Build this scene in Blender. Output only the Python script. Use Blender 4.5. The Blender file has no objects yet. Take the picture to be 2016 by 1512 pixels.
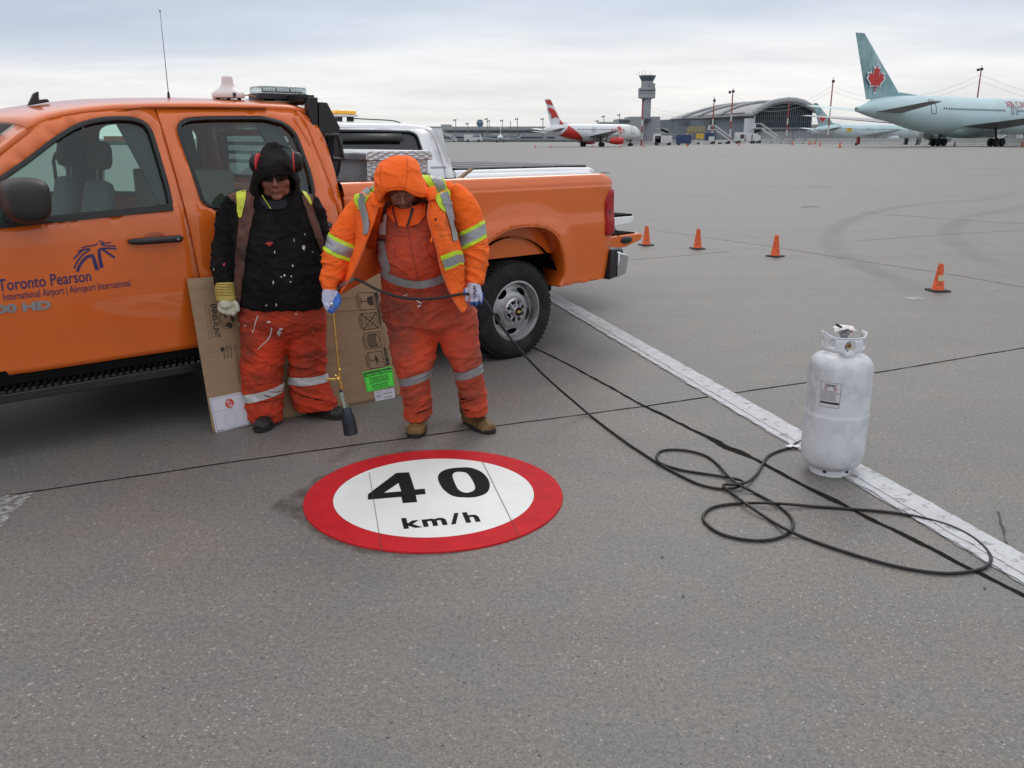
import bpy, bmesh, math, random
from math import sin, cos, pi, radians, atan2, sqrt, exp
from mathutils import Vector, Matrix, noise
from mathutils.geometry import delaunay_2d_cdt
import numpy as np
random.seed(7)
SC = bpy.context.scene
COL = SC.collection

# ---------------- camera ----------------
F, HOR, CH = 1720.0, 272.0, 1.70
PT = math.atan((756-HOR)/F); CP, SP = cos(PT), sin(PT)
cam = bpy.data.cameras.new('camera'); camo = bpy.data.objects.new('camera', cam); COL.objects.link(camo)
cam.sensor_width = 36.0; cam.lens = F/2016*36.0; cam.clip_start = 0.05; cam.clip_end = 6000
camo.location = (0, 0, CH); camo.rotation_euler = (pi/2-PT, 0, 0)
SC.camera = camo
SC.render.resolution_x, SC.render.resolution_y = 1024, 768

# ---------------- sky and sun (overcast) ----------------
SUN_EL, SUN_ROT = radians(42), radians(12)      # behind the trucks, through cloud
w = bpy.data.worlds.new('World'); SC.world = w; w.use_nodes = True
nt = w.node_tree; N = nt.nodes; N.clear(); L = nt.links
def nn(t, **k):
    n = N.new(t)
    for a, b in k.items():
        if a.startswith('i_'):
            key = a[2:]; n.inputs[int(key) if key.isdigit() else key].default_value = b
        else: setattr(n, a, b)
    return n
out = nn('ShaderNodeOutputWorld'); sky = nn('ShaderNodeTexSky', sky_type='NISHITA', sun_disc=False, sun_elevation=SUN_EL, sun_rotation=SUN_ROT)
bg1 = nn('ShaderNodeBackground', i_Strength=0.10); L.new(sky.outputs[0], bg1.inputs[0])
tc = nn('ShaderNodeTexCoord'); sep = nn('ShaderNodeSeparateXYZ'); L.new(tc.outputs['Generated'], sep.inputs[0])
def M(op, a, b=None, c=None, clamp=False):
    n = N.new('ShaderNodeMath'); n.operation = op; n.use_clamp = clamp
    for i, v in enumerate((a, b, c)):
        if v is None: continue
        if isinstance(v, (int, float)): n.inputs[i].default_value = v
        else: L.new(v, n.inputs[i])
    return n.outputs[0]
zc = M('MAXIMUM', sep.outputs[2], 0.0)
den = M('ADD', zc, 0.09)
cx = M('DIVIDE', sep.outputs[0], den); cy = M('DIVIDE', sep.outputs[1], den)
cmb = nn('ShaderNodeCombineXYZ'); L.new(cx, cmb.inputs[0]); L.new(cy, cmb.inputs[1])
mp = nn('ShaderNodeMapping'); mp.inputs['Rotation'].default_value = (0, 0, 0.35); mp.inputs['Scale'].default_value = (0.40, 0.62, 1); L.new(cmb.outputs[0], mp.inputs[0])
n1 = nn('ShaderNodeTexNoise', i_Scale=0.42, i_Detail=6.0, i_Roughness=0.5, i_Distortion=0.35); L.new(mp.outputs[0], n1.inputs[0])
# elevation ramp: cream near the horizon, blue grey above
er = nn('ShaderNodeValToRGB'); e = er.color_ramp.elements
e[0].position = 0.0; e[0].color = (0.70, 0.71, 0.72, 1); e[1].position = 1.0; e[1].color = (1.12, 1.15, 1.2, 1)
for p_, c_ in ((0.03, (0.78, 0.785, 0.79)), (0.06, (0.88, 0.875, 0.87)), (0.09, (0.84, 0.845, 0.86)), (0.12, (0.64, 0.69, 0.77)), (0.15, (0.53, 0.60, 0.71)), (0.21, (0.56, 0.62, 0.72)), (0.42, (0.95, 0.98, 1.02))):
    q = er.color_ramp.elements.new(p_); q.color = (*c_, 1)
wob = M('MULTIPLY_ADD', M('SUBTRACT', n1.outputs[0], 0.5), 0.20, zc)
# the left of the view is darker lower down
az = M('MULTIPLY', M('MAXIMUM', M('MULTIPLY', sep.outputs[0], -1.0), 0.0), 0.09)
L.new(M('ADD', wob, az), er.inputs[0])
cr = nn('ShaderNodeValToRGB'); ce = cr.color_ramp.elements
ce[0].position = 0.34; ce[0].color = (0.84, 0.86, 0.91, 1); ce[1].position = 0.66; ce[1].color = (1.14, 1.13, 1.11, 1)
n2 = nn('ShaderNodeTexNoise', i_Scale=1.3, i_Detail=7.0, i_Roughness=0.55, i_Distortion=0.2); L.new(mp.outputs[0], n2.inputs[0]); L.new(n2.outputs[0], cr.inputs[0])
mul = nn('ShaderNodeMix', data_type='RGBA', blend_type='MULTIPLY'); mul.inputs[0].default_value = 0.70
L.new(er.outputs[0], mul.inputs[6]); L.new(cr.outputs[0], mul.inputs[7])
# small puffs close to the horizon
v3 = nn('ShaderNodeMapping'); v3.inputs['Scale'].default_value = (9, 9, 26); L.new(tc.outputs['Generated'], v3.inputs[0])
n3 = nn('ShaderNodeTexNoise', i_Scale=1.0, i_Detail=5.0, i_Roughness=0.6); L.new(v3.outputs[0], n3.inputs[0])
pr = nn('ShaderNodeValToRGB'); pe = pr.color_ramp.elements; pe[0].position = 0.60; pe[0].color = (0, 0, 0, 1); pe[1].position = 0.74; pe[1].color = (1, 1, 1, 1); L.new(n3.outputs[0], pr.inputs[0])
low = M('SUBTRACT', 1.0, M('MULTIPLY', zc, 9.0), clamp=True)
pf = M('MULTIPLY', M('MULTIPLY', pr.outputs[0], low), 0.55)
mx2 = nn('ShaderNodeMix', data_type='RGBA', blend_type='MIX'); L.new(pf, mx2.inputs[0]); L.new(mul.outputs[2], mx2.inputs[6]); mx2.inputs[7].default_value = (0.92, 0.89, 0.86, 1)
bg2 = nn('ShaderNodeBackground', i_Strength=1.06); L.new(mx2.outputs[2], bg2.inputs[0])
ms = nn('ShaderNodeMixShader', i_Fac=0.93); L.new(bg1.outputs[0], ms.inputs[1]); L.new(bg2.outputs[0], ms.inputs[2]); L.new(ms.outputs[0], out.inputs[0])

sl = bpy.data.lights.new('sun', 'SUN'); sl.energy = 0.6; sl.angle = radians(22); sl.color = (1, 0.96, 0.9)
so = bpy.data.objects.new('sun', sl); COL.objects.link(so)
so.rotation_euler = (-Vector((sin(SUN_ROT)*cos(SUN_EL), cos(SUN_ROT)*cos(SUN_EL), sin(SUN_EL)))).to_track_quat('-Z', 'Y').to_euler()
SC.view_settings.view_transform = 'Standard'; SC.view_settings.look = 'None'; SC.view_settings.exposure = 0.0; SC.view_settings.gamma = 1
SC.render.engine = 'CYCLES'

# ---------------- helpers: view rays to world points ----------------
def ray(x, y):
    a = (x-1008)/F; b = (756-y)/F
    return Vector((a, CP+b*SP, -SP+b*CP))
def sst(a, b, x):
    t = min(1, max(0, (x-a)/(b-a))); return t*t*(3-2*t)
def terrain(X, Y):                      # the apron drains: a little lower far left, a little higher far right
    Yp = max(Y, 1); a = X/Yp
    return sst(30, 125, Y)*(-0.5+1.0*sst(0.08, 0.34, a))
def G(x, y, z=0.0):
    r = ray(x, y); zz = z
    for _ in range(40):
        if r.z >= -1e-5: return Vector((r.x*400, r.y*400, 0))
        t = (zz-CH)/r.z; zn = z+terrain(r.x*t, r.y*t); zz = zz*0.5+zn*0.5
    return Vector((r.x*t, r.y*t, zz))
def Z0(x, y, z): 
    r = ray(x, y); t = (z-CH)/r.z; return Vector((r.x*t, r.y*t, z))
def P(x, y, Y):
    r = ray(x, y); t = Y/r.y; return Vector((r.x*t, Y, CH+r.z*t))

# ---------------- helpers: materials ----------------
MATS = {}
def mat(name, col, rough=0.6, metal=0.0, var=0.12, vs=3.0, bump=0.0, bs=60.0, dirt=None, ds=2.0, dth=(0.5, 0.75), spec=0.5, coat=0.0, speck=None, stretch=None, emis=None, alpha=None, wear=None, folds=None):
    """Principled with noise variation, optional dirt patches, specks and bump."""
    if name in MATS: return MATS[name]
    m = bpy.data.materials.new(name); m.use_nodes = True; t = m.node_tree; nd = t.nodes; lk = t.links
    b = nd['Principled BSDF']; b.inputs['Roughness'].default_value = rough; b.inputs['Metallic'].default_value = metal
    b.inputs['Specular IOR Level'].default_value = spec; b.inputs['Coat Weight'].default_value = coat; b.inputs['Coat Roughness'].default_value = 0.06
    tc = nd.new('ShaderNodeTexCoord'); src = tc.outputs['Object']
    if stretch:
        mp = nd.new('ShaderNodeMapping'); mp.inputs['Scale'].default_value = stretch; lk.new(src, mp.inputs[0]); src = mp.outputs[0]
    def nz(scale, det=5.0, rg=0.6, s=src):
        n = nd.new('ShaderNodeTexNoise'); n.inputs['Scale'].default_value = scale; n.inputs['Detail'].default_value = det; n.inputs['Roughness'].default_value = rg; lk.new(s, n.inputs[0]); return n.outputs[0]
    def mix(f, a, c, mode='MIX'):
        x = nd.new('ShaderNodeMix'); x.data_type = 'RGBA'; x.blend_type = mode
        for i, v in ((0, f), (6, a), (7, c)):
            if isinstance(v, (int, float)): x.inputs[i].default_value = v
            elif isinstance(v, tuple): x.inputs[i].default_value = (*v[:3], 1)
            else: lk.new(v, x.inputs[i])
        return x.outputs[2]
    def ramp(s, a, c):
        r = nd.new('ShaderNodeValToRGB'); r.color_ramp.elements[0].position = a; r.color_ramp.elements[1].position = c; lk.new(s, r.inputs[0]); return r.outputs[0]
    k0 = tuple(c*(1-var) for c in col); k1 = tuple(min(1, c*(1+var)) for c in col)
    c = mix(ramp(nz(vs), 0.3, 0.7), k0, k1)
    if dirt: c = mix(ramp(nz(ds, 6.0, 0.65), *dth), c, dirt)
    if speck:                                   # (colour, scale, threshold)
        c = mix(ramp(nz(speck[1], 2.0, 0.5), speck[2], speck[2]+0.03), c, speck[0])
    if wear: c = mix(ramp(nz(wear[1], 8.0, 0.75), wear[2], wear[2]+0.06), c, wear[0])
    lk.new(c, b.inputs['Base Color'])
    if folds:                                   # (scale xyz, depth in metres): creases of cloth as relief
        mp = nd.new('ShaderNodeMapping'); mp.inputs['Scale'].default_value = folds[0]; mp.inputs['Rotation'].default_value = (0, .35, 0); lk.new(tc.outputs['Object'], mp.inputs[0])
        nf = nd.new('ShaderNodeTexNoise'); nf.inputs['Scale'].default_value = 1.0; nf.inputs['Detail'].default_value = 3.0; nf.inputs['Roughness'].default_value = .45; nf.inputs['Distortion'].default_value = .6; lk.new(mp.outputs[0], nf.inputs[0])
        m1 = nd.new('ShaderNodeMath'); m1.operation = 'SUBTRACT'; m1.inputs[1].default_value = .5; lk.new(nf.outputs[0], m1.inputs[0]); m2 = nd.new('ShaderNodeMath'); m2.operation = 'ABSOLUTE'; lk.new(m1.outputs[0], m2.inputs[0])
        m3 = nd.new('ShaderNodeMath'); m3.operation = 'MULTIPLY_ADD'; m3.inputs[1].default_value = -6.0; m3.inputs[2].default_value = 1.0; m3.use_clamp = True; lk.new(m2.outputs[0], m3.inputs[0]); m4 = nd.new('ShaderNodeMath'); m4.operation = 'POWER'; m4.inputs[1].default_value = 1.5; lk.new(m3.outputs[0], m4.inputs[0])
        bf = nd.new('ShaderNodeBump'); bf.inputs['Distance'].default_value = folds[1]; lk.new(m4.outputs[0], bf.inputs['Height']); lk.new(bf.outputs[0], b.inputs['Normal'])
        if bump: b2 = nd.new('ShaderNodeBump'); b2.inputs['Distance'].default_value = bump; lk.new(nz(bs, 4.0), b2.inputs['Height']); lk.new(bf.outputs[0], b2.inputs['Normal']); lk.new(b2.outputs[0], b.inputs['Normal'])
    elif bump:
        bp = nd.new('ShaderNodeBump'); bp.inputs['Strength'].default_value = 1.0; bp.inputs['Distance'].default_value = bump; lk.new(nz(bs, 4.0), bp.inputs['Height']); lk.new(bp.outputs[0], b.inputs['Normal'])
    if emis: b.inputs['Emission Color'].default_value = (*emis[0], 1); b.inputs['Emission Strength'].default_value = emis[1]
    if alpha is not None: b.inputs['Alpha'].default_value = alpha
    MATS[name] = m; return m
def glass(name, tint, refl=0.06, rough=0.0):
    if name in MATS: return MATS[name]
    m = bpy.data.materials.new(name); m.use_nodes = True; t = m.node_tree; nd = t.nodes; lk = t.links; nd.clear()
    o = nd.new('ShaderNodeOutputMaterial'); tr = nd.new('ShaderNodeBsdfTransparent'); tr.inputs[0].default_value = (*tint, 1)
    g = nd.new('ShaderNodeBsdfGlossy'); g.inputs['Roughness'].default_value = rough+0.02; g.inputs[0].default_value = (0.9, 0.95, 0.95, 1)
    f = nd.new('ShaderNodeLayerWeight'); f.inputs[0].default_value = 0.28
    mu = nd.new('ShaderNodeMath'); mu.operation = 'MULTIPLY_ADD'; mu.inputs[1].default_value = 0.7; mu.inputs[2].default_value = refl; lk.new(f.outputs['Fresnel'], mu.inputs[0])
    x = nd.new('ShaderNodeMixShader'); lk.new(mu.outputs[0], x.inputs[0]); lk.new(tr.outputs[0], x.inputs[1]); lk.new(g.outputs[0], x.inputs[2]); lk.new(x.outputs[0], o.inputs[0])
    MATS[name] = m; return m

# ---------------- helpers: things, parts, meshes ----------------
WM = {}
def thing(name, label, cat, loc=(0, 0, 0), rotz=0.0, group=None, kind=None):
    o = bpy.data.objects.new(name, None); COL.objects.link(o); o.location = loc; o.rotation_euler = (0, 0, rotz)
    o['label'] = label; o['category'] = cat
    if group: o['group'] = group
    if kind: o['kind'] = kind
    o.empty_display_size = 0.2
    WM[o.name] = Matrix.Translation(Vector(loc)) @ Matrix.Rotation(rotz, 4, 'Z'); return o
def tag(o, label, cat, group=None):
    o['label'] = label; o['category'] = cat
    if group: o['group'] = group
    return o
def link(name, me, parent=None, kind=None, label=None):
    o = bpy.data.objects.new(name, me); COL.objects.link(o)
    if parent is not None: o.parent = parent; WM[o.name] = WM[parent.name]
    else: WM[o.name] = Matrix.Identity(4)
    if kind: o['kind'] = kind
    if label: o['label'] = label
    return o
class MB:
    def __init__(s): s.v = []; s.f = []; s.m = []; s.cm = 0
    def mi(s, i): s.cm = i; return s
    def add(s, vs, fs, mi=None):
        b = len(s.v); s.v += [Vector(q) for q in vs]; s.f += [tuple(b+i for i in f) for f in fs]; s.m += [s.cm if mi is None else mi]*len(fs); return s
    def box(s, c, d, rot=None, mi=None, taper=None):
        R = rot if rot else Matrix.Identity(3); vs = []
        for z in (-.5, .5):
            k = taper if (taper and z > 0) else 1.0
            for x, y in ((-.5, -.5), (.5, -.5), (.5, .5), (-.5, .5)): vs.append(Vector(c)+R @ Vector((x*d[0]*k, y*d[1]*k, z*d[2])))
        return s.add(vs, [(3, 2, 1, 0), (4, 5, 6, 7), (0, 1, 5, 4), (1, 2, 6, 5), (2, 3, 7, 6), (3, 0, 4, 7)], mi)
    def bx(s, a, b, mi=None):
        return s.box([(a[i]+b[i])/2 for i in range(3)], [abs(b[i]-a[i]) for i in range(3)], mi=mi)
    def tube(s, pts, r, n=10, caps=True, mi=None, closed=False, flat=1.0, up=None):
        pts = [Vector(p) for p in pts]; k = len(pts); R = r if isinstance(r, (list, tuple)) else [r]*k
        T = []
        for i in range(k):
            a = pts[i-1] if (i > 0 or closed) else pts[i]; b = pts[(i+1) % k] if (i < k-1 or closed) else pts[i]
            T.append((b-a).normalized())
        u = Vector(up) if up else (Vector((0, 0, 1)) if abs(T[0].z) < .9 else Vector((1, 0, 0)))
        vs = []
        for i in range(k):
            u = (u-T[i]*u.dot(T[i])).normalized(); w_ = T[i].cross(u)
            for j in range(n):
                a = 2*pi*j/n; vs.append(pts[i]+u*(cos(a)*R[i]*flat)+w_*(sin(a)*R[i]))
        fs = [(i*n+j, i*n+(j+1) % n, (i+1)*n+(j+1) % n, (i+1)*n+j) for i in range(k-1) for j in range(n)]
        if closed: fs += [((k-1)*n+j, (k-1)*n+(j+1) % n, (j+1) % n, j) for j in range(n)]
        elif caps: fs += [tuple(range(n-1, -1, -1)), tuple((k-1)*n+j for j in range(n))]
        return s.add(vs, fs, mi)
    def lathe(s, prof, c=(0, 0, 0), n=32, axis='Z', mi=None, caps=True, sx=1.0, sy=1.0):
        vs = []
        for r, h in prof:
            for j in range(n):
                a = 2*pi*j/n; p = Vector((cos(a)*r*sx, sin(a)*r*sy, h))
                if axis == 'Y': p = Vector((p.x, p.z, p.y))
                elif axis == 'X': p = Vector((p.z, p.x, p.y))
                vs.append(Vector(c)+p)
        k = len(prof); fs = [(i*n+j, i*n+(j+1) % n, (i+1)*n+(j+1) % n, (i+1)*n+j) for i in range(k-1) for j in range(n)]
        if caps: fs += [tuple(range(n-1, -1, -1)), tuple((k-1)*n+j for j in range(n))]
        return s.add(vs, fs, mi)
    def prism(s, poly, d0, d1, axis='Z', mi=None):
        k = len(poly); vs = []
        for d in (d0, d1):
            for a, b in poly: vs.append({'Z': (a, b, d), 'Y': (a, d, b), 'X': (d, a, b)}[axis])
        fs = [tuple(range(k-1, -1, -1)), tuple(range(k, 2*k))]+[(i, (i+1) % k, k+(i+1) % k, k+i) for i in range(k)]
        return s.add(vs, fs, mi)
    def grid(s, rows, mi=None, closed=False):
        n = len(rows[0]); k = len(rows); vs = [p for r in rows for p in r]
        fs = [(i*n+j, i*n+(j+1) % n, (i+1)*n+(j+1) % n, (i+1)*n+j) for i in range(k-1) for j in range(n if closed else n-1)]
        return s.add(vs, fs, mi)
    def sphere(s, c, r, n=16, m=10, mi=None, R=None):
        r = r if isinstance(r, (tuple, list)) else (r, r, r); vs = []
        for i in range(m+1):
            for j in range(n):
                a = pi*i/m; b = 2*pi*j/n; q = Vector((sin(a)*cos(b)*r[0], sin(a)*sin(b)*r[1], cos(a)*r[2]))
                vs.append(Vector(c)+(R @ q if R else q))
        return s.add(vs, [(i*n+j, (i+1)*n+j, (i+1)*n+(j+1) % n, i*n+(j+1) % n) for i in range(m) for j in range(n)], mi)
    def xf(s, Mx):
        s.v = [Mx @ q for q in s.v]; return s
    def build(s, name, mats, parent=None, world=False, smooth=35, kind=None, bevel=0, solid=0, soff=-1.0, subd=0, weld=True, label=None):
        if not isinstance(mats, (list, tuple)): mats = [mats]
        vs = s.v
        if world and parent is not None:
            inv = WM[parent.name].inverted(); vs = [inv @ q for q in vs]
        me = bpy.data.meshes.new(name); me.from_pydata([tuple(q) for q in vs], [], s.f); 
        for m_ in mats: me.materials.append(m_)
        me.polygons.foreach_set('material_index', s.m); me.update()
        if weld:
            b = bmesh.new(); b.from_mesh(me); bmesh.ops.remove_doubles(b, verts=b.verts, dist=1e-5)
            bmesh.ops.recalc_face_normals(b, faces=b.faces); b.to_mesh(me); b.free()
        if smooth:
            me.shade_smooth(); me.set_sharp_from_angle(angle=radians(smooth))
        o = link(name, me, parent, kind, label)
        if solid: q = o.modifiers.new('s', 'SOLIDIFY'); q.thickness = solid; q.offset = soff
        if bevel: q = o.modifiers.new('b', 'BEVEL'); q.width = bevel; q.segments = 2; q.limit_method = 'ANGLE'; q.angle_limit = radians(40); q.harden_normals = False
        if subd: q = o.modifiers.new('d', 'SUBSURF'); q.levels = subd; q.render_levels = subd
        return o
def inpoly(x, y, poly):
    c = False; n = len(poly); j = n-1
    for i in range(n):
        xi, yi = poly[i]; xj, yj = poly[j]
        if (yi > y) != (yj > y) and x < (xj-xi)*(y-yi)/(yj-yi+1e-12)+xi: c = not c
        j = i
    return c
def dense(poly, step):
    r = []
    for i in range(len(poly)):
        a = Vector(poly[i]); b = Vector(poly[(i+1) % len(poly)]); k = max(1, int((b-a).length/step))
        r += [tuple(a+(b-a)*(t/k)) for t in range(k)]
    return r
def rounded(poly, r, n=5):
    """round the corners of a 2d polygon (r: one radius or one per corner)"""
    o = []; k = len(poly)
    for i in range(k):
        p = Vector(poly[i]); a = Vector(poly[i-1])-p; b = Vector(poly[(i+1) % k])-p; ri = r[i] if isinstance(r, (list, tuple)) else r
        if ri <= 0: o.append(tuple(p)); continue
        d = min(ri, a.length*.49, b.length*.49); A = p+a.normalized()*d; B = p+b.normalized()*d
        for t in range(n+1):
            t /= n; o.append(tuple(A*(1-t)**2+p*2*t*(1-t)+B*t*t))
    return o
def smoothpoly(pts, n=8, closed=False):
    """catmull-rom through points (any dimension)"""
    pts = [Vector(p) for p in pts]; k = len(pts); o = []
    rng = range(k) if closed else range(k-1)
    for i in rng:
        if closed: a, b, c, d = pts[i-1], pts[i], pts[(i+1) % k], pts[(i+2) % k]
        else: a, b, c, d = pts[max(0, i-1)], pts[i], pts[i+1], pts[min(k-1, i+2)]
        for t in range(n):
            t /= n; o.append(0.5*((2*b)+(c-a)*t+(2*a-5*b+4*c-d)*t*t+(3*b-a-3*c+d)*t**3))
    if not closed: o.append(pts[-1])
    return o
def panel(mb, outer, holes, fn, step=0.05, mi=None):
    """triangulated sheet with holes in (u,v), mapped to 3d by fn"""
    loops = [dense(outer, step)]+[dense(h, step) for h in holes]
    V = []; E = []
    for lp in loops:
        b = len(V); V += lp; E += [(b+i, b+(i+1) % len(lp)) for i in range(len(lp))]
    xs = [p[0] for p in outer]; ys = [p[1] for p in outer]
    x = min(xs)+step/2; segs = V[:]
    arr = np.array(segs)
    while x < max(xs):
        y = min(ys)+step/2
        while y < max(ys):
            if inpoly(x, y, outer) and not any(inpoly(x, y, h) for h in holes):
                if np.min((arr[:, 0]-x)**2+(arr[:, 1]-y)**2) > (step*.45)**2: V.append((x, y))
            y += step
        x += step
    vo, _, fo = delaunay_2d_cdt([Vector(p) for p in V], E, [], 0, 1e-6)[:3]
    fs = []
    for f in fo:
        cx = sum(vo[i][0] for i in f)/len(f); cy = sum(vo[i][1] for i in f)/len(f)
        if inpoly(cx, cy, outer) and not any(inpoly(cx, cy, h) for h in holes): fs.append(tuple(f))
    mb.add([fn(p[0], p[1]) for p in vo], fs, mi); return mb
def text_mb(txt, fn, size, mi=0, bold=0.0, align='LEFT', space=1.0, mb=None, sx=1.0):
    """real lettering as flat mesh; fn maps (x,y) to 3d"""
    cu = bpy.data.curves.new('t', 'FONT'); cu.body = txt; cu.size = size; cu.offset = bold; cu.align_x = align; cu.space_character = space; cu.resolution_u = 3
    o = bpy.data.objects.new('t', cu); COL.objects.link(o); dg = bpy.context.evaluated_depsgraph_get(); me = bpy.data.meshes.new_from_object(o.evaluated_get(dg))
    mb = mb or MB(); mb.add([fn(v.co.x*sx, v.co.y) for v in me.vertices], [tuple(p.vertices) for p in me.polygons], mi)
    bpy.data.objects.remove(o); bpy.data.curves.remove(cu); bpy.data.meshes.remove(me); return mb
def copy_tree(o, loc=None, rotz=None, parent=None, label=None):
    c = o.copy(); COL.objects.link(c); c.parent = parent; WM[c.name] = Matrix.Identity(4)
    for ch in o.children: copy_tree(ch, parent=c)
    if loc is not None: c.location = loc
    if rotz is not None: c.rotation_euler[2] = rotz
    if label: c['label'] = label
    return c
# ================= ground, joints, painted marks =================
def ground_mat(name, base=(0.180, 0.165, 0.147), wet=False):
    m = bpy.data.materials.new(name); m.use_nodes = True; t = m.node_tree; nd = t.nodes; lk = t.links; b = nd['Principled BSDF']
    b.inputs['Roughness'].default_value = 0.58; b.inputs['Specular IOR Level'].default_value = 0.5
    tc = nd.new('ShaderNodeTexCoord'); src = tc.outputs['Object']
    def nz(scale, det=5.0, rg=0.6, sc=None):
        s = src
        if sc: mp = nd.new('ShaderNodeMapping'); mp.inputs['Scale'].default_value = sc; mp.inputs['Rotation'].default_value = (0, 0, 0.43); lk.new(src, mp.inputs[0]); s = mp.outputs[0]
        n = nd.new('ShaderNodeTexNoise'); n.inputs['Scale'].default_value = scale; n.inputs['Detail'].default_value = det; n.inputs['Roughness'].default_value = rg; lk.new(s, n.inputs[0]); return n.outputs[0]
    def ramp(s, a, c, ca=(0, 0, 0), cc=(1, 1, 1)):
        r = nd.new('ShaderNodeValToRGB'); e = r.color_ramp.elements; e[0].position = a; e[1].position = c; e[0].color = (*ca, 1); e[1].color = (*cc, 1); lk.new(s, r.inputs[0]); return r.outputs[0]
    def mix(f, a, c, mode='MIX'):
        x = nd.new('ShaderNodeMix'); x.data_type = 'RGBA'; x.blend_type = mode
        for i, v in ((0, f), (6, a), (7, c)):
            if isinstance(v, (int, float)): x.inputs[i].default_value = v
            elif isinstance(v, tuple): x.inputs[i].default_value = (*v[:3], 1)
            else: lk.new(v, x.inputs[i])
        return x.outputs[2]
    def vor(scale, feat='F1', rnd=1.0):
        v = nd.new('ShaderNodeTexVoronoi'); v.inputs['Scale'].default_value = scale; v.inputs['Randomness'].default_value = rnd; lk.new(src, v.inputs[0]); return v
    def mt(op, a, c):
        n = nd.new('ShaderNodeMath'); n.operation = op
        for i, v in ((0, a), (1, c)):
            if isinstance(v, (int, float)): n.inputs[i].default_value = v
            else: lk.new(v, n.inputs[i])
        return n.outputs[0]
    c = mix(ramp(nz(0.35, 4), 0.35, 0.65), tuple(k*0.95 for k in base), tuple(k*1.05 for k in base))
    c = mix(ramp(nz(1.1, 6, 0.65), 0.40, 0.66), c, (0.205, 0.150, 0.112)); c = mix(0.15, c, base)
    c = mix(mt('MULTIPLY', ramp(nz(2.6, 6, 0.6), 0.46, 0.68), 0.75), c, (0.115, 0.124, 0.13))
    c = mix(mt('MULTIPLY', ramp(nz(0.9, 5, 0.6, (0.25, 1.6, 1)), 0.46, 0.68), 0.6), c, (0.105, 0.092, 0.082))
    c = mix(0.52, c, mix(ramp(nz(105, 4, 0.8), 0.32, 0.68), (0.036, 0.033, 0.030), (0.36, 0.335, 0.305)), 'MIX')
    c = mix(mt('MULTIPLY', ramp(nz(42, 5, 0.75), 0.46, 0.62), 0.45), c, (0.062, 0.059, 0.060))
    # exposed aggregate: pale and dark stones, small voids
    v = vor(78); cs = nd.new('ShaderNodeSeparateColor'); lk.new(v.outputs['Color'], cs.inputs[0])
    near = mt('LESS_THAN', v.outputs['Distance'], 0.34)
    patch = ramp(nz(1.1, 4), 0.36, 0.62)
    near = mt('LESS_THAN', mt('ADD', v.outputs['Distance'], mt('MULTIPLY', nz(160, 2), 0.55)), 0.56)
    pale = mt('MULTIPLY', mt('MULTIPLY', near, mt('GREATER_THAN', cs.outputs[0], 0.70)), mt('MULTIPLY', patch, mt('MULTIPLY', cs.outputs[1], 0.75)))
    c = mix(pale, c, (0.54, 0.50, 0.44))
    v2 = vor(50); c2 = nd.new('ShaderNodeSeparateColor'); lk.new(v2.outputs['Color'], c2.inputs[0])
    dk = mt('MULTIPLY', mt('LESS_THAN', v2.outputs['Distance'], 0.25), mt('GREATER_THAN', c2.outputs[1], 0.82))
    c = mix(mt('MULTIPLY', dk, 0.7), c, (0.075, 0.078, 0.09))
    v3 = vor(22); c3 = nd.new('ShaderNodeSeparateColor'); lk.new(v3.outputs['Color'], c3.inputs[0])
    hole = mt('MULTIPLY', mt('LESS_THAN', mt('ADD', v3.outputs['Distance'], mt('MULTIPLY', nz(90, 3), .14)), 0.155), mt('GREATER_THAN', c3.outputs[2], 0.90))
    c = mix(hole, c, (0.015, 0.014, 0.013))
    v4 = vor(34); c4 = nd.new('ShaderNodeSeparateColor'); lk.new(v4.outputs['Color'], c4.inputs[0])
    st = mt('MULTIPLY', mt('LESS_THAN', v4.outputs['Distance'], 0.24), mt('GREATER_THAN', c4.outputs[0], 0.93))
    c = mix(mt('MULTIPLY', st, 0.5), c, (0.40, 0.36, 0.33))
    if wet: c = mix(1.0, c, (0.62, 0.52, 0.42), 'MULTIPLY')
    lk.new(c, b.inputs['Base Color'])
    bp = nd.new('ShaderNodeBump'); bp.inputs['Distance'].default_value = 0.0016; bp.inputs['Strength'].default_value = 0.8; lk.new(nz(150, 4, 0.7), bp.inputs['Height']); lk.new(bp.outputs[0], b.inputs['Normal'])
    MATS[name] = m; return m
GM = ground_mat('concrete')
mb = MB(); xs = [-2500, -900, -400, -200]+[-120+i*8 for i in range(46)]+[300, 400, 600, 900, 1500, 2500]; ys = [-40, -4, 0, 4, 8, 14, 20]+[24+i*6 for i in range(30)]+[230, 280, 340, 500, 900, 1500, 3500]
mb.grid([[(x, y, terrain(x, y)) for x in xs] for y in ys]); mb.build('ground', GM, kind='structure')

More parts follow.
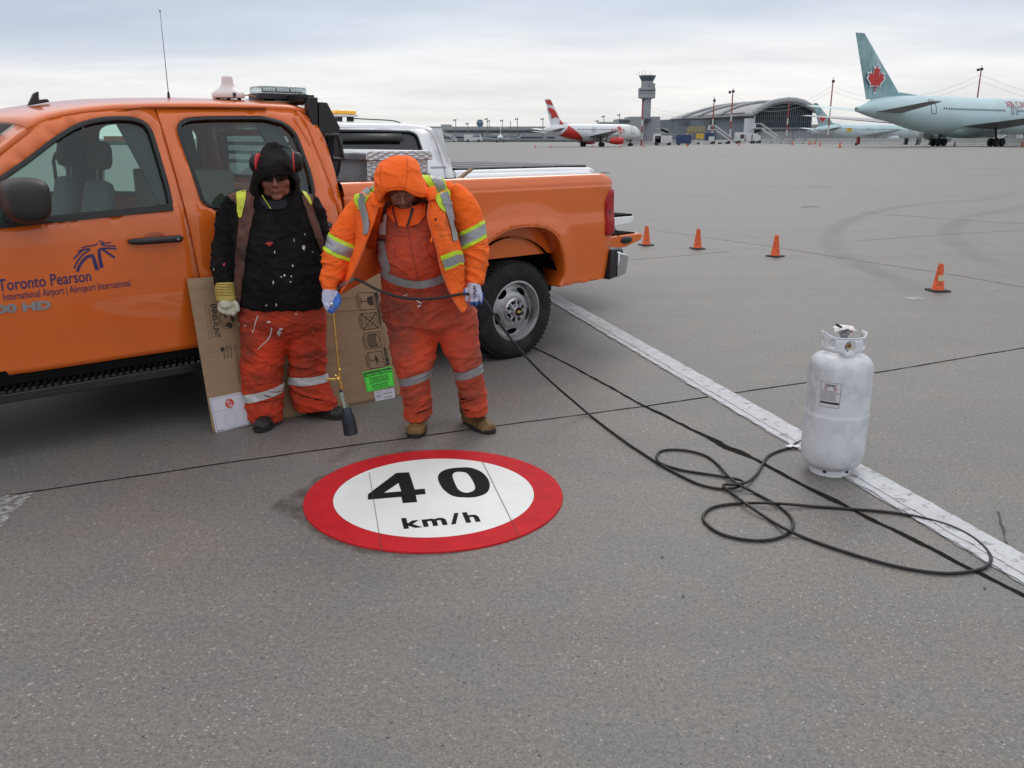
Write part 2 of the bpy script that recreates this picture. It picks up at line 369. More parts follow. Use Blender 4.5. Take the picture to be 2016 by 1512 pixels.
# joints between the slabs (open, ragged, dark)
JM = mat('joint_filler', (0.012, 0.011, 0.010), 0.95, spec=0.1, var=0.4, vs=30, bump=0.002, bs=120)
def ribbon(mb, pts, width, z, jag=0.35, step=0.04, seed=0, mi=None, wfn=None):
    P2 = [Vector(p[:2]) for p in pts]; row = []; s = 0
    for i in range(len(P2)-1):
        a, b = P2[i], P2[i+1]; L_ = (b-a).length; n = max(1, int(L_/step)); d = (b-a).normalized(); q = Vector((-d.y, d.x))
        for k in range(n+(i == len(P2)-2)):
            p = a+(b-a)*(k/n); s = (i*100+k)*step
            wv = (wfn(p) if wfn else width)
            j1 = noise.noise(Vector((p.x*9, p.y*9, seed))); j2 = noise.noise(Vector((p.x*9, p.y*9, seed+5))); j3 = noise.noise(Vector((p.x*40, p.y*40, seed+9)))
            o = noise.noise(Vector((p.x*3, p.y*3, seed+3)))*wv*0.5
            A = p+q*(wv*(.5+j1*jag+j3*jag*.5)+o); B = p-q*(wv*(.5+j2*jag-j3*jag*.4)-o)
            tz = z+terrain(p.x, p.y)
            row.append([(A.x, A.y, tz), (B.x, B.y, tz)])
    mb.grid(row, mi)
mb = MB()
J0 = Vector((0.876, 5.498)); dA = (Vector((1.974, 3.02))-Vector((0.196, 7.144))).normalized(); dB = (Vector((4.31, 7.162))-Vector((-2.521, 3.991))).normalized()
ribbon(mb, [(0.10, 7.36), (0.437, 6.613), J0], 0.020, 0.003, step=.03)
ribbon(mb, [J0, (1.12, 4.95), (1.356, 4.444), (1.609, 3.85), (1.803, 3.408), (1.974, 3.02), (2.30, 2.26), (3.0, 0.6)], 0.026, 0.003, step=.025, wfn=lambda p: 0.026+0.03*exp(-((p.y-4.72)/0.16)**2)+0.012*exp(-((p.y-4.0)/0.1)**2))
ribbon(mb, [(0.10, 7.36), Vector((0.10, 7.36))-dA*26], 0.013, 0.003, step=.1)
ribbon(mb, [(-6.0, 2.38), (-2.521, 3.991), (-1.494, 4.483), (-0.448, 4.934), J0], 0.011, 0.003, step=.03, seed=2)
ribbon(mb, [J0, (2.0, 6.02), (2.861, 6.411), (4.31, 7.162), (9.0, 9.4)], 0.014, 0.003, step=.03, seed=4)
for k in range(9, 9):          # further joints of the apron, about 6 m apart
    if k in (2,): pass
    q = J0+dB*6.05*k; ribbon(mb, [q+dA*14*0-dA*0, q-dA*70], 0.010, 0.003, step=.5, seed=k)
for k in range(14, 14):
    q = J0-dA*6.6*k; ribbon(mb, [q-dB*30, q+dB*60], 0.010, 0.003, step=.5, seed=20+k)
ribbon(mb, [G(1298, 455), G(1500, 483), G(1700, 515), G(1900, 545), G(2016, 566), G(2200, 600)], 0.012, 0.0035, step=.06, seed=40)
for L_, w_, sd in (([(1316, 353), (1472, 364), (1640, 373), (1800, 381), (1962, 388)], .035, 50), ([(1698, 419), (1860, 431), (2016, 441)], .035, 51), ([(1694, 474), (1860, 462), (2016, 453)], .018, 52), ([(1225, 513), (1330, 505), (1437, 495)], .018, 53), ([(1000, 322), (1400, 331), (1760, 340), (2016, 347)], .05, 54), ([(1100, 308), (1600, 313), (2016, 318)], .06, 55), ([(1660, 304), (2016, 301)], .07, 56), ([(1340, 300), (1500, 298)], .07, 57), ([(1316, 384), (1440, 390)], .03, 58), ([(1560, 330), (1900, 322)], .05, 59)):
    ribbon(mb, [G(*p) for p in L_], w_*.6, 0.0035, jag=.8, step=.15, seed=sd)
ribbon(mb, [G(1860, 331), G(2100, 336)], 0.12, 0.0035, step=.3, seed=41)
ribbon(mb, [G(1590, 366.5), G(1635, 369)], 0.09, 0.0035, step=.2, seed=43); ribbon(mb, [G(1578, 408), G(1612, 407)], 0.09, 0.0035, step=.1, seed=44)
mb.build('pavement_joint', JM, kind='structure', smooth=0)

def soft_alpha(m, sc, a, c, mx=0.6):
    t = m.node_tree; nd = t.nodes; lk = t.links; b = nd['Principled BSDF']; tc = nd.new('ShaderNodeTexCoord'); n = nd.new('ShaderNodeTexNoise'); n.inputs['Scale'].default_value = sc; n.inputs['Detail'].default_value = 6; lk.new(tc.outputs['Object'], n.inputs[0])
    r = nd.new('ShaderNodeMapRange'); r.inputs[1].default_value = a; r.inputs[2].default_value = c; r.inputs[4].default_value = mx; lk.new(n.outputs[0], r.inputs[0]); lk.new(r.outputs[0], b.inputs['Alpha'])
# painted stripe, worn
def paint_mat(name, col, wear=0.5, dark=(0.24, 0.22, 0.205)):
    m = bpy.data.materials.new(name); m.use_nodes = True; t = m.node_tree; nd = t.nodes; lk = t.links; b = nd['Principled BSDF']; b.inputs['Roughness'].default_value = 0.75
    tc = nd.new('ShaderNodeTexCoord')
    def nz(s, d, r=.65): n = nd.new('ShaderNodeTexNoise'); n.inputs['Scale'].default_value = s; n.inputs['Detail'].default_value = d; n.inputs['Roughness'].default_value = r; lk.new(tc.outputs['Object'], n.inputs[0]); return n.outputs[0]
    def ramp(s, a, c): r = nd.new('ShaderNodeValToRGB'); r.color_ramp.elements[0].position = a; r.color_ramp.elements[1].position = c; lk.new(s, r.inputs[0]); return r.outputs[0]
    def mx(f, a, c):
        x = nd.new('ShaderNodeMix'); x.data_type = 'RGBA'; lk.new(f, x.inputs[0])
        for i, v in ((6, a), (7, c)):
            if isinstance(v, tuple): x.inputs[i].default_value = (*v, 1)
            else: lk.new(v, x.inputs[i])
        return x.outputs[2]
    c = mx(ramp(nz(5, 6), .3, .75), tuple(k*.8 for k in col), col)
    c = mx(ramp(nz(60, 5), .62-wear*.2, .72), c, tuple(k*.62 for k in col))
    c = mx(ramp(nz(14, 8, .75), .60-wear*.14, .66-wear*.06), c, dark)
    lk.new(c, b.inputs['Base Color']); MATS[name] = m; return m
PW = paint_mat('worn_white_paint', (0.60, 0.60, 0.61), 0.45); PG = paint_mat('grey_paint_ghost', (0.44, 0.44, 0.445), 0.2)
def strip(mb, lo, up, z, jag=0.01, seed=0, mi=None):
    rows = []
    for i in range(len(lo)-1):
        n = max(1, int((Vector(lo[i+1][:2])-Vector(lo[i][:2])).length/0.05))
        for k in range(n+(i == len(lo)-2)):
            a = Vector(lo[i][:2]).lerp(Vector(lo[i+1][:2]), k/n); b = Vector(up[i][:2]).lerp(Vector(up[i+1][:2]), k/n); d = (b-a).normalized()
            a = a+d*jag*noise.noise(Vector((a.x*12, a.y*12, seed))); b = b+d*jag*noise.noise(Vector((b.x*12, b.y*12, seed+7)))
            rows.append([(a.x, a.y, z), (b.x, b.y, z)])
    mb.grid(rows, mi)
lo = [(-1.9, 18.8), (-0.3, 12.3), (0.435, 9.231), (1.077, 6.597), (1.492, 5.077), (1.732, 4.21), (1.90, 3.60), (2.07, 2.95), (2.45, 1.6)]
up = [(-1.85, 19.6), (-0.25, 13.0), (0.466, 9.936), (1.144, 7.035), (1.70, 5.077), (1.865, 4.361), (2.045, 3.66), (2.20, 3.08), (2.60, 1.7)]
lo = [Vector(a) for a in lo]; up = [Vector(a) for a in up]
dS = (lo[5]-lo[2]).normalized(); q_ = Vector((-dS.y, dS.x)); q_ = q_ if q_.x > 0 else -q_
lo = [lo[2]+dS*(-9.5+i*2.4)+(lo[4]-(lo[2]+dS*(lo[4]-lo[2]).dot(dS)))*0 for i in range(8)]
W_ = 0.205
mb = MB(); strip(mb, lo, [a+q_*W_ for a in lo], 0.004, 0.012); mb.build('painted_stripe', PG, kind='structure', smooth=0)
mb = MB(); strip(mb, [a+q_*0.006 for a in lo], [a+q_*W_*.30 for a in lo], 0.008, 0.02, 3)
k_ = int(len(lo)); a_ = [lo[4]+dS*(.2+i*1.2) for i in range(7)]; strip(mb, [a+q_*W_*.28 for a in a_], [a+q_*W_*.97 for a in a_], 0.011, 0.012, 5)
mb.build('painted_stripe_overlay', PW, kind='structure', smooth=0)
mb = MB(); strip(mb, [G(-80, 1060), G(0, 1046), G(20, 1018)], [G(-80, 985), G(0, 977), G(66, 972)], 0.004, 0.02, 9); FP_ = mat('flaked_paint', (0.50, 0.50, 0.51), .8, var=.15, vs=20); soft_alpha(FP_, 30, .42, .62, .65); mb.build('painted_patch', FP_, kind='structure', smooth=0)
mb = MB()
for (x, y, w_, h_) in ((1800, 588, 24, 3.2), (1951, 569, 15, 1.6), (1284, 448, 7, 1.2)):
    lp = [G(x+w_*cos(a)*(1+.3*noise.noise(Vector((cos(a)*2, sin(a)*2, x)))), y+h_*sin(a)*(1+.4*noise.noise(Vector((cos(a)*2, sin(a)*2, y))))) for a in [2*pi*i/18 for i in range(18)]]
    mb.add([(p.x, p.y, 0.004) for p in lp], [tuple(range(17, -1, -1))])
for (x, y, w_, h_) in ((1330, 310, 30, .5), (1390, 308.5, 22, .5), (1450, 307, 40, .6), (1560, 305.5, 50, .5), (1640, 304, 20, .5), (1920, 296, 9, .8), (1990, 296, 8, .7), (1484, 325, 6, .6), (1284, 312, 14, .4)):
    lp = [G(x+w_*cos(a), y+h_*sin(a)*(1+.3*noise.noise(Vector((cos(a)*2, sin(a)*2, y))))) for a in [2*pi*i/18 for i in range(18)]]
    mb.add([(p.x, p.y, p.z+0.006) for p in lp], [tuple(range(17, -1, -1))])
SCF = mat('white_scuff_paint', (0.48, 0.48, 0.48), .8); soft_alpha(SCF, 9, .44, .62, .8); mb.build('white_scuff', SCF, kind='structure', smooth=0)
# faint tyre arcs
SK = mat('tyre_rubber_film', (0.165, 0.157, 0.152), 0.8, var=0.2, vs=2)
soft_alpha(SK, 1.2, 0.15, 0.7, 0.15)
mb = MB(); fades = []
for k, (L_, w_) in enumerate(([[(2016, 372), (1960, 391), (1850, 398), (1740, 413), (1660, 440), (1635, 468), (1650, 498), (1710, 528), (1800, 566), (1830, 600)], 0.65], [[(2100, 385), (1990, 412), (1915, 425), (1875, 447), (1880, 476), (1940, 512), (2050, 548)], 0.75])):
    pts = smoothpoly([G(*p) for p in L_], 6); rows = []
    for i, p in enumerate(pts):
        a = pts[max(0, i-1)]; b = pts[min(len(pts)-1, i+1)]; d = (b-a).normalized(); q = Vector((-d.y, d.x, 0))*w_*.25
        rows.append([(p.x+q.x*s, p.y+q.y*s, 0.0045+terrain(p.x, p.y)) for s in (-1.6, -.5, .5, 1.6)]); e_ = min(1, i/8, (len(pts)-1-i)/8); fades += [0, e_, e_, 0]
    mb.grid(rows)
o = mb.build('tyre_mark', SK, kind='structure', smooth=0, weld=False)
at = o.data.attributes.new('fade', 'FLOAT', 'POINT'); at.data.foreach_set('value', fades)
nd = SK.node_tree.nodes; lk = SK.node_tree.links; a_n = nd.new('ShaderNodeAttribute'); a_n.attribute_name = 'fade'; mm = nd.new('ShaderNodeMath'); mm.operation = 'MULTIPLY'; sa = nd['Principled BSDF'].inputs['Alpha']; lk.new(sa.links[0].from_socket, mm.inputs[0]); lk.new(a_n.outputs['Fac'], mm.inputs[1]); lk.new(mm.outputs[0], sa)
mb = MB(); ribbon(mb, [G(1963, 1008), G(1980, 1065), G(1996, 1108)], 0.012, 0.0046, jag=.9, step=.02, seed=77)
for (x, y) in ((1304, 1098), (1345, 1175), (1660, 604), (1676, 601), (1690, 608), (1700, 604), (1938, 1160), (1303, 605)):
    p = G(x, y); mb.add([(p.x+.006*cos(a)*(1+.3*sin(3*a)), p.y+.008*sin(a), .0046) for a in [2*pi*i/9 for i in range(9)]], [tuple(range(8, -1, -1))])
mb.build('oil_spot', mat('oil_spot', (0.03, 0.03, 0.028), 0.6), kind='structure', smooth=0)

# ---------------- the 40 km/h marking ----------------
def ov(p, z): return Vector((p.x, p.y, z))
C40 = Vector((-0.383, 4.008, 0)); RO = 0.632; RI = 0.492
mb = MB(); fades = []; rows = []
for i in range(121):
    a = 2*pi*i/120; lw = sst(.1, .8, cos(a-3.75)); ext = .02+lw*(.035+.05*abs(noise.noise(Vector((cos(a)*4, sin(a)*4, 3.3)))))+.11*exp(-((a-3.32)/.20)**2)+.05*exp(-((a-1.9)/.5)**2)
    rows.append([(C40.x+(RO-.02+ext*q)*cos(a), C40.y+(RO-.02+ext*q)*sin(a), .004) for q in (0, .45, .8, 1)]); fades += [1, 1, .75, 0]
mb.grid(rows); DMP = mat('damp_stain', (.075, .052, .032), .6, var=.3, vs=20); soft_alpha(DMP, 11, .30, .64, .46)
o = mb.build('damp_stain', DMP, kind='structure', smooth=0, weld=False); at = o.data.attributes.new('fade', 'FLOAT', 'POINT'); at.data.foreach_set('value', fades)
def fade_alpha(m):
    nd = m.node_tree.nodes; lk = m.node_tree.links; a_n = nd.new('ShaderNodeAttribute'); a_n.attribute_name = 'fade'; mm = nd.new('ShaderNodeMath'); mm.operation = 'MULTIPLY'; sa = nd['Principled BSDF'].inputs['Alpha']; lk.new(sa.links[0].from_socket, mm.inputs[0]); lk.new(a_n.outputs['Fac'], mm.inputs[1]); lk.new(mm.outputs[0], sa)
fade_alpha(DMP)
T40 = thing('speed_marking', 'round red and white 40 km/h speed limit marking stuck flat on the concrete', 'road marking', (C40.x, C40.y, 0))
RED = mat('red_thermoplastic', (0.50, 0.012, 0.018), 0.7, spec=0.2, var=0.12, vs=9, bump=0.0006, bs=260, speck=((0.75, 0.25, 0.25), 300, 0.735))
WHT = mat('white_thermoplastic', (0.74, 0.75, 0.72), 0.5, var=0.05, vs=5, bump=0.0004, bs=260, speck=((0.5, 0.5, 0.5), 170, 0.78))
BLK = mat('black_thermoplastic', (0.010, 0.010, 0.011), 0.85, spec=0.15, var=0.3, vs=9, bump=0.0006, bs=260, speck=((0.3, 0.3, 0.3), 300, 0.74))
mb = MB(); n = 128
pr = [(RO+.002, 0.001), (RO, 0.009), (RI, 0.009), (RI, 0.001)]
mb.grid([[(C40.x+r*cos(2*pi*j/n), C40.y+r*sin(2*pi*j/n), z) for j in range(n)] for r, z in pr], closed=True); mb.build('red_ring', RED, T40, world=True)
mb = MB(); mb.lathe([(RI-.001, .001), (RI-.001, 0.0088)], C40, n=n); mb.build('white_disc', WHT, T40, world=True)
def c7(x, y, z=0.0): return Z0(560+x/3.36, 860+y/3.36, z)
def inv(fn, pts): return [(fn(*p).x, fn(*p).y) for p in pts]
four = inv(c7, [(740, 251), (825, 247), (862, 361), (929, 356), (934, 390), (869, 396), (878, 443), (784, 450), (774, 408), (553, 427), (553, 393)]); fh = inv(c7, [(755, 316), (774, 374), (656, 383)])
zo = inv(c7, [(1150, 216), (1230, 216), (1300, 243), (1345, 288), (1358, 340), (1335, 383), (1270, 408), (1190, 412), (1110, 400), (1047, 352), (1016, 290), (1030, 250), (1080, 225)]); zi = inv(c7, [(1165, 242), (1208, 252), (1245, 300), (1262, 350), (1240, 375), (1195, 382), (1150, 360), (1120, 300), (1112, 262), (1130, 245)])
zo = [tuple(p) for p in smoothpoly(zo, 5, True)]; zi = [tuple(p) for p in smoothpoly(zi, 5, True)]
for nm, o_, h_ in (('digit_four', four, fh), ('digit_zero', zo, zi)):
    mb = MB(); panel(mb, o_, [h_], lambda x, y: (x, y, 0.0108), 0.03); mb.build(nm, BLK, T40, world=True, solid=0.003, smooth=0)
A_ = c7(782, 606, .01); B_ = c7(1297, 556, .01); dx = (B_-A_); Lx = dx.length; dx.normalize(); dy = Vector((-dx.y, dx.x, 0)); hh = (c7(1180, 500, .01)-A_).dot(dy)
mb = text_mb('km/h', lambda x, y: A_+dx*x+dy*y, 1.0, bold=0.03, space=1.22); wd = max((v-A_).dot(dx) for v in mb.v); hg = max((v-A_).dot(dy) for v in mb.v)
mb.v = [A_+dx*((v-A_).dot(dx)*Lx/wd)+dy*((v-A_).dot(dy)*hh/hg)+Vector((0, 0, .0006)) for v in mb.v]; mb.build('km_h_lettering', BLK, T40, world=True, smooth=0, solid=0.002)
mb = MB()
for a, b, w_ in (((560, 235), (645, 755), .0022), ((1310, 165), (1555, 660), .003), ((1660, 328), (1808, 316), .002), ((150, 460), (325, 440), .0015)):
    p, q = c7(*a, .0112), c7(*b, .0112); d = (q-p).normalized(); s_ = Vector((-d.y, d.x, 0))*w_/2
    mb.add([p-s_, q-s_, q+s_, p+s_], [(0, 1, 2, 3)])
mb.build('sheet_seam', mat('seam', (0.12, 0.05, 0.05), 0.8), T40, world=True, smooth=0)
# ================= propane cylinder =================
TK = thing('propane_cylinder', 'scuffed white propane cylinder with a round valve collar standing on the painted stripe', 'gas cylinder', tuple(G(1634, 926)))
WP = mat('white_cylinder_paint', (0.66, 0.67, 0.70), 0.42, var=0.07, vs=5, dirt=(0.34, 0.35, 0.36), ds=4.5, dth=(0.44, 0.74), bump=0.0015, bs=9, wear=((0.08, 0.08, 0.08), 14, 0.68), stretch=(1, 1, .8))
CW = mat('white_collar_paint', (0.66, 0.67, 0.70), 0.4, var=0.06, dirt=(0.38, 0.38, 0.38), ds=12, dth=(0.55, 0.8))
R_ = 0.160
prof = [(0.088, 0.030), (0.114, 0.037), (0.140, 0.056), (0.154, 0.088), (R_, 0.145), (R_, 0.318), (R_+.0025, 0.324), (R_+.0025, 0.332), (R_, 0.338), (R_, 0.535), (0.158, 0.572), (0.150, 0.602), (0.134, 0.623), (0.108, 0.636), (0.06, 0.645), (0.01, 0.647)]
def rp(pr, n=4): return [tuple(p) for p in smoothpoly(pr, n)]
b1 = rp(prof[:5], 3); b2 = prof[5:9]; b3 = rp(prof[9:], 4)
mb = MB(); mb.lathe(b1+[(R_, z) for z in (.16, .20, .25, .30)]+b2[1:4]+[(R_, z) for z in (.338, .35, .40, .46, .52)]+b3, n=64); mb.build('tank_body', WP, TK, smooth=50)
mb = MB(); mb.lathe([(0.100, 0.0), (0.105, 0.0), (0.098, 0.050), (0.092, 0.050)], n=48, caps=False); mb.build('foot_ring', CW, TK)
for a in (-2.2, -1.0): mb = MB(); mb.sphere((.1005*cos(a), .1005*sin(a), .024), (.011, .011, .007)); mb.build('drain_hole', mat('rubber_black', (0.012, 0.012, 0.013), 0.6), TK)
# collar: cylinder wall with a round port in front, two hand holes, scalloped wings at the sides
RC = 0.103; z0, z1 = 0.640, 0.742
fa = -pi/2-0.02      # the port faces the camera
def colmap(u, z):    # u = arc angle about the front, flared wings at the sides
    r = RC+0.005*sst(0.95, 1.5, abs(u))*sst(.70, .74, z)
    a = fa+u; return Vector((r*cos(a), r*sin(a), z))
outer = [(-1.95, z0+.022), (-.35, z0+.022), (-.22, z0+.003), (.22, z0+.003), (.35, z0+.022), (1.95, z0+.022), (1.95, .695), (1.55, .695), (1.5, .715), (1.9, .728), (1.9, z1+.012), (1.35, z1+.012), (.9, z1), (0, z1-.006), (-.9, z1), (-1.35, z1+.012), (-1.9, z1+.012), (-1.9, .728), (-1.5, .715), (-1.55, .695), (-1.95, .695)]
port = [(.27*cos(2*pi*i/28), .697+.0275*sin(2*pi*i/28)) for i in range(28)]
hh_ = lambda s: rounded([(s*.72, .720), (s*.72, .690), (s*1.12, .690), (s*1.12, .705), (s*.98, .712), (s*.98, .720)], .006)
mb = MB(); panel(mb, outer, [port, hh_(1), hh_(-1)], colmap, 0.02); mb.build('collar', CW, TK, solid=0.003, smooth=60)
mb = MB(); mb.tube([colmap(u, z1-.004+.014*sst(.9, 1.3, abs(u))) for u in [-1.88+i*.094 for i in range(41)]], 0.0032, 6); 
mb.grid([[(RC*.985*cos(fa+pi+u), RC*.985*sin(fa+pi+u), z) for u in [-1.0+i*.1 for i in range(21)]] for z in (z0+.02, .700)]); mb.build('collar_rim', CW, TK)
MT = mat('brass', (0.42, 0.30, 0.13), 0.35, 0.9, var=.2); SM = mat('dull_steel', (0.32, 0.32, 0.33), 0.4, 0.85, var=.2)
mb = MB(); mb.lathe([(.028, .64), (.028, .665), (.017, .67), (.017, .735), (.024, .737), (.024, .752)], n=20)
mb.lathe([(.021, 0), (.021, .05), (.013, .052), (.013, .07)], n=16, axis='Y'); mb.v[-64:] = [Vector((v.x, -v.y, v.z+.697)) for v in mb.v[-64:]]; mb.build('valve', SM, TK)
mb = MB(); mb.lathe([(.005, -.078), (.013, -.078), (.013, -.07), (.005, -.07)], (0, 0, .697), axis='Y', n=18, caps=False); mb.build('valve_port', MT, TK)
mb = MB(); 
for k in range(5):
    a = 2*pi*k/5; mb.sphere((.028*cos(a)*1.0+.0, .020*sin(a), .757), (.016, .013, .009), 12, 8)
mb.sphere((0, 0, .757), (.03, .022, .010), 16, 8); mb.build('valve_handwheel', SM, TK)
mb = MB(); rows = []
random.seed(3)
for i in range(9):
    rows.append([(-.056+.014*i, -.035+.0125*j+.004*sin(i*1.7), .776+.016*noise.noise(Vector((i*.45, j*.45, 2)))-.0035*abs(i-4)+.003*j*.6) for j in range(6)])
mb.grid(rows); mb.build('torn_tag', mat('torn_paper', (0.78, 0.77, 0.76), 0.8, dirt=(0.75, 0.32, 0.18), ds=22, dth=(.6, .66)), TK, solid=0.0012, smooth=20)
mb = MB(); mb.box((-.036, -.012, .785), (.032, .022, .012), Matrix.Rotation(.5, 3, 'Y')); mb.build('tag_clip', mat('rubber_black', (0.012, 0.012, 0.013), 0.6), TK, bevel=.002)
# decal
def lab(x, y, r=R_+.0012): a = -pi/2-.60+x/R_; return Vector((r*cos(a), r*sin(a), .392+y))
mb = MB(); LW, LH = .098, .128; k = 10
mb.grid([[lab(-LW/2+LW*i/k, y) for i in range(k+1)] for y in (0, LH)], 0)
def bar(x0, x1, y0, y1, mi): mb.grid([[lab(x0+(x1-x0)*i/6, y, R_+.0020) for i in range(7)] for y in (y0, y1)], mi)
for a in ((-.049, -.0475, 0, LH), (.0475, .049, 0, LH), (-.049, .049, 0, .0015), (-.049, .049, LH-.0015, LH)): bar(*a, 1)
bar(-.046, .046, .017, .028, 1)
random.seed(5)
for i in range(9): bar(-.045, .045-.02*random.random(), .034+i*.0062, .037+i*.0062, 3)
for i in range(2): bar(-.034, .034-.01*i, .118-i*.006, .1205-i*.006, 3)
for cx_, in ((-.025,), (.022,)):
    for s_, mi in ((.0115, 2), (.0088, 0), (.0045, 1)):
        rr = R_+.002+.0004*(1 if mi == 0 else 2 if mi == 1 else 0)
        q = [lab(cx_+dx_*s_, .0985+dy_*s_, rr) for dx_, dy_ in ((1, 0), (0, 1), (-1, 0), (0, -1))]; mb.add(q, [(0, 1, 2, 3)], mi)
mb = text_mb('UN1075', lambda x, y: lab(x, y+.1075, R_+.0022), .0135, 1, .0005, 'CENTER', mb=mb)
mb.build('warning_decal', [mat('decal_paper', (0.62, 0.62, 0.64), 0.6, var=.04), mat('decal_black', (0.03, 0.03, 0.035), 0.6), mat('decal_red', (0.6, 0.06, 0.05), 0.6), mat('decal_grey', (0.30, 0.30, 0.32), 0.6)], TK, smooth=0, weld=False)

# ================= traffic cones =================
CO = mat('cone_orange', (0.76, 0.105, 0.018), 0.55, var=.12, vs=14, dirt=(0.20, 0.05, 0.02), ds=22, dth=(.50, .68)); CB = mat('cone_rubber_base', (0.02, 0.02, 0.021), 0.7, var=.3)
CR = mat('cone_reflective_sleeve', (0.50, 0.50, 0.36), 0.5, var=.15, vs=18, dirt=(0.20, 0.16, 0.10), ds=30, dth=(.55, .62))
def cone(loc, rot, label, sleeve=False, h=0.315, group='orange cones behind the trucks'):
    c = thing('traffic_cone', label, 'cone', tuple(loc), rot, group)
    mb = MB(); mb.lathe([(.070, .018), (.074, .022), (.066, .034), (.046, .170), (.030, h-.008), (.027, h), (.020, h)], n=28, caps=False); mb.build('cone_body', CO, c, solid=.003)
    mb = MB(); mb.prism(rounded([(-.105, -.105), (.105, -.105), (.105, .105), (-.105, .105)], .02), 0, .020); mb.build('base', CB, c, bevel=.004)
    if sleeve:
        f = lambda u, z: Vector(((.066-(z-.034)*.149+.0016)*cos(u), (.066-(z-.034)*.149+.0016)*sin(u), z))
        mb = MB(); panel(mb, [(-2.4, .125), (.6, .125), (.6, .232), (-1.25, .232), (-1.25, .185), (-2.4, .19)], [], f, .03); mb.build('reflective_sleeve', CR, c, smooth=60)
    return c
cone(G(1272, 483), .3, 'orange cone half hidden behind the lowered orange tailgate')
cone(G(1373, 490), .1, 'plain orange cone standing between two other cones behind the truck')
cone(G(1526, 505), .75, 'orange cone with a cracked middle, third from the truck')
cone(G(1846, 573), .12, 'nearest orange cone with a torn pale reflective sleeve', True)

# ================= cardboard sheet leaning on the truck =================
CA, CBp = Vector(G(419, 852)), Vector(G(792, 779))
TH = radians(40); TD = Vector((cos(TH), sin(TH), 0)); TN = Vector((sin(TH), -cos(TH), 0)); TP0 = Vector((0.032, 6.776, 0))     # truck direction, outward normal, side plane point
def hit(px, py, P0, n):
    r = ray(px, py); o = Vector((0, 0, CH)); return o+r*((P0-o).dot(n)/r.dot(n))
cdir = (CBp-CA).normalized(); 
# the sheet's plane passes its bottom edge and touches the door: top-left corner found on the door plane
ctl = hit(367, 549, TP0+TN*.035, TN); up_ = (ctl-CA); up_ -= cdir*up_.dot(cdir); up_.normalize(); cn = cdir.cross(up_).normalized(); cn = cn if cn.y < 0 else -cn
CL = (CBp-CA).length; CHt = (ctl-CA).dot(up_)
def cs(px, py): h = hit(px, py, CA, cn)-CA; return (h.dot(cdir), h.dot(up_))
def cw(x, y, z=0.0): return CA+cdir*x+up_*y+cn*z
CD = mat('corrugated_cardboard', (0.315, 0.205, 0.118), 0.85, var=.10, vs=6, dirt=(0.23, 0.15, 0.09), ds=3, dth=(.55, .75), bump=.0008, bs=40, stretch=(1, 1, 6))
INK = mat('carton_ink', (0.035, 0.028, 0.022), 0.85, var=.3, vs=40); INK2 = mat('carton_faint_ink', (0.12, 0.08, 0.05), 0.85)
CT = thing('cardboard_sheet', 'flattened brown shipping carton with printed handling symbols leaning on the orange truck', 'cardboard', tuple(CA))
tlx, trx = cs(367, 549), cs(800, 556)
out_ = [(0, 0), (CL, 0), (CL+.0, CHt*.97), (CL*.62, CHt*.985), (tlx[0], CHt)]
def bow(x, y): return .012*sin(x*4+1)*sin(y*3)-.02*sst(.3, 1, y)*sst(.5, 1, x)
mb = MB(); panel(mb, out_, [], lambda x, y: cw(x, y, bow(x, y)), .05); mb.build('carton_panel', CD, CT, world=True, solid=.005, soff=0, smooth=60)
def cp(x, y, z=.0045): return cw(x, y, bow(x, y)+z)
mb = MB()
def ln(mb, pts, w_, mi=0, f=cp, closed=False):
    k = len(pts)
    for i in range(k if closed else k-1):
        a = Vector(pts[i]); b = Vector(pts[(i+1) % k]); d = (b-a)
        if d.length < 1e-6: continue
        d.normalize(); q = Vector((-d.y, d.x))*w_/2; a = a-d*w_*.4; b = b+d*w_*.4
        mb.add([f(*(a-q)), f(*(b-q)), f(*(b+q)), f(*(a+q))], [(0, 1, 2, 3)], mi)
def poly(mb, pts, mi=0, f=cp, dz=None): mb.add([f(*p) if dz is None else f(p[0], p[1], dz) for p in pts], [tuple(range(len(pts)))], mi)
def c6(x, y): return cs(640+x*160/930, 540+y*260/1512)     # from a close view of the photo
boxes = [[(388, 210), (563, 205), (586, 398), (418, 412)], [(418, 450), (592, 435), (615, 612), (448, 636)], [(455, 676), (625, 653), (648, 835), (484, 858)], [(490, 898), (654, 876), (682, 1058), (518, 1080)]]
quads = [[c6(*p) for p in b] for b in boxes]
def inq(q, u, v): a, b, c, d = [Vector(p) for p in q]; return tuple((a*(1-u)+b*u)*(1-v)+(d*(1-u)+c*u)*v)
for q in quads: ln(mb, q, .0035, closed=True)
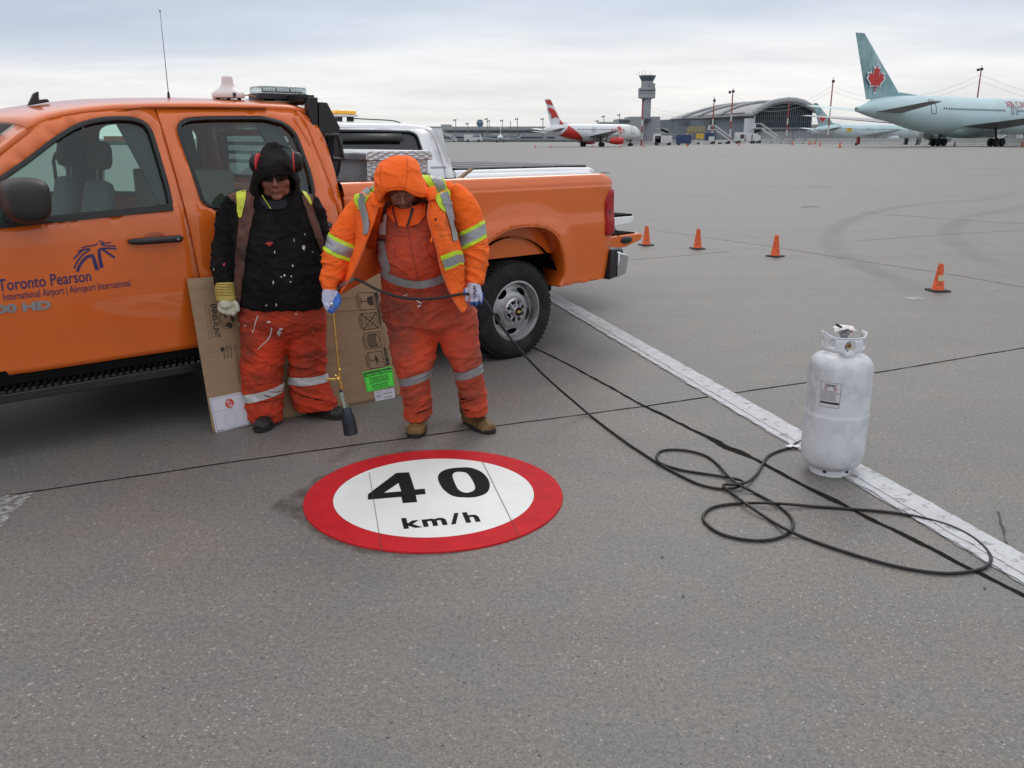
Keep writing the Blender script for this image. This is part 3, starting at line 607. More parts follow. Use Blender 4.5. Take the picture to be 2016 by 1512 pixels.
# broken glass on its side
q = quads[0]
poly(mb, [inq(q, *p) for p in ((.55, .3), (.72, .22), (.93, .22), (.93, .40), (.86, .5), (.95, .62), (.90, .74), (.72, .76), (.58, .68), (.52, .5))]); ln(mb, [inq(q, .12, .5), inq(q, .55, .5)], .005); ln(mb, [inq(q, .12, .34), inq(q, .12, .66)], .006)
q = quads[1]; cc = [inq(q, .5+.27*cos(a), .5+.27*sin(a)) for a in [2*pi*i/20 for i in range(20)]]; ln(mb, cc, .003, closed=True)
for i in range(12): a = 2*pi*i/12+.2; ln(mb, [inq(q, .5+.35*cos(a), .5+.35*sin(a)), inq(q, .5+.44*cos(a), .5+.44*sin(a))], .003)
ln(mb, [inq(q, 0, 0), inq(q, 1, 1)], .006); ln(mb, [inq(q, 0, 1), inq(q, 1, 0)], .006)
q = quads[2]; poly(mb, [inq(q, *p) for p in ((.12, .3), (.22, .12), (.78, .12), (.72, .32), (.72, .68), (.78, .88), (.22, .88), (.12, .7))], 1); ln(mb, [inq(q, .78, .12), inq(q, .93, .45), inq(q, .93, .6), inq(q, .78, .88)], .0025)
ln(mb, [inq(q, .22, .12), inq(q, .78, .12)], .005); ln(mb, [inq(q, .22, .88), inq(q, .78, .88)], .005)
q = quads[3]; poly(mb, [inq(q, *p) for p in ((.42, .5), (.50, .16), (.56, .3), (.66, .5), (.56, .7), (.50, .86), (.50, .6))]); ln(mb, [inq(q, .10, .40), inq(q, .10, .5), inq(q, .5, .5)], .005)
for u, v in ((.70, .18), (.84, .18), (.76, .36), (.88, .44), (.70, .62), (.86, .66), (.74, .84)): poly(mb, [inq(q, u+.045, v), inq(q, u-.03, v+.035), inq(q, u-.03, v-.035)])
# the long dark strip with knocked-out lettering
S4 = [c6(*p) for p in ((574, 206), (612, 203), (737, 1030), (700, 1050))]; poly(mb, S4)
for v0, s_ in ((.035, 1), (.965, -1)): 
    mb.add([cp(*inq(S4, u, v), .0042) for u, v in ((.1, v0-.02*s_*-1*-1), (.5, v0+.02*s_), (.9, v0-.02*s_))], [(0, 1, 2)], 2)
a4, b4 = Vector(inq(S4, .25, .09)), Vector(inq(S4, .25, .91)); dd = (b4-a4); L4 = dd.length; dd.normalize(); nn4 = Vector((-dd.y, dd.x)); nn4 = nn4 if (Vector(S4[1])-Vector(S4[0])).dot(nn4) > 0 else -nn4
tm = text_mb('HANDLE WITH CARE. KEEP PACKAGE FROM THIS SIDE.', lambda x, y: Vector((x, y, 0)), .03, 2, .0003); wx = max(v.x for v in tm.v)
tm.v = [cp(*(a4+dd*v.x*L4/wx+nn4*v.y*.8), .0060) for v in tm.v]; mb.add(tm.v, tm.f, 2)
random.seed(11)
for q in quads:
    for r_, l_ in ((-.10, .85), (-.18, .6)): ln(mb, [inq(q, r_, .5-l_/2), inq(q, r_, .5+l_/2)], .0035, 1)
# maker's lettering and globe on the left part, running down the sheet
c5s = 320/1382
def c5(x, y): return cs(390+x*c5s, 520+y*c5s)
def vtext(txt, p0, p1, hgt, mi, bold=.0, z=.0035):
    a, b = Vector(p0), Vector(p1); d = (b-a); l = d.length; d.normalize(); nrm = Vector((-d.y, d.x)); t_ = text_mb(txt, lambda x, y: Vector((x, y, 0)), hgt, mi, bold); wx = max(v.x for v in t_.v)
    mb.add([cp(*(a+d*v.x*l/wx+nrm*v.y), z) for v in t_.v], t_.f, mi)
vtext('ENNIS-FLINT', c5(102, 338), c5(134, 628), .047, 0, .0012)
vtext('A PAVEMENT MARKING COMPANY', c5(80, 345), c5(105, 628), .013, 1); vtext('Traffic safety solutions   Thermoplastic   Greensboro NC', c5(52, 335), c5(88, 645), .010, 1)
gc = [Vector(c5(240+68*cos(a), 475+75*sin(a))) for a in [2*pi*i/28 for i in range(28)]]; ln(mb, gc[2:24], .0025)
for cx_, cy_, sx_, sy_ in ((205, 420, 24, 16), (262, 420, 22, 18), (285, 470, 14, 26), (262, 520, 26, 24), (225, 445, 10, 14)):
    poly(mb, [c5(cx_+sx_*cos(a)*(1+.35*sin(3*a+cx_)), cy_+sy_*sin(a)*(1+.3*cos(2*a+cy_))) for a in [2*pi*i/16 for i in range(16)]])
ln(mb, [c5(168, 490), c5(225, 528), c5(280, 540)], .003); ln(mb, [c5(170, 470), c5(215, 500), c5(275, 505)], .0025)
poly(mb, [c5(200+18*cos(a), 724+20*sin(a)) for a in [2*pi*i/16 for i in range(16)]])
for (x, t_) in ((232, 'HotTape'), (262, 'PreMark')):
    ln(mb, [c5(x-8, 700), c5(x+10, 697), c5(x+13, 715), c5(x-5, 718)], .002, closed=True); vtext(t_, c5(x, 722), c5(x+12, 800), .016, 0)
vtext('UniMark', c5(207, 745), c5(215, 808), .016, 0)
vtext('Store in a cool, dry, well ventilated place', c5(297, 690), c5(345, 1018), .014, 0); vtext('See product sheet before use', c5(312, 690), c5(348, 930), .014, 1)
mb.build('printing', [INK, INK2, CD], CT, world=True, smooth=0, weld=False)
# tape and creases
mb = MB()
for pts in ([c5(0, 668), c5(340, 640)], [c5(60, 1085), c5(375, 1020)], [c6(0, 300), c6(400, 260)], [c6(0, 430), c6(560, 400)], [c6(20, 1030), c6(210, 1000)], [c6(20, 1290), c6(230, 1255)], [c6(200, 480), c6(340, 1500)], [c6(270, 905), c6(420, 880)]): ln(mb, pts, .0035, 0, lambda x, y: cp(x, y, .0018))
mb.build('crease', mat('carton_crease', (0.20, 0.125, 0.07), .9), CT, world=True, smooth=0, weld=False)
TPm = mat('packing_tape', (0.36, 0.26, 0.17), 0.3, var=.08, coat=.3); mb = MB(); poly(mb, [c5(0, 600), c5(345, 575), c5(350, 640), c5(5, 668)], 0, lambda x, y: cp(x, y, .0014)); mb.build('tape', TPm, CT, world=True, smooth=0)
# papers stuck to it
def sheet(name, quad, m, f, z):
    mb = MB(); q = [[cp(*inq(quad, i/6, j/6), z) for i in range(7)] for j in range(7)]; mb.grid(q); return mb.build(name, m, f, world=True, smooth=0)
WPa = mat('white_sheet', (0.62, 0.62, 0.68), .7, var=.03); PQ = [c5(88, 1142), c5(385, 1080), c5(480, 1352), c5(150, 1434)]
sh = sheet('instruction_sheet', PQ, WPa, CT, .005)
mb = MB(); f7 = lambda x, y: cp(x, y, .0062)
ln(mb, [inq(PQ, .04, .04), inq(PQ, .97, .04), inq(PQ, .97, .97), inq(PQ, .04, .97)], .0018, 1, f7, True); ln(mb, [inq(PQ, .04, .42), inq(PQ, .6, .42)], .0015, 1, f7)
cx5 = lambda r, n: [c5(262+r*40*cos(a+.39), 1183+r*42*sin(a+.39)) for a in [2*pi*i/n for i in range(n)]]
poly(mb, cx5(1, 8), 0, f7)
for (cx_, cy_, s_) in ((250, 1168, 1), (272, 1198, -1)):      # two small aeroplanes
    ln(mb, [c5(cx_-20, cy_), c5(cx_+22, cy_+6)], .004, 2, lambda x, y: cp(x, y, .0068)); ln(mb, [c5(cx_+4, cy_-16), c5(cx_, cy_+2), c5(cx_-2, cy_+20)], .003, 2, lambda x, y: cp(x, y, .0068)); ln(mb, [c5(cx_-18, cy_-7), c5(cx_-20, cy_+7)], .002, 2, lambda x, y: cp(x, y, .0068))
ln(mb, [c5(275+58*cos(a), 1315+68*sin(a)) for a in [2*pi*i/24 for i in range(24)]], .0012, 3, f7, True); ln(mb, [c5(275+40*cos(a)*(1+.1*sin(5*a)), 1315+48*sin(a)) for a in [2*pi*i/24 for i in range(24)]], .0010, 3, f7, True)
ln(mb, [c5(165, 1418), c5(210, 1406)], .003, 1, f7)
mb.build('sheet_printing', [mat('decal_red', (0.6, 0.06, 0.05), 0.6), mat('sheet_line', (0.12, 0.12, 0.16), .8), WPa, mat('sheet_faint', (0.36, 0.36, 0.44), .8)], sh, world=True, smooth=0, weld=False)
GQ = [c6(432, 1122), c6(758, 1053), c6(792, 1275), c6(478, 1352)]; GRN = mat('fluorescent_green_label', (0.10, 0.86, 0.075), .6, var=.03)
gl = sheet('notice_label', GQ, GRN, CT, .006); mb = MB(); f9 = lambda x, y: cp(x, y, .0072)
poly(mb, [inq(GQ, *p) for p in ((.03, .06), (.97, .06), (.97, .26), (.03, .26))], 0, f9)
ln(mb, [inq(GQ, *p) for p in ((.03, .05), (.97, .05), (.97, .95), (.03, .95))], .0018, 0, f9, True)
def qtext(txt, q, u0, u1, v, hv, mi, z, bold=0.0):
    t_ = text_mb(txt, lambda x, y: Vector((x, y, 0)), 1, mi, bold); wx = max(w_.x for w_ in t_.v); mb.add([cp(*inq(q, u0+(u1-u0)*w_.x/wx, v-w_.y*hv), z) for w_ in t_.v], t_.f, mi)
qtext('Important Notice', GQ, .06, .94, .225, .20, 1, .0092, .03)
qtext('This product must be used', GQ, .16, .82, .40, .11, 0, .0078, .02); qtext('in conjunction with sealer', GQ, .18, .84, .505, .11, 0, .0078, .02); qtext('approved by manufacturer', GQ, .16, .86, .61, .11, 0, .0078, .02); ln(mb, [inq(GQ, .16, .67), inq(GQ, .84, .67)], .0015, 0, f9)
qtext('Application instructions', GQ, .2, .8, .79, .11, 0, .0078, .02); qtext('are inside sealer carton', GQ, .22, .78, .90, .11, 0, .0078, .02)
mb.build('label_lettering', [mat('decal_black', (0.03, 0.03, 0.035), 0.6), GRN], gl, world=True, smooth=0, weld=False)
BQ = [c6(556, 1340), c6(785, 1296), c6(798, 1412), c6(572, 1456)]; bl = sheet('address_label', BQ, WPa, CT, .0055); mb = MB()
for (u0, u1, v0, v1) in ((.08, .32, .45, .58), (.42, .86, .36, .48), (.44, .86, .72, .84), (.1, .4, .15, .2), (.55, .85, .12, .17), (.1, .3, .7, .74)): poly(mb, [inq(BQ, *p) for p in ((u0, v0), (u1, v0), (u1, v1), (u0, v1))], 0, lambda x, y: cp(x, y, .0067))
mb.build('address_printing', mat('decal_grey', (0.30, 0.30, 0.32), 0.6), bl, world=True, smooth=0, weld=False)
# ================= orange pickup =================
# truck frame: x = towards the tail (0 at the rear axle), y = -(distance out towards the camera side), z up
TO = TP0-TN*1.0
OR = mat('orange_truck_paint', (0.72, 0.140, 0.016), 0.26, var=.05, vs=1.5, coat=.7, dirt=(0.52, 0.110, 0.024), ds=1.6, dth=(.5, .9), bump=.0002, bs=3, spec=.4)
BP = mat('black_plastic', (0.014, 0.014, 0.016), 0.45, var=.25, vs=12); DK = mat('underbody_black', (0.006, 0.006, 0.006), 0.9, spec=.1); RB = mat('window_rubber', (0.010, 0.010, 0.011), 0.5)
CHR = mat('chrome', (0.62, 0.63, 0.65), 0.14, 1.0, var=.03); INT = mat('interior_grey', (0.055, 0.062, 0.066), 0.8, var=.15); INT2 = mat('seat_cloth_grey', (0.10, 0.115, 0.12), 0.85, var=.12, vs=20)
GL = glass('tinted_side_glass', (0.66, 0.83, 0.78), .03)
def prof_cab(z):
    if z < 1.0: return .975+.045*sst(.45, .95, z)
    if z < 1.29: return 1.02-.012*((z-1.0)/.29)**2
    if z < 1.33: return 1.008-.022*sst(1.29, 1.33, z)
    return .986-.16*(z-1.33)/.5-.05*max(0, (z-1.33)/.5)**2-.20*max(0, z-1.80)
def prof_bed(z): return .985+.035*sst(.5, 1.0, z)-.012*sst(1.02, 1.12, z)-.028*sst(1.34, 1.42, z)
def sidept(px, py, pf=prof_cab):
    v = 1.0
    for _ in range(12):
        h = hit(px, py, TO+TN*v, TN)-TO; u = h.dot(TD); z = h.z; v = v*.4+.6*pf(z)
    return (u, z)
TR = thing('pickup_truck', 'orange crew cab pickup with airport lettering on the front door and its tailgate down', 'truck', tuple(TO), TH)
def cabmap(u, z):
    v = prof_cab(z)+.012*exp(-((z-1.30)/.02)**2)*0
    fr = sst(-3.3, -3.9, u); return Vector((u, -(v-fr*.03), z))
def L2(fn, pts): return [fn(*p) for p in pts]
# measured outlines (window corners etc.) on the side surface
W1 = [(30, 437), (338, 407), (331, 372), (297, 258), (286, 243), (262, 234), (215, 233), (160, 243), (110, 272), (60, 312), (2, 352), (-40, 385), (-42, 443)]
W2 = [(402, 406), (352, 262), (353, 245), (368, 236), (400, 233), (520, 232), (560, 243), (582, 263), (612, 345), (619, 385), (608, 405), (560, 410), (440, 411)]
w1 = L2(sidept, W1); w2 = L2(sidept, W2); w1r = rounded(w1, [.03, .03, .02, .05, .06, .08, .08, .1, .1, .1, .05, .02, .03]); w2r = rounded(w2, [.05, .05, .05, .05, .05, .05, .06, .06, .06, .04, .05, .05, .03])
zB = .475
sB = [sidept(*p) for p in ((303, 209), (330, 290), (363, 408), (368, 430), (392, 540))]; sB.append((sB[-1][0]+.035, zB)); 
sR = [sidept(*p) for p in ((577, 213), (600, 240), (655, 380), (670, 443))]; sR += [(sR[-1][0]+.05, .8), (sR[-1][0]+.05, zB)]
cr_ = [sidept(*p) for p in ((618, 235), (640, 275), (660, 340), (676, 440))]; UR = cr_[-1][0]; cr_ += [(UR+.01, .95), (UR+.01, zB)]
GZ = [sidept(*p) for p in ((-60, 345), (0, 292), (30, 268), (60, 246), (80, 236), (100, 229), (130, 222), (160, 217), (220, 211), (300, 208), (400, 207), (500, 209), (577, 212), (618, 222))]
def top(u):
    for (a, za), (b, zb) in zip(GZ, GZ[1:]):
        if a <= u <= b: return za+(zb-za)*(u-a)/(b-a)
    return GZ[0][1] if u < GZ[0][0] else GZ[-1][1]
roofz = lambda u: top(u)+.045
UF = sB[-1][0]-1.22     # leading edge of the front door
# A pillar line on the outside
aP = [(GZ[0][0]-.16, 1.30), GZ[0], GZ[1], GZ[2], GZ[3], GZ[4]]
gp = .0045
def shift(pts, d): return [(p[0]+d, p[1]) for p in pts]
door1 = [(UF, zB), (UF, 1.0), (UF-.03, 1.27), (UF-.06, 1.33)]+[sidept(*p) for p in ((-60, 361), (0, 308), (30, 284), (58, 262), (72, 243), (90, 234), (115, 227), (145, 221), (185, 215), (240, 211))]+shift([p for p in sB], -gp)
door2 = shift(sB, gp)[::-1]+[(sB[0][0]+.25, top(-2.3)-.012), (-2.05, top(-2.05)-.012)]+shift(sR, -gp)
rq = shift(sR, gp)[::-1]+cr_
def both(build):
    """build the near side, then the far side as a mirror copy"""
    build(1); build(-1)
def mir(mb, s):
    if s < 0: mb.v = [Vector((v.x, -v.y, v.z)) for v in mb.v]
    return mb
def side_body(s):
    mb = MB(); panel(mb, door1, [w1r], cabmap, .06); d1 = mir(mb, s).build('front_door', OR, TR, solid=.035, soff=-1 if s > 0 else 1, smooth=40)
    mb = MB(); panel(mb, door2, [w2r], cabmap, .06); d2 = mir(mb, s).build('rear_door', OR, TR, solid=.035, soff=-1 if s > 0 else 1, smooth=40)
    mb = MB(); panel(mb, rq, [], cabmap, .035); mir(mb, s).build('cab_corner', OR, TR, solid=.03, soff=-1 if s > 0 else 1, smooth=40)
    for d, wr, nm in ((d1, w1r, 'window_seal'), (d2, w2r, 'window_seal')):
        mb = MB(); pts = [cabmap(*p)+Vector((0, .004, 0)) for p in dense(wr, .04)]; mb.tube(pts, .017, 6, closed=True, flat=.6, up=(0, -1, 0)); mir(mb, s).build(nm, RB, d)
        mb = MB(); panel(mb, wr, [], lambda u, z: cabmap(u, z)+Vector((0, .018, 0)), .12); mir(mb, s).build('glass', GL, d, smooth=60)
    return d1, d2
D1, D2 = side_body(1); side_body(-1)
# sill strip under the front window (wide black band)
mb = MB(); sl0 = [sidept(*p) for p in ((338, 404), (30, 436), (-60, 446))]; mb.grid([[cabmap(u, z+dz)+Vector((0, -o_, 0)) for u, z in sl0] for dz, o_ in ((-.028, 0), (-.026, .012), (0, .014), (.004, .002))]); mb.build('sill_strip', RB, D1)
# door handles with their cups
HA = L2(sidept, [(253, 478), (355, 466)]); 
def handle(D, u0, u1, z, nm='door_handle'):
    mb = MB(); y = -prof_cab(z)
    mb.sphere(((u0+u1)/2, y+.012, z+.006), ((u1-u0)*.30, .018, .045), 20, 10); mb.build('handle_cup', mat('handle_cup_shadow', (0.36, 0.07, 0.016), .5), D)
    mb = MB(); mb.tube([(u0, y-.012, z), (u0+.02, y-.030, z), (u0+.06, y-.042, z), (u1-.07, y-.042, z), (u1-.02, y-.036, z), (u1, y-.015, z)], [.012, .018, .019, .020, .021, .014], 12, flat=1.0); mb.build(nm, BP, D)
    mb = MB(); mb.lathe([(.006, 0), (.006, .004)], (u1-.035, y-.064, z), axis='Y', n=14); mb.build('key_lock', CHR, D)
handle(D1, HA[0][0], HA[1][0], HA[0][1]*.5+HA[1][1]*.5)
hr = sidept(648, 442); handle(D2, hr[0]-.27, hr[0], hr[1])
# roof
UW = GZ[3][0]         # top of the windscreen
rows = []
for i in range(26):
    u = UW-.02+(cr_[0][0]-.02-(UW-.02))*i/25; zr = roofz(u); zs = top(u)-.016; vs_ = prof_cab(zs)
    rows.append([Vector((u, -vs_*cos(a), zs+(zr-zs+.02*sin(a)**2)*(max(0, sin(a))**.55))) for a in [pi*j/28 for j in range(29)]])
# the roof starts a little further forward in the middle than at the pillars
rows = [[Vector((p.x-.16*sst(.25, 0, i/25)*(1-(p.y/.83)**2), p.y, p.z-.02*sst(.25, 0, i/25)*(1-(p.y/.83)**2))) for p in r] for i, r in enumerate(rows)]
mb = MB(); mb.grid(rows); 
# rear edge rolls down
last = rows[-1]; mb.grid([last, [Vector((p.x+.035, p.y*.99, p.z-.012)) for p in last], [Vector((p.x+.05, p.y*.985, p.z-.05)) for p in last]]); mb.build('roof', OR, TR, smooth=50, solid=.02)
# cab back wall with window
ub = UR+.0
def backmap(y, z): t = (z-1.15)/.7; return Vector((ub-.02-.17*max(0, t)**1.3, y, z))
bo = [(-.97, zB), (.97, zB), (1.0, 1.0), (.98, 1.32), (.80, 1.83), (-.80, 1.83), (-.98, 1.32), (-1.0, 1.0)]
bw = rounded([(-.66, 1.36), (.66, 1.36), (.58, 1.72), (-.58, 1.72)], .05)
mb = MB(); panel(mb, bo, [bw], backmap, .12); mb.build('cab_back', OR, TR, solid=.03, smooth=40)
mb = MB(); panel(mb, bw, [], lambda y, z: backmap(y, z)+Vector((-.02, 0, 0)), .2); mb.build('rear_window', glass('rear_glass', (.35, .42, .40), .05), TR, smooth=60)
# windscreen, pillars
A0 = [Vector((UF-.42, -.78, 1.30)), Vector((UF-.13, -.955, 1.33))]
for s in (1, -1):
    mb = MB(); a = [cabmap(*p) for p in aP]; dl = [cabmap(UF-.06, 1.33)]+[cabmap(*sidept(*p)) for p in ((-60, 361), (0, 308), (30, 284), (58, 262), (72, 243))]; b = [Vector((p.x-.05, p.y+.075+.02*i/4, p.z+.012)) for i, p in enumerate(a)]
    mb.grid([dl, a, b]); mir(mb, s).build('windscreen_pillar', OR, TR, solid=.02)
wr_ = []
for i in range(9):
    t = i/8; lft = cabmap(*aP[0]).lerp(cabmap(*aP[-1]), t)
    # follow the pillar
    q = smoothpoly([Vector((p.x-.045, p.y+.07, p.z+.008)) for p in [cabmap(*k) for k in aP]], 2); c0 = q[min(8, i)]
    wr_.append([Vector((c0.x-.26*(1-.35*t)*sin(pi*j/12), c0.y*cos(pi*j/12), c0.z+.02*t*sin(pi*j/12))) for j in range(13)])
mb = MB(); mb.grid(wr_); mb.build('windscreen', GL, TR, smooth=60)
# hood, fenders, nose (mostly outside the frame)
UN = UF-1.58
def nosemap(u, z): v = prof_cab(z)-.10*sst(UN+.35, UN, u)**2; return Vector((u, -v, z))
UFW = UF-.62         # front axle
ar = [(UFW+.47*cos(a), .42+.50*sin(a)) for a in [pi*k/14 for k in range(15)]]
fo = [(UF-.005, zB), (UF-.005, 1.0), (UF-.035, 1.27), (UF-.3, 1.25), (UF-1.0, 1.20), (UN+.08, 1.12), (UN, .98), (UN, .62), (UFW-.47, .50)]+ar[::-1][1:]+[(UFW+.5, .48)]
for s in (1, -1):
    mb = MB(); panel(mb, fo, [], nosemap, .08); mir(mb, s).build('fender', OR, TR, solid=.02, soff=-1 if s > 0 else 1)
rows = []
for i in range(13):
    u = UF-.16+(UN+.04-(UF-.16))*i/12; z = 1.285-.02*i/12-.14*(i/12)**3; hw = prof_cab(1.2)-.10*sst(UN+.35, UN, u)**2
    rows.append([Vector((u, -hw*cos(pi*j/16), z-.05+.09*sin(pi*j/16)**.6)) for j in range(17)])
mb = MB(); mb.grid(rows); mb.build('hood', OR, TR, solid=.02)
mb = MB(); mb.bx((UN-.02, -.88, .78), (UN+.06, .88, 1.08)); mb.build('grille', BP, TR, bevel=.02)
for s in (1, -1):
    mb = MB(); mb.bx((UN-.015, s*.62, .80), (UN+.1, s*.92, 1.06)); mb.build('headlight', mat('headlight_lens', (.6, .62, .64), .1, coat=1), TR, bevel=.03)
mb = MB(); mb.bx((UN-.16, -.98, .44), (UN+.02, .98, .72)); mb.build('front_bumper', CHR, TR, bevel=.05)
# ---- bed side
bt0 = sidept(1195, 341, prof_bed); U1 = sidept(1207, 400, prof_bed)[0]
zt = 1.405
ARC = [(1086, 563), (1100, 560), (1108, 545), (1109, 520), (1104, 490), (1094, 465), (1075, 450), (1050, 445), (1015, 447)]
arc = L2(lambda x, y: sidept(x, y, prof_bed), ARC); arc = arc[1:]; arcf = [(-.17, 1.02), (-.33, .935), (-.44, .82), (-.495, .68), (-.50, .53)]
arc = [(arc[0][0]+.002, .535)]+arc[0:]+arcf
arcs = [tuple(p) for p in smoothpoly(arc, 3)]
bp_ = [(UR+.025, .52), (-.56, .52)]
outer = [(UR+.022, 1.33), (UR+.022, .53)]+arcs[::-1]+[(U1-.06, .545), (U1-.02, .62), (U1, .9), (U1-.002, 1.33)]
arcv = [Vector(p) for p in arcs]
def segd(p, a, b):
    d = b-a; t = min(1, max(0, (p-a).dot(d)/max(1e-9, d.dot(d)))); return (p-a-d*t).length
def bedmap(u, z):
    d = min(segd(Vector((u, z)), a, b) for a, b in zip(arcv, arcv[1:])); v = prof_bed(max(z, .60))+.026*exp(-(d/.10)**2); v -= .018*sst(U1-.10, U1, u)**2
    return Vector((u, -v, z))
for s in (1, -1):
    mb = MB(); panel(mb, outer, [], bedmap, .024); bs_ = mir(mb, s).build('bed_side', OR, TR, solid=.012, soff=-1 if s > 0 else 1, smooth=50)
    mb = MB(); a = [bedmap(*p) for p in arcs]; mb.grid([[p+Vector((0, -.001, 0)) for p in a], [Vector((p.x, p.y+.03, p.z))+Vector((0, 0, 0)) for p in a], [Vector((.02+(p.x-.02)*.98, p.y+.26, p.z-.005)) for p in a]]); mir(mb, s).build('arch_lip', OR, bs_, solid=.006)
    # top rail and inner wall
    mb = MB(); pr_ = [(None, 1.33), (None, 1.345), (None, 1.36), (None, 1.375), (None, 1.39), (prof_bed(zt), zt-.002), (.965, zt+.012), (.93, zt+.016), (.895, zt+.010), (.885, zt-.03), (.885, .80)]
    mb.grid([[(bedmap(u-(.04*sst(1.36, 1.41, z) if u > U1-.01 else 0), z) if v is None else Vector((u-(.045 if u > U1-.01 else 0), -v+.016*sst(U1-.10, U1, u), z))) for u in [UR+.022+(U1-UR-.024)*i/40 for i in range(41)]] for v, z in pr_]); mir(mb, s).build('bed_rail', OR, bs_, smooth=50)
    mb = MB(); mb.bx((UR+.1, -.880, .84), (U1-.10, -.868, 1.37)); mir(mb, s).build('bed_liner_wall', DK, bs_)
    mb = MB(); mb.bx((U1-.10, -.96, .82), (U1-.012, -.84, zt-.004)); mir(mb, s).build('bed_end_post', OR, bs_, bevel=.012)
    for k, uu in enumerate((-.62, .98)): mb = MB(); mb.bx((uu, -.945, zt+.014), (uu+.09, -.905, zt+.018)); mir(mb, s).build('stake_pocket', DK, bs_)
mb = MB(); mb.bx((UR+.03, -.88, .80), (U1-.04, .88, .83)); mb.build('bed_floor', DK, TR)
mb = MB(); mb.bx((UR+.03, -.88, .82), (UR+.07, .88, 1.40)); mb.build('bed_front_wall', OR, TR)
mb = MB(); mb.tube([(UR+.06, y, 1.395) for y in (-.9, 0, .9)], .03, 8); mb.build('bed_front_rail', DK, TR)
# inner arch liner + underbody
for s in (1, -1):
    mb = MB(); mb.grid([[Vector((.02+.54*cos(a), -v, .40+.56*sin(a))) for a in [.30+(pi-.6)*(k/16) for k in range(17)]] for v in (.93, .56)]); mb.grid([[Vector((.02+r*cos(a), -.56, .40+r*sin(a))) for a in [.30+(pi-.6)*(k/16) for k in range(17)]] for r in (.56, .02)]); mir(mb, s).build('wheel_well', DK, TR)
    mb = MB(); mb.grid([[Vector((UFW+.5*cos(a), -v, .40+.52*sin(a))) for a in [pi*(k/16) for k in range(17)]] for v in (.96, .56)]); mb.grid([[Vector((UFW+r*cos(a), -.56, .40+r*sin(a))) for a in [pi*(k/16) for k in range(17)]] for r in (.52, .02)]); mir(mb, s).build('wheel_well', DK, TR)
mb = MB(); mb.bx((UN+.3, -.42, .38), (U1-.15, .42, .60)); mb.bx((UF, -.93, .44), (UR, .93, .52)); mb.bx((UFW+.55, -.90, .50), (-.6, .90, .56)); mb.bx((.60, -.9, .60), (U1-.1, .9, .80)); mb.bx((-.1, -.7, .30), (.1, .7, .45)); mb.bx((UFW-.1, -.7, .30), (UFW+.1, .7, .45)); mb.build('chassis', DK, TR)
mb = MB(); mb.bx((UF+.0, -.965, .42), (UR+.02, -.93, .50)); mb.bx((UF+.0, .93, .42), (UR+.02, .965, .50)); mb.build('rocker_panel', DK, TR)
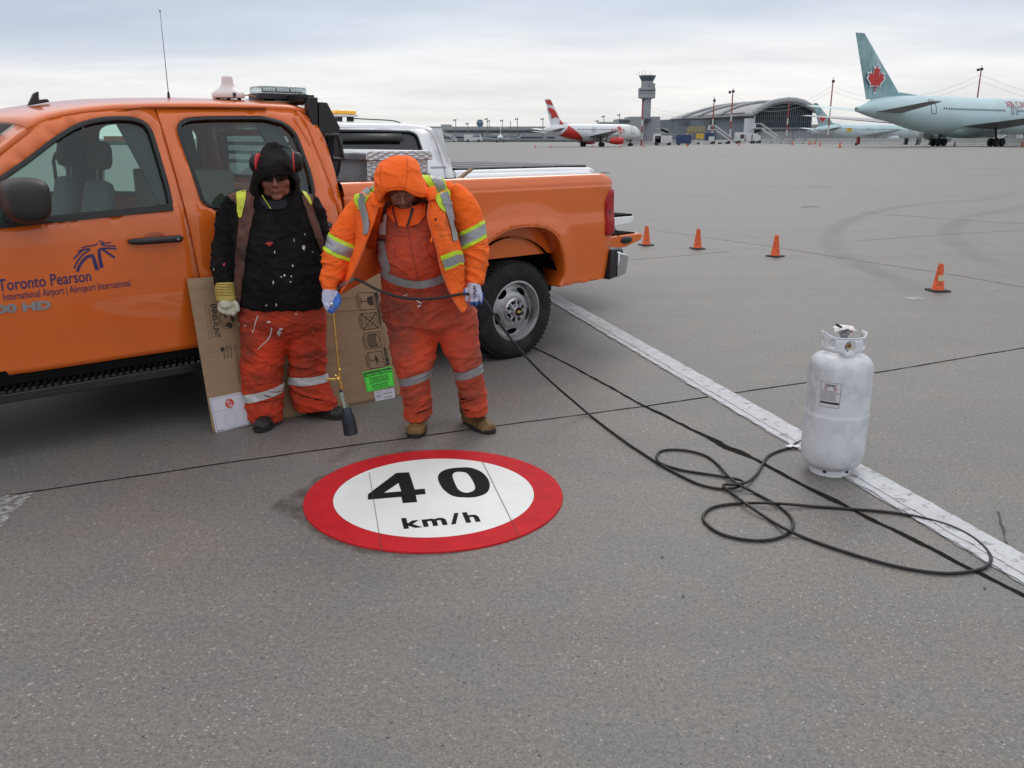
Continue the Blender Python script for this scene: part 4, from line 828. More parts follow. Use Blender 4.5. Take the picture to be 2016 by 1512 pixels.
# ---- wheels
TYm = mat('tyre_rubber', (0.016, 0.016, 0.017), 0.8, var=.25, vs=8, dirt=(0.045, 0.043, 0.04), ds=7, dth=(.5, .8), spec=.25); RIM = mat('painted_steel_wheel', (0.40, 0.40, 0.41), 0.38, 0.75, var=.08, dirt=(0.16, 0.15, 0.14), ds=9, dth=(.5, .8))
RW = .386
def wheel(u, s):
    w_ = link('wheel', None, TR); w_.location = (u, 0, RW)
    k = -s; mbt = MB(); yo = .985*k; th_ = .245
    pr_ = [(.232, -.005), (.250, .006), (.285, .014), (.325, .012), (.352, .002), (.372, -.012), (.383, -.035), (RW, -.07), (RW+.001, -th_/2)]
    full = pr_+[(r, -th_-y) for r, y in pr_[::-1]]
    mbt.lathe([(r, y) for r, y in full], axis='Y', n=72, caps=False)
    for j in range(60):
        a = 2*pi*j/60; c_, s_ = cos(a), sin(a)
        for yy in (-.045, -.105, -.165): mbt.box(((RW+.001)*c_, yy, (RW+.001)*s_), (.010, .046, .026), Matrix.Rotation(-a, 3, 'Y'))
    mbt.v = [Vector((v.x, yo+v.y*k, v.z)) for v in mbt.v]; t_ = mbt.build('tyre', TYm, w_, smooth=30)
    # rim: flange, barrel, face with five windows and a hub cap
    mbr = MB(); 
    fl = [(.236, -.012), (.240, .004), (.228, .006), (.222, -.006), (.214, -.026), (.206, -.060)]
    mbr.lathe(fl, axis='Y', n=72, caps=False)
    holes = []
    for j in range(5):
        a0 = 2*pi*j/5+.95; holes.append([( (.170+.026*cos(q))*cos(a0+ .30*sin(q)), (.170+.026*cos(q))*sin(a0+.30*sin(q)) ) for q in [2*pi*i/18 for i in range(18)]])
    circ = lambda R__, n_=48: [(R__*cos(2*pi*i/n_), R__*sin(2*pi*i/n_)) for i in range(n_)]
    def face(x, z): r = sqrt(x*x+z*z); return Vector((x, -.060+.030*sst(.20, .12, r)-.010*exp(-((r-.17)/.02)**2), z))
    panel(mbr, circ(.207, 60), [circ(.07, 30)]+holes, face, .018)
    mbr.lathe([(.20, -.20), (.205, -.06)], axis='Y', n=48, caps=False)
    mbr.v = [Vector((v.x, yo+v.y*k, v.z)) for v in mbr.v]; mbr.build('rim', RIM, w_, smooth=40)
    mbd = MB(); mbd.lathe([(.19, -.10), (.19, -.098)], axis='Y', n=40); mbd.v = [Vector((v.x, yo+v.y*k, v.z)) for v in mbd.v]; mbd.build('brake_disc', DK, w_)
    mbh = MB(); mbh.lathe([(.098, -.045), (.100, -.020), (.092, -.012), (.088, -.020), (.050, -.010), (.046, .022), (.040, .030), (.0, .031)], axis='Y', n=48, caps=False)
    for j in range(8):
        a = 2*pi*j/8; mbh.box((.066*cos(a), -.004, .066*sin(a)), (.042, .016, .017), Matrix.Rotation(-a, 3, 'Y'))
    mbh.v = [Vector((v.x, yo+v.y*k, v.z)) for v in mbh.v]; mbh.build('hub_cap', mat('hub_cap_silver', (0.55, 0.55, 0.57), .25, .85), w_, smooth=40)
    mbn = MB()
    for j in range(8):
        a = 2*pi*(j+.5)/8; mbn.sphere((.070*cos(a), -.010, .070*sin(a)), (.0145, .010, .0145), 10, 6)
    mbn.v = [Vector((v.x, yo+v.y*k, v.z)) for v in mbn.v]; mbn.build('hub_window', DK, w_)
    mbk = MB(); mbk.lathe([(.036, .0315), (.036, .033), (.0, .034)], axis='Y', n=30, caps=False); mbk.v = [Vector((v.x, yo+v.y*k, v.z)) for v in mbk.v]; mbk.build('centre_cap', DK, w_)
    mbe = MB(); mbe.prism([(-.024, -.006), (-.010, -.006), (-.010, -.012), (.010, -.012), (.010, -.006), (.026, -.006), (.022, .006), (.010, .006), (.010, .012), (-.010, .012), (-.010, .006), (-.027, .006)], .034, .036, axis='Y'); mbe.v = [Vector((v.x, yo+v.y*k, v.z)) for v in mbe.v]; mbe.build('emblem', mat('emblem_gold', (.55, .38, .12), .35, .7), w_)
    return w_
for u in (.015, UFW):
    for s in (1, -1): wheel(u, s)
# ---- tail lamp, bumper, tailgate
LR = mat('tail_lamp_red', (0.36, 0.003, 0.008), 0.25, var=.15, vs=20, coat=.15, spec=.3); LR2 = mat('tail_lamp_dark_red', (0.16, 0.004, 0.008), 0.15, coat=1.0)
zl0 = sidept(1200, 463, prof_bed)[1]; zl1 = sidept(1203, 373, prof_bed)[1]; ul = sidept(1191, 420, prof_bed)[0]
for s in (1, -1):
    mb = MB(); lo_ = rounded([(ul, zl0), (U1+.012, zl0), (U1+.016, zl0+.1), (U1+.010, zl1), (ul+.06, zl1), (ul, zl1-.08)], .03)
    panel(mb, lo_, [], lambda u, z: bedmap(min(u, U1), z)+Vector((max(0, u-U1), -.016, 0)), .03); t_ = mir(mb, s).build('tail_lamp', LR, TR, solid=.03, soff=-1 if s > 0 else 1)
    for a, b in ((zl0+.03, zl0+.12), (zl0+.15, zl0+.21)):
        mb = MB(); mb.bx((ul+.02, -bedmap(ul+.05, a).y*-1-.013, a), (U1-.035, -bedmap(ul+.05, a).y*-1-.004, b)); mir(mb, s).build('reflector', LR2, t_)
mb = MB(); mb.bx((U1+.03, -1.0, .56), (U1+.17, 1.0, .79)); mb.build('rear_bumper', BP, TR, bevel=.03)
for s in (1, -1):
    mb = MB(); mb.prism([(U1-.045, .535), (U1+.05, .55), (U1+.06, .80), (U1-.01, .79)], -1.03*s, -.80*s, axis='Y'); mb.v = [Vector(v) for v in mb.v]; mb.build('bumper_end', BP, TR, bevel=.015)
    mb = MB(); mb.prism([(U1+.055, .545), (U1+.165, .575), (U1+.190, .735), (U1+.065, .765)], -1.035*s, -.70*s, axis='Y'); mb.build('bumper_chrome', CHR, TR, bevel=.012)
TG = link('tailgate', None, TR)
mb = MB(); mb.prism([(U1+.0, .86), (U1+.02, .75), (U1+.40, .76), (U1+.60, .81), (U1+.63, .85), (U1+.60, .872)], -.80, .80, axis='Y'); mb.build('tailgate_panel', OR, TG, bevel=.01)
mb = MB()
for i in range(9): mb.bx((U1+.02+i*.062, -.76, .870), (U1+.060+i*.062, .76, .880))
mb.build('ribbed_liner', DK, TG)
mb = MB(); mb.tube([(U1-.06, -.84, 1.20), (U1+.16, -.83, 1.02), (U1+.30, -.81, .86)], .004, 6); mb.build('support_cable', DK, TG)
mb = MB(); mb.sphere((U1+.40, -.808, .825), (.075, .018, .032), 16, 8); mb.build('latch', BP, TG)
# ---- running board
rz = .385; ro = 1.0; ri = .80
RU0, RU1 = UF+.05, sB[-1][0]+1.0
mb = MB(); mb.bx((RU0-.3, -ro, rz-.055), (RU1, -ri, rz-.004)); mb.build('running_board', mat('step_black', (0.014, .014, .016), .45, var=.3), TR, bevel=.006)
mb = MB(); du = .038
nu = int((RU1-RU0+.25)/du)
for i in range(nu):
    for j in range(4):
        u = RU0-.27+i*du+(j % 2)*du/2; y = -ro+.025+j*.046; mb.box((u, y, rz+.003), (.024, .010, .016), Matrix.Rotation(.5 if j % 2 else -.5, 3, 'Z'), taper=.7)
mb.build('serrated_tread', mat('tread_metal', (.035, .035, .037), .35, .6, var=.3), TR, smooth=0)
mb = MB()
for u in (RU0+.1, RU0+.9, RU0+1.6): mb.bx((u, -.84, rz-.05), (u+.05, -.5, rz-.01))
mb.build('step_bracket', DK, TR)
# ---- mirror
mc = sidept(45, 392)
mb = MB(); mpx = Vector((mc[0]-.03, -1.17, mc[1]+.005)); mb.sphere((0, 0, 0), 1, 36, 24)
def sgp(t, e): return (1 if t > 0 else -1)*abs(t)**e
mb.v = [mpx+Vector((.105*sgp(v.x, .8)*(1.0+.12*v.z), .15*sgp(v.y, .55), .112*sgp(v.z, .55))) for v in mb.v]
MR = mb.build('door_mirror', mat('mirror_plastic', (0.018, 0.017, 0.018), .5, var=.2, wear=((.2, .2, .2), 60, .72)), TR, smooth=60)
mb = MB(); mb.prism([(mc[0]-.10, 1.28), (mc[0]+.10, 1.275), (mc[0]+.06, 1.33), (mc[0]-.10, 1.35)], -1.10, -.99, axis='Y'); mb.build('mirror_arm', BP, MR, bevel=.01)
# ---- interior
for vy in (.36, -.36):
    mb = MB(); uu = -2.93
    mb.box((uu+.07, -vy, 1.10), (.13, .46, .72), Matrix.Rotation(.20, 3, 'Y'), taper=.78); mb.box((uu-.22, -vy, .84), (.5, .48, .16)); s_ = mb.build('front_seat', INT2, TR, bevel=.05)
    mb = MB(); mb.box((uu+.155, -vy, 1.60), (.105, .27, .17), Matrix.Rotation(.12, 3, 'Y'), taper=.9); mb.build('headrest', INT, s_, bevel=.045)
    mb = MB(); 
    for q in (-.06, .06): mb.tube([(uu+.14, -vy+q, 1.42), (uu+.155, -vy+q, 1.54)], .006, 6)
    mb.build('headrest_post', SM, s_)
mb = MB(); mb.box((-1.93, 0, 1.03), (.13, 1.4, .55), Matrix.Rotation(.2, 3, 'Y')); mb.build('rear_seat', INT2, TR, bevel=.05)
mb = MB(); mb.bx((UF-.05, -.90, .52), (UR-.1, .90, .60)); mb.build('cab_floor', INT, TR)
mb = MB(); mb.prism([(UF-.25, .8), (UF+.12, .85), (UF+.15, 1.2), (UF+.05, 1.27), (UF-.35, 1.27)], -.92, .92, axis='Y'); mb.build('dashboard', INT, TR, bevel=.03)
mb = MB(); c = Vector((UF+.26, -.38, 1.22)); Rw = Matrix.Rotation(-1.15, 3, 'Y'); mb.tube([c+Rw @ Vector((.19*cos(a), .19*sin(a), 0)) for a in [2*pi*i/24 for i in range(24)]], .016, 8, closed=True); mb.tube([c+Rw @ Vector((0, -.18, 0)), c+Rw @ Vector((0, .18, 0))], .014, 6); mb.build('steering_wheel', INT, TR)
mb = MB(); mb.grid([[Vector((u, y, roofz(u)-.05)) for y in (-.76, 0, .76)] for u in (UW+.02, -2.6, -1.85)]); mb.build('headlining', mat('headlining', (.12, .13, .13), .9), TR)
for s in (1, -1):
  for (ub_, ut_, hw_) in ((-2.52, -2.67, .10), (-1.70, -1.86, .07)):
    mb = MB(); mb.grid([[cabmap(ub_+(ut_-ub_)*i/6+q, 1.28+.52*i/6)+Vector((0, .055, 0)) for q in (-hw_, 0, hw_)] for i in range(7)]); mir(mb, s).build('inner_pillar', INT, TR, solid=.02)
mb = MB(); mb.tube([(-2.74, .80, 1.60), (-2.77, .78, 1.55), (-2.77, .78, 1.38), (-2.73, .80, 1.33)], .012, 8); mb.build('grab_handle', INT, TR)
mb = MB(); mb.box((-3.05, -.60, 1.245), (.30, .20, .012), Matrix.Rotation(.25, 3, 'Y')); mb.build('green_folder', mat('green_plastic', (.06, .5, .06), .5), TR, label='green folder lying on the dash side')
mb = MB(); mb.bx((-2.42, -.55, 1.05), (-2.02, .2, 1.50)); mb.build('carton_in_cab', mat('carton_in_cab', (.17, .16, .12), .9), TR, bevel=.01)
mb = MB(); mb.bx((-2.20, -.30, .9), (-2.12, .5, 1.45)); mb.build('seat_frame', INT, TR, bevel=.02)
# ---- roof kit
def onz(px, py, z): 
    h = Z0(px, py, z)-TO; return (h.dot(TD), -h.dot(TN))
def atv(px, py, v): h = hit(px, py, TO+TN*v, TN)-TO; return Vector((h.dot(TD), -v, h.z))
SFm = BP
q = [atv(55, 220, .35), atv(66, 196, .35), atv(76, 191, .35), atv(77, 208, .35), atv(93, 206, .35), atv(98, 212, .35)]; dzz = roofz(q[0].x)+.025-q[0].z
mb = MB(); mb.prism([(p.x, p.z+dzz) for p in q], -.375, -.335, axis='Y'); mb.build('shark_fin_aerial', BP, TR, bevel=.005)
a0 = atv(333, 198, .30); a0.z = max(a0.z, roofz(a0.x)-.01); a1 = atv(315, 22, .30)
mb = MB(); mb.tube([a0+Vector((0, 0, .03)), a1], [.0028, .0014], 6); mb.build('whip_aerial', mat('aerial_steel', (.06, .06, .065), .4, .5), TR)
mb = MB(); mb.lathe([(.022, -.03), (.022, .012), (.010, .014), (.007, .045), (.004, .055)], a0, n=16); mb.sphere(a1, .006, 8, 6); mb.build('aerial_base', BP, TR)
# white antenna dome
DW = mat('dome_white', (.70, .60, .59), .35, var=.04, coat=.3); d0 = atv(450, 193, .45); sc_ = (atv(482, 193, .45).x-atv(422, 193, .45).x)/2
db = atv(450, 193, .45); dtp = atv(450, 151, .45); H_ = dtp.z-db.z
mb = MB(); mb.lathe([(sc_*.98, 0), (sc_, .006), (sc_, H_*.18), (sc_*.93, H_*.26), (sc_*.62, H_*.42), (sc_*.42, H_*.56), (sc_*.36, H_*.72), (sc_*.335, H_*.96), (sc_*.30, H_), (0, H_)], db, n=40, caps=False); DM = mb.build('antenna_dome', DW, TR, smooth=50)
mb = MB(); 
for q in (-.7, 0, .7): mb.lathe([(.018, -.035), (.012, -.006), (.012, .002)], (db.x+q*sc_, db.y, db.z), n=12)
mb.bx((db.x-sc_*.12, db.y-sc_-.004, db.z+.004), (db.x+sc_*.06, db.y-sc_+.01, db.z+H_*.22)); mb.build('magnet_foot', BP, DM)
mb = MB(); mb.tube(smoothpoly([(db.x+sc_, db.y, db.z+.02), (db.x+sc_+.05, db.y, db.z+.02), (db.x+sc_+.11, db.y, db.z+.0), (db.x+sc_+.14, db.y, db.z-.03)], 4), .004, 6); mb.tube(smoothpoly([(db.x+sc_*.5, db.y-.05, db.z-.025), (db.x+sc_+.10, db.y-.1, db.z-.02), (db.x+sc_+.30, db.y-.1, db.z-.022), (db.x+sc_+.38, db.y-.1, db.z-.045)], 4), .003, 6); mb.build('cable', mat('cable_tan', (.30, .22, .10), .5), DM)
# clear light bar at the rear of the roof, running across
l0 = atv(507, 190, .48); l1 = atv(598, 188, .42); ltop = atv(552, 172, .48).z-atv(552, 186, .48).z
LB = link('light_bar', None, TR)
lx, lz = (l0.x+l1.x)/2+.0, l0.z
fx = (l1.x-l0.x)/2*.97
mb = MB(); mb.prism(rounded([(lx-fx, -.52), (lx+fx, -.52), (lx+fx, -.30), (lx-fx, -.30)], .04), lz-.012, lz+.022); mb.build('light_bar_base', BP, LB)
mb = MB(); mb.prism(rounded([(lx-fx+.006, -.515), (lx+fx-.006, -.515), (lx+fx-.006, -.305), (lx-fx+.006, -.305)], .05), lz+.022, lz+.022+ltop*1.02); mb.build('clear_lens', glass('clear_lens', (.80, .84, .84), .10), LB, bevel=.012)
mb = MB()
for i in range(3):
    u0 = lx-fx+.03+i*(2*fx-.06)/3; u1 = u0+(2*fx-.06)/3-.012; mb.bx((u0, -.495, lz+.028), (u1, -.47, lz+.012+ltop))
    for a in range(5):
        for b in range(3): mb.sphere((u0+(u1-u0)*(a+.5)/5, -.497, lz+.034+(ltop-.028)*(b+.5)/3), (.009, .006, .008), 8, 6, mi=1)
mb.build('led_module', [mat('led_housing', (.10, .10, .10), .4), mat('led_reflector', (.75, .76, .78), .15, .9)], LB)
mb = MB()
for q in (-.6, .35): mb.bx((lx+fx*q, -.46, lz-.075), (lx+fx*q+.05, -.40, lz-.01)); mb.bx((lx+fx*q-.03, -.48, lz-.085), (lx+fx*q+.08, -.38, lz-.072))
mb.build('light_bar_foot', BP, LB)
# ---- headache rack
HR = link('headache_rack', None, TR); hv = .80
def hp(px, py, v=hv): return atv(px, py, v)
mb = MB(); q1 = [hp(*p) for p in ((609, 191), (626, 192), (627, 300), (607, 212))]
mb.prism([(p.x, p.z) for p in q1], -hv, -hv+.06, axis='Y')
q2 = [hp(*p) for p in ((626, 201), (643, 202), (669, 262), (669, 275), (668, 265), (645, 262), (640, 300), (655, 312), (652, 345), (640, 320), (620, 250))]
q2 = [hp(*p) for p in ((627, 201), (643, 202), (668, 250), (668, 264), (640, 265), (640, 300), (628, 296))]
mb.prism([(p.x, p.z) for p in q2], -hv-.01, -hv+.09, axis='Y'); mb.build('rack_upright', mat('rack_black', (.010, .010, .012), .4, var=.2), HR, bevel=.004)
xr = q1[1].x; mb = MB()
for i in range(7): mb.bx((xr-.05, -hv+.05, 1.52+i*.065), (xr-.03, hv-.05, 1.545+i*.065))
mb.bx((xr-.08, -hv+.05, 1.93), (xr, hv-.05, 1.97)); mb.bx((xr-.05, hv-.06, 1.42), (xr+.01, hv, 2.0)); mb.bx((xr-.05, -hv+.02, 1.41), (xr+.03, -hv+.07, 1.9)); mb.build('louvre', mat('rack_black', (.010, .010, .012), .4), HR)
q3 = [hp(*p, .86) for p in ((640, 262), (673, 264), (684, 312), (681, 314), (669, 312), (660, 272), (642, 270))]; mb = MB(); mb.tube([hp(638, 266, .86), hp(664, 266, .86), hp(671, 290, .86), hp(676, 313, .86), hp(655, 313, .86)], .014, 8); mb.build('rack_loop', BP, HR)
mb = MB(); mb.tube([hp(655, 270, .6), hp(650, 330, .6), hp(632, 372, .6)], .07, 10); mb.build('work_lamp', BP, HR)
# ---- toolbox across the bed: diamond plate
DP = bpy.data.materials.new('diamond_plate'); DP.use_nodes = True; nd = DP.node_tree.nodes; lk = DP.node_tree.links; b = nd['Principled BSDF']; b.inputs['Metallic'].default_value = .85; b.inputs['Roughness'].default_value = .32
tc = nd.new('ShaderNodeTexCoord'); hs = []
for sg in (1, -1):
    mp = nd.new('ShaderNodeMapping'); mp.inputs['Rotation'].default_value = (.5*0, sg*.8*0, sg*.75); mp.inputs['Scale'].default_value = (17, 42, 17); mp.inputs['Location'].default_value = (0 if sg > 0 else .5, .3, 0)
    cmb = nd.new('ShaderNodeCombineXYZ'); sp = nd.new('ShaderNodeSeparateXYZ'); lk.new(tc.outputs['Object'], sp.inputs[0]); ad = nd.new('ShaderNodeMath'); ad.operation = 'ADD'; lk.new(sp.outputs[1], ad.inputs[0]); lk.new(sp.outputs[2], ad.inputs[1]); lk.new(sp.outputs[0], cmb.inputs[0]); lk.new(ad.outputs[0], cmb.inputs[1]); lk.new(cmb.outputs[0], mp.inputs[0])
    v = nd.new('ShaderNodeTexVoronoi'); v.inputs['Randomness'].default_value = 0; v.inputs['Scale'].default_value = 1; lk.new(mp.outputs[0], v.inputs[0]); r = nd.new('ShaderNodeMapRange'); r.inputs[1].default_value = .34; r.inputs[2].default_value = .18; lk.new(v.outputs[0], r.inputs[0]); hs.append(r.outputs[0])
mx_ = nd.new('ShaderNodeMath'); mx_.operation = 'MAXIMUM'; lk.new(hs[0], mx_.inputs[0]); lk.new(hs[1], mx_.inputs[1])
cm = nd.new('ShaderNodeMix'); cm.data_type = 'RGBA'; lk.new(mx_.outputs[0], cm.inputs[0]); cm.inputs[6].default_value = (.50, .50, .51, 1); cm.inputs[7].default_value = (.80, .80, .82, 1); lk.new(cm.outputs[2], b.inputs['Base Color'])
bm_ = nd.new('ShaderNodeBump'); bm_.inputs['Distance'].default_value = .004; lk.new(mx_.outputs[0], bm_.inputs['Height']); lk.new(bm_.outputs[0], b.inputs['Normal'])
TB = thing('truck_toolbox', 'silver diamond plate toolbox lying across the front of the orange truck bed', 'toolbox', tuple(TO), TH)
u0b = atv(727, 330, .83).x; u1b = atv(850, 320, .83).x; tz = 1.60
mb = MB(); mb.prism([(u0b, 1.10), (u1b-.015, 1.10), (u1b-.015, tz-.04), (u0b, tz-.04)], -.80, .80, axis='Y'); mb.build('box_body', DP, TB)
mb = MB(); mb.prism(rounded([(u0b-.02, tz-.05), (u1b+.01, tz-.05), (u1b+.01, tz-.004), (u1b-.02, tz+.016), (u0b, tz+.016), (u0b-.02, tz)], .012), -.83, .83, axis='Y'); mb.build('box_lid', DP, TB, bevel=.006)
mb = MB(); mb.bx((u0b+.05, -.835, 1.415), (u1b-.02, -.802, 1.455)); mb.build('mount_strip', DK, TB)
mb = MB(); mb.bx(((u0b+u1b)/2-.05, -.85, 1.40), ((u0b+u1b)/2+.05, -.836, 1.45)); mb.build('lock_paddle', BP, TB)
ST = thing('wooden_handle', 'wooden tool handle sticking up out of the orange truck bed', 'handle', tuple(TO), TH)
h0 = hit(925, 333, TO+TN*.2, TN)-TO; 
mb = MB(); a = atv(870, 378, .35); b_ = atv(928, 333, .25); mb.tube([a+(a-b_)*1.2, b_], .016, 12); mb.build('shaft', mat('ash_wood', (.30, .19, .10), .6, var=.2, vs=20, stretch=(1, 1, 1)), ST)
# ---- lettering and emblem on the front door
NV = mat('navy_vinyl', (0.035, 0.022, 0.11), .5, var=.05)
def dm(u, z): v = cabmap(u, z); return Vector((v.x, v.y-.0022, v.z))
def fit_text(txt, p0, p1, hz, m, name, bold=0.0, par=D1, extr=0):
    t_ = text_mb(txt, lambda x, y: Vector((x, y, 0)), 1, 0, bold); wx = max(v.x for v in t_.v); k = (p1[0]-p0[0])/wx
    mb = MB(); mb.add([dm(p0[0]+v.x*k, p0[1]+(p1[1]-p0[1])*v.x/wx+v.y*hz) for v in t_.v], t_.f); return mb.build(name, m, par, smooth=0, weld=False, solid=extr, soff=0)
p0 = sidept(-2, 574); p1 = sidept(180, 553); hz = (sidept(98, 540)[1]-sidept(98, 563)[1])/.70; fit_text('Toronto Pearson', p0, p1, hz, NV, 'airport_lettering', .01)
p0 = sidept(7, 592.5); p1 = sidept(257, 563); fit_text('International Airport | Aéroport International', p0, p1, .058, NV, 'small_lettering')
p0 = sidept(-47, 622); p1 = sidept(101, 606.5); fit_text('2500 HD', p0, p1, .060, mat('badge_silver', (.36, .36, .38), .35, .6), 'model_badge', .055, extr=.006)
def lg(x, y): return sidept(x/5.04, 460+y/5.04)
mb = MB()
for pts, w0, w1_ in (([(765, 378), (800, 300), (850, 240), (905, 218), (925, 235), (945, 300), (965, 362)], .014, .020), ([(735, 345), (770, 270), (820, 210), (890, 155), (830, 160), (790, 190), (730, 252)], .009, .008), ([(770, 178), (810, 162), (860, 150)], .008, .006), ([(805, 142), (870, 125), (940, 115), (968, 95)], .006, .007), ([(978, 78), (1010, 75), (1022, 88), (1000, 105), (1050, 92), (1100, 88)], .006, .006), ([(1000, 112), (1070, 120), (1148, 125)], .006, .008), ([(1010, 338), (995, 270), (985, 200), (985, 165), (1005, 150), (1080, 145), (1158, 152)], .021, .008), ([(1015, 158), (1060, 185), (1138, 240)], .012, .012)):
    sp_ = smoothpoly([lg(*p) for p in pts], 5); k = len(sp_); rows = []
    for i, p in enumerate(sp_):
        a = sp_[max(0, i-1)]; b = sp_[min(k-1, i+1)]; d = (b-a).normalized(); n_ = Vector((-d.y, d.x))*(w0+(w1_-w0)*i/(k-1))/2*1.0; rows.append([dm(*(p-n_)), dm(*(p+n_))])
    mb.grid(rows)
mb.build('airport_emblem', NV, D1, smooth=0, weld=False)
# ================= white pickup behind =================
WP0 = Z0(1172, 331, 1.40); WP0.z = 0; WO = WP0-TN*1.0
WT = thing('pickup_truck', 'white pickup with a black folding bed cover parked behind the orange truck', 'truck', tuple(WO), TH)
WH = mat('white_truck_paint', (0.90, 0.90, 0.91), .3, var=.03, vs=1.5, coat=.6, dirt=(.74, .74, .76), ds=2, dth=(.5, .9))
def prof_w(z): return .985+.03*sst(.45, .9, z)-.02*sst(1.1, 1.35, z)-.17*max(0, z-1.36)/.5-.06*max(0, (z-1.36)/.5)**2
def wpt(px, py, pf=prof_w):
    v = 1.0
    for _ in range(12):
        h = hit(px, py, WO+TN*v, TN)-WO; u = h.dot(TD); z = h.z; v = v*.4+.6*pf(z)
    return (u, z)
def wc(x, y): return wpt(560+x/5.04, 200+y/5.04)
def wmap(u, z): return Vector((u, -prof_w(z), z))
ze = .5
wx_r = wc(1670, 685)[0]; cabL = wx_r-2.95
rf = [wc(*p) for p in ((1670, 685), (1640, 590), (1600, 490), (1555, 380), (1510, 300), (1470, 262), (1430, 240), (1380, 222), (1300, 208))]
gut = wc(1000, 262)[1]; ztop = wc(1000, 188)[1]
seam_w = [wc(*p) for p in ((1250, 262), (1390, 275), (1440, 300), (1480, 345), (1540, 500), (1590, 685))]
win_w = [wc(*p) for p in ((1390, 560), (1320, 345), (1290, 318), (1240, 300), (900, 292), (560, 287))]; wl = win_w[-1][0]-.15
wn = win_w+[(wl, win_w[-1][1]), (wl-.55, 1.37), (wl-.55, 1.36)][:2]; wn = rounded(wn, [.03, .04, .05, .03, 0, 0, .06, .06])
doorr = [(p[0]-.006, p[1]) for p in seam_w]+[(seam_w[-1][0]+.02, ze), (wl-.85, ze), (wl-.84, 1.17), (wl-.74, 1.29), (wl-.10, gut-.01), (seam_w[0][0]-.4, gut+.002)]
for s in (1, -1):
    mb = MB(); panel(mb, doorr, [wn], wmap, .07); d = mir(mb, s).build('cab_door', WH, WT, solid=.03, soff=-1 if s > 0 else 1)
    mb = MB(); panel(mb, wn, [], lambda u, z: wmap(u, z)+Vector((0, .015, 0)), .2); mir(mb, s).build('tinted_glass', mat('privacy_glass', (.012, .014, .018), .08, spec=.6), d)
    mb = MB(); mb.tube([wmap(*p)+Vector((0, .003, 0)) for p in dense(wn, .06)], .014, 6, closed=True, flat=.6, up=(0, -1, 0)); mir(mb, s).build('window_seal', RB, d)
    mb = MB(); zz = win_w[3][1]-.045; mb.grid([[wmap(u, z)+Vector((0, -.02, 0)) for u in (wl+.02, wl+.5, win_w[3][0]-.10)] for z in (zz-.035, zz+.03)]); mir(mb, s).build('rain_visor', BP, d, solid=.004)
    q = [(p[0]+.006, p[1]) for p in seam_w][::-1]+[(p[0], min(p[1], gut)) for p in rf[::-1] if p[0] > seam_w[1][0]]; q = [(q[0][0], ze)]+q+[(rf[0][0]+.02, ze)]
    mb = MB(); panel(mb, q, [], wmap, .07); mir(mb, s).build('cab_corner', WH, WT, solid=.02, soff=-1 if s > 0 else 1)
    fo = [(wl-.86, ze), (wl-.85, 1.165), (wl-1.8, 1.08), (wl-2.05, .95), (wl-2.05, .6), (wl-1.9, .52)]+[(wl-1.42+.45*cos(a), .42+.48*sin(a)) for a in [pi-pi*k/12 for k in range(13)]]
    mb = MB(); panel(mb, fo, [], wmap, .1); mir(mb, s).build('fender', WH, WT, solid=.02, soff=-1 if s > 0 else 1)
# roof
rows = []; us = [wl-.12+i*.16 for i in range(int((rf[-1][0]-(wl-.12))/.16)+1)]+[p[0] for p in rf[::-1]]
for u in us:
    zt_ = ztop
    for (a, za), (b, zb) in zip(rf[::-1], rf[::-1][1:]):
        if a <= u <= b: zt_ = za+(zb-za)*(u-a)/(b-a)
    zz = min(zt_, ztop); zs = min(gut+.0, zz-.003); v = prof_w(zs); rows.append([Vector((u, -v*cos(a), zs+(zz-zs)*max(0, sin(a))**.45)) for a in [pi*j/22 for j in range(23)]])
mb = MB(); mb.grid(rows); mb.build('roof', WH, WT, smooth=60)
mb = MB(); mb.grid([[Vector((wl-.11-.70*t, y, gut+.03-(gut-1.2)*t)) for y in (-.80-.1*t, 0, .80+.1*t)] for t in (0, 1)]); mb.build('windscreen', mat('privacy_glass', (.012, .014, .018), .08), WT)
mb = MB(); mb.grid([[Vector((wl-.78-1.27*t, y, 1.19-.08*t-.08*t*t)) for y in (-.95, 0, .95)] for t in (0, .5, 1)]); mb.build('hood', WH, WT, solid=.02)
mb = MB(); mb.bx((wl-2.12, -.97, .5), (wl-2.0, .97, .98)); mb.build('front_end', BP, WT, bevel=.03)
mb = MB(); mb.grid([[Vector((u, y, z)) for y in (-.97, .97)] for u, z in ((wx_r, ze), (wx_r, 1.35), (rf[-3][0]+.02, gut))]); mb.build('cab_back', WH, WT)
# bed
UWT = .0
for s in (1, -1):
    bo = [(wx_r+.03, .53), (wx_r+.03, 1.385), (UWT-.01, 1.385), (UWT, .9), (UWT-.05, .55), (-.62, .55)]+[(-1.08+.46*cos(a), .42+.50*sin(a)) for a in [pi*k/12 for k in range(13)]]+[(-1.6, .53)]
    mb = MB(); panel(mb, bo, [], lambda u, z: Vector((u, -prof_bed(z)*1.0+.03*sst(-.1, 0, u), z)), .08); mir(mb, s).build('bed_side', WH, WT, solid=.02, soff=-1 if s > 0 else 1)
    mb = MB(); mb.tube([(wx_r+.03, -.955*s, 1.383), (-.5, -.955*s, 1.383), (-.05, -.955*s, 1.378), (-.002, -.94*s, 1.36)], .032, 10); mb.build('bed_rail', WH, WT)
    mb = MB(); mb.bx((-.03, -.99*s, .95), (.02, -.86*s, 1.28)); mb.build('tail_lamp', LR, WT, bevel=.01)
TC = mat('bed_cover_black', (.018, .018, .02), .55, var=.2)
n_ = 4; cw_ = (UWT-.05-(wx_r+.08))/n_
for i in range(n_):
    mb = MB(); u0 = wx_r+.08+i*cw_; mb.bx((u0, -.93, 1.40), (u0+cw_-.012, .93, 1.432)); mb.build('cover_panel', TC, WT, bevel=.008)
mb = MB()
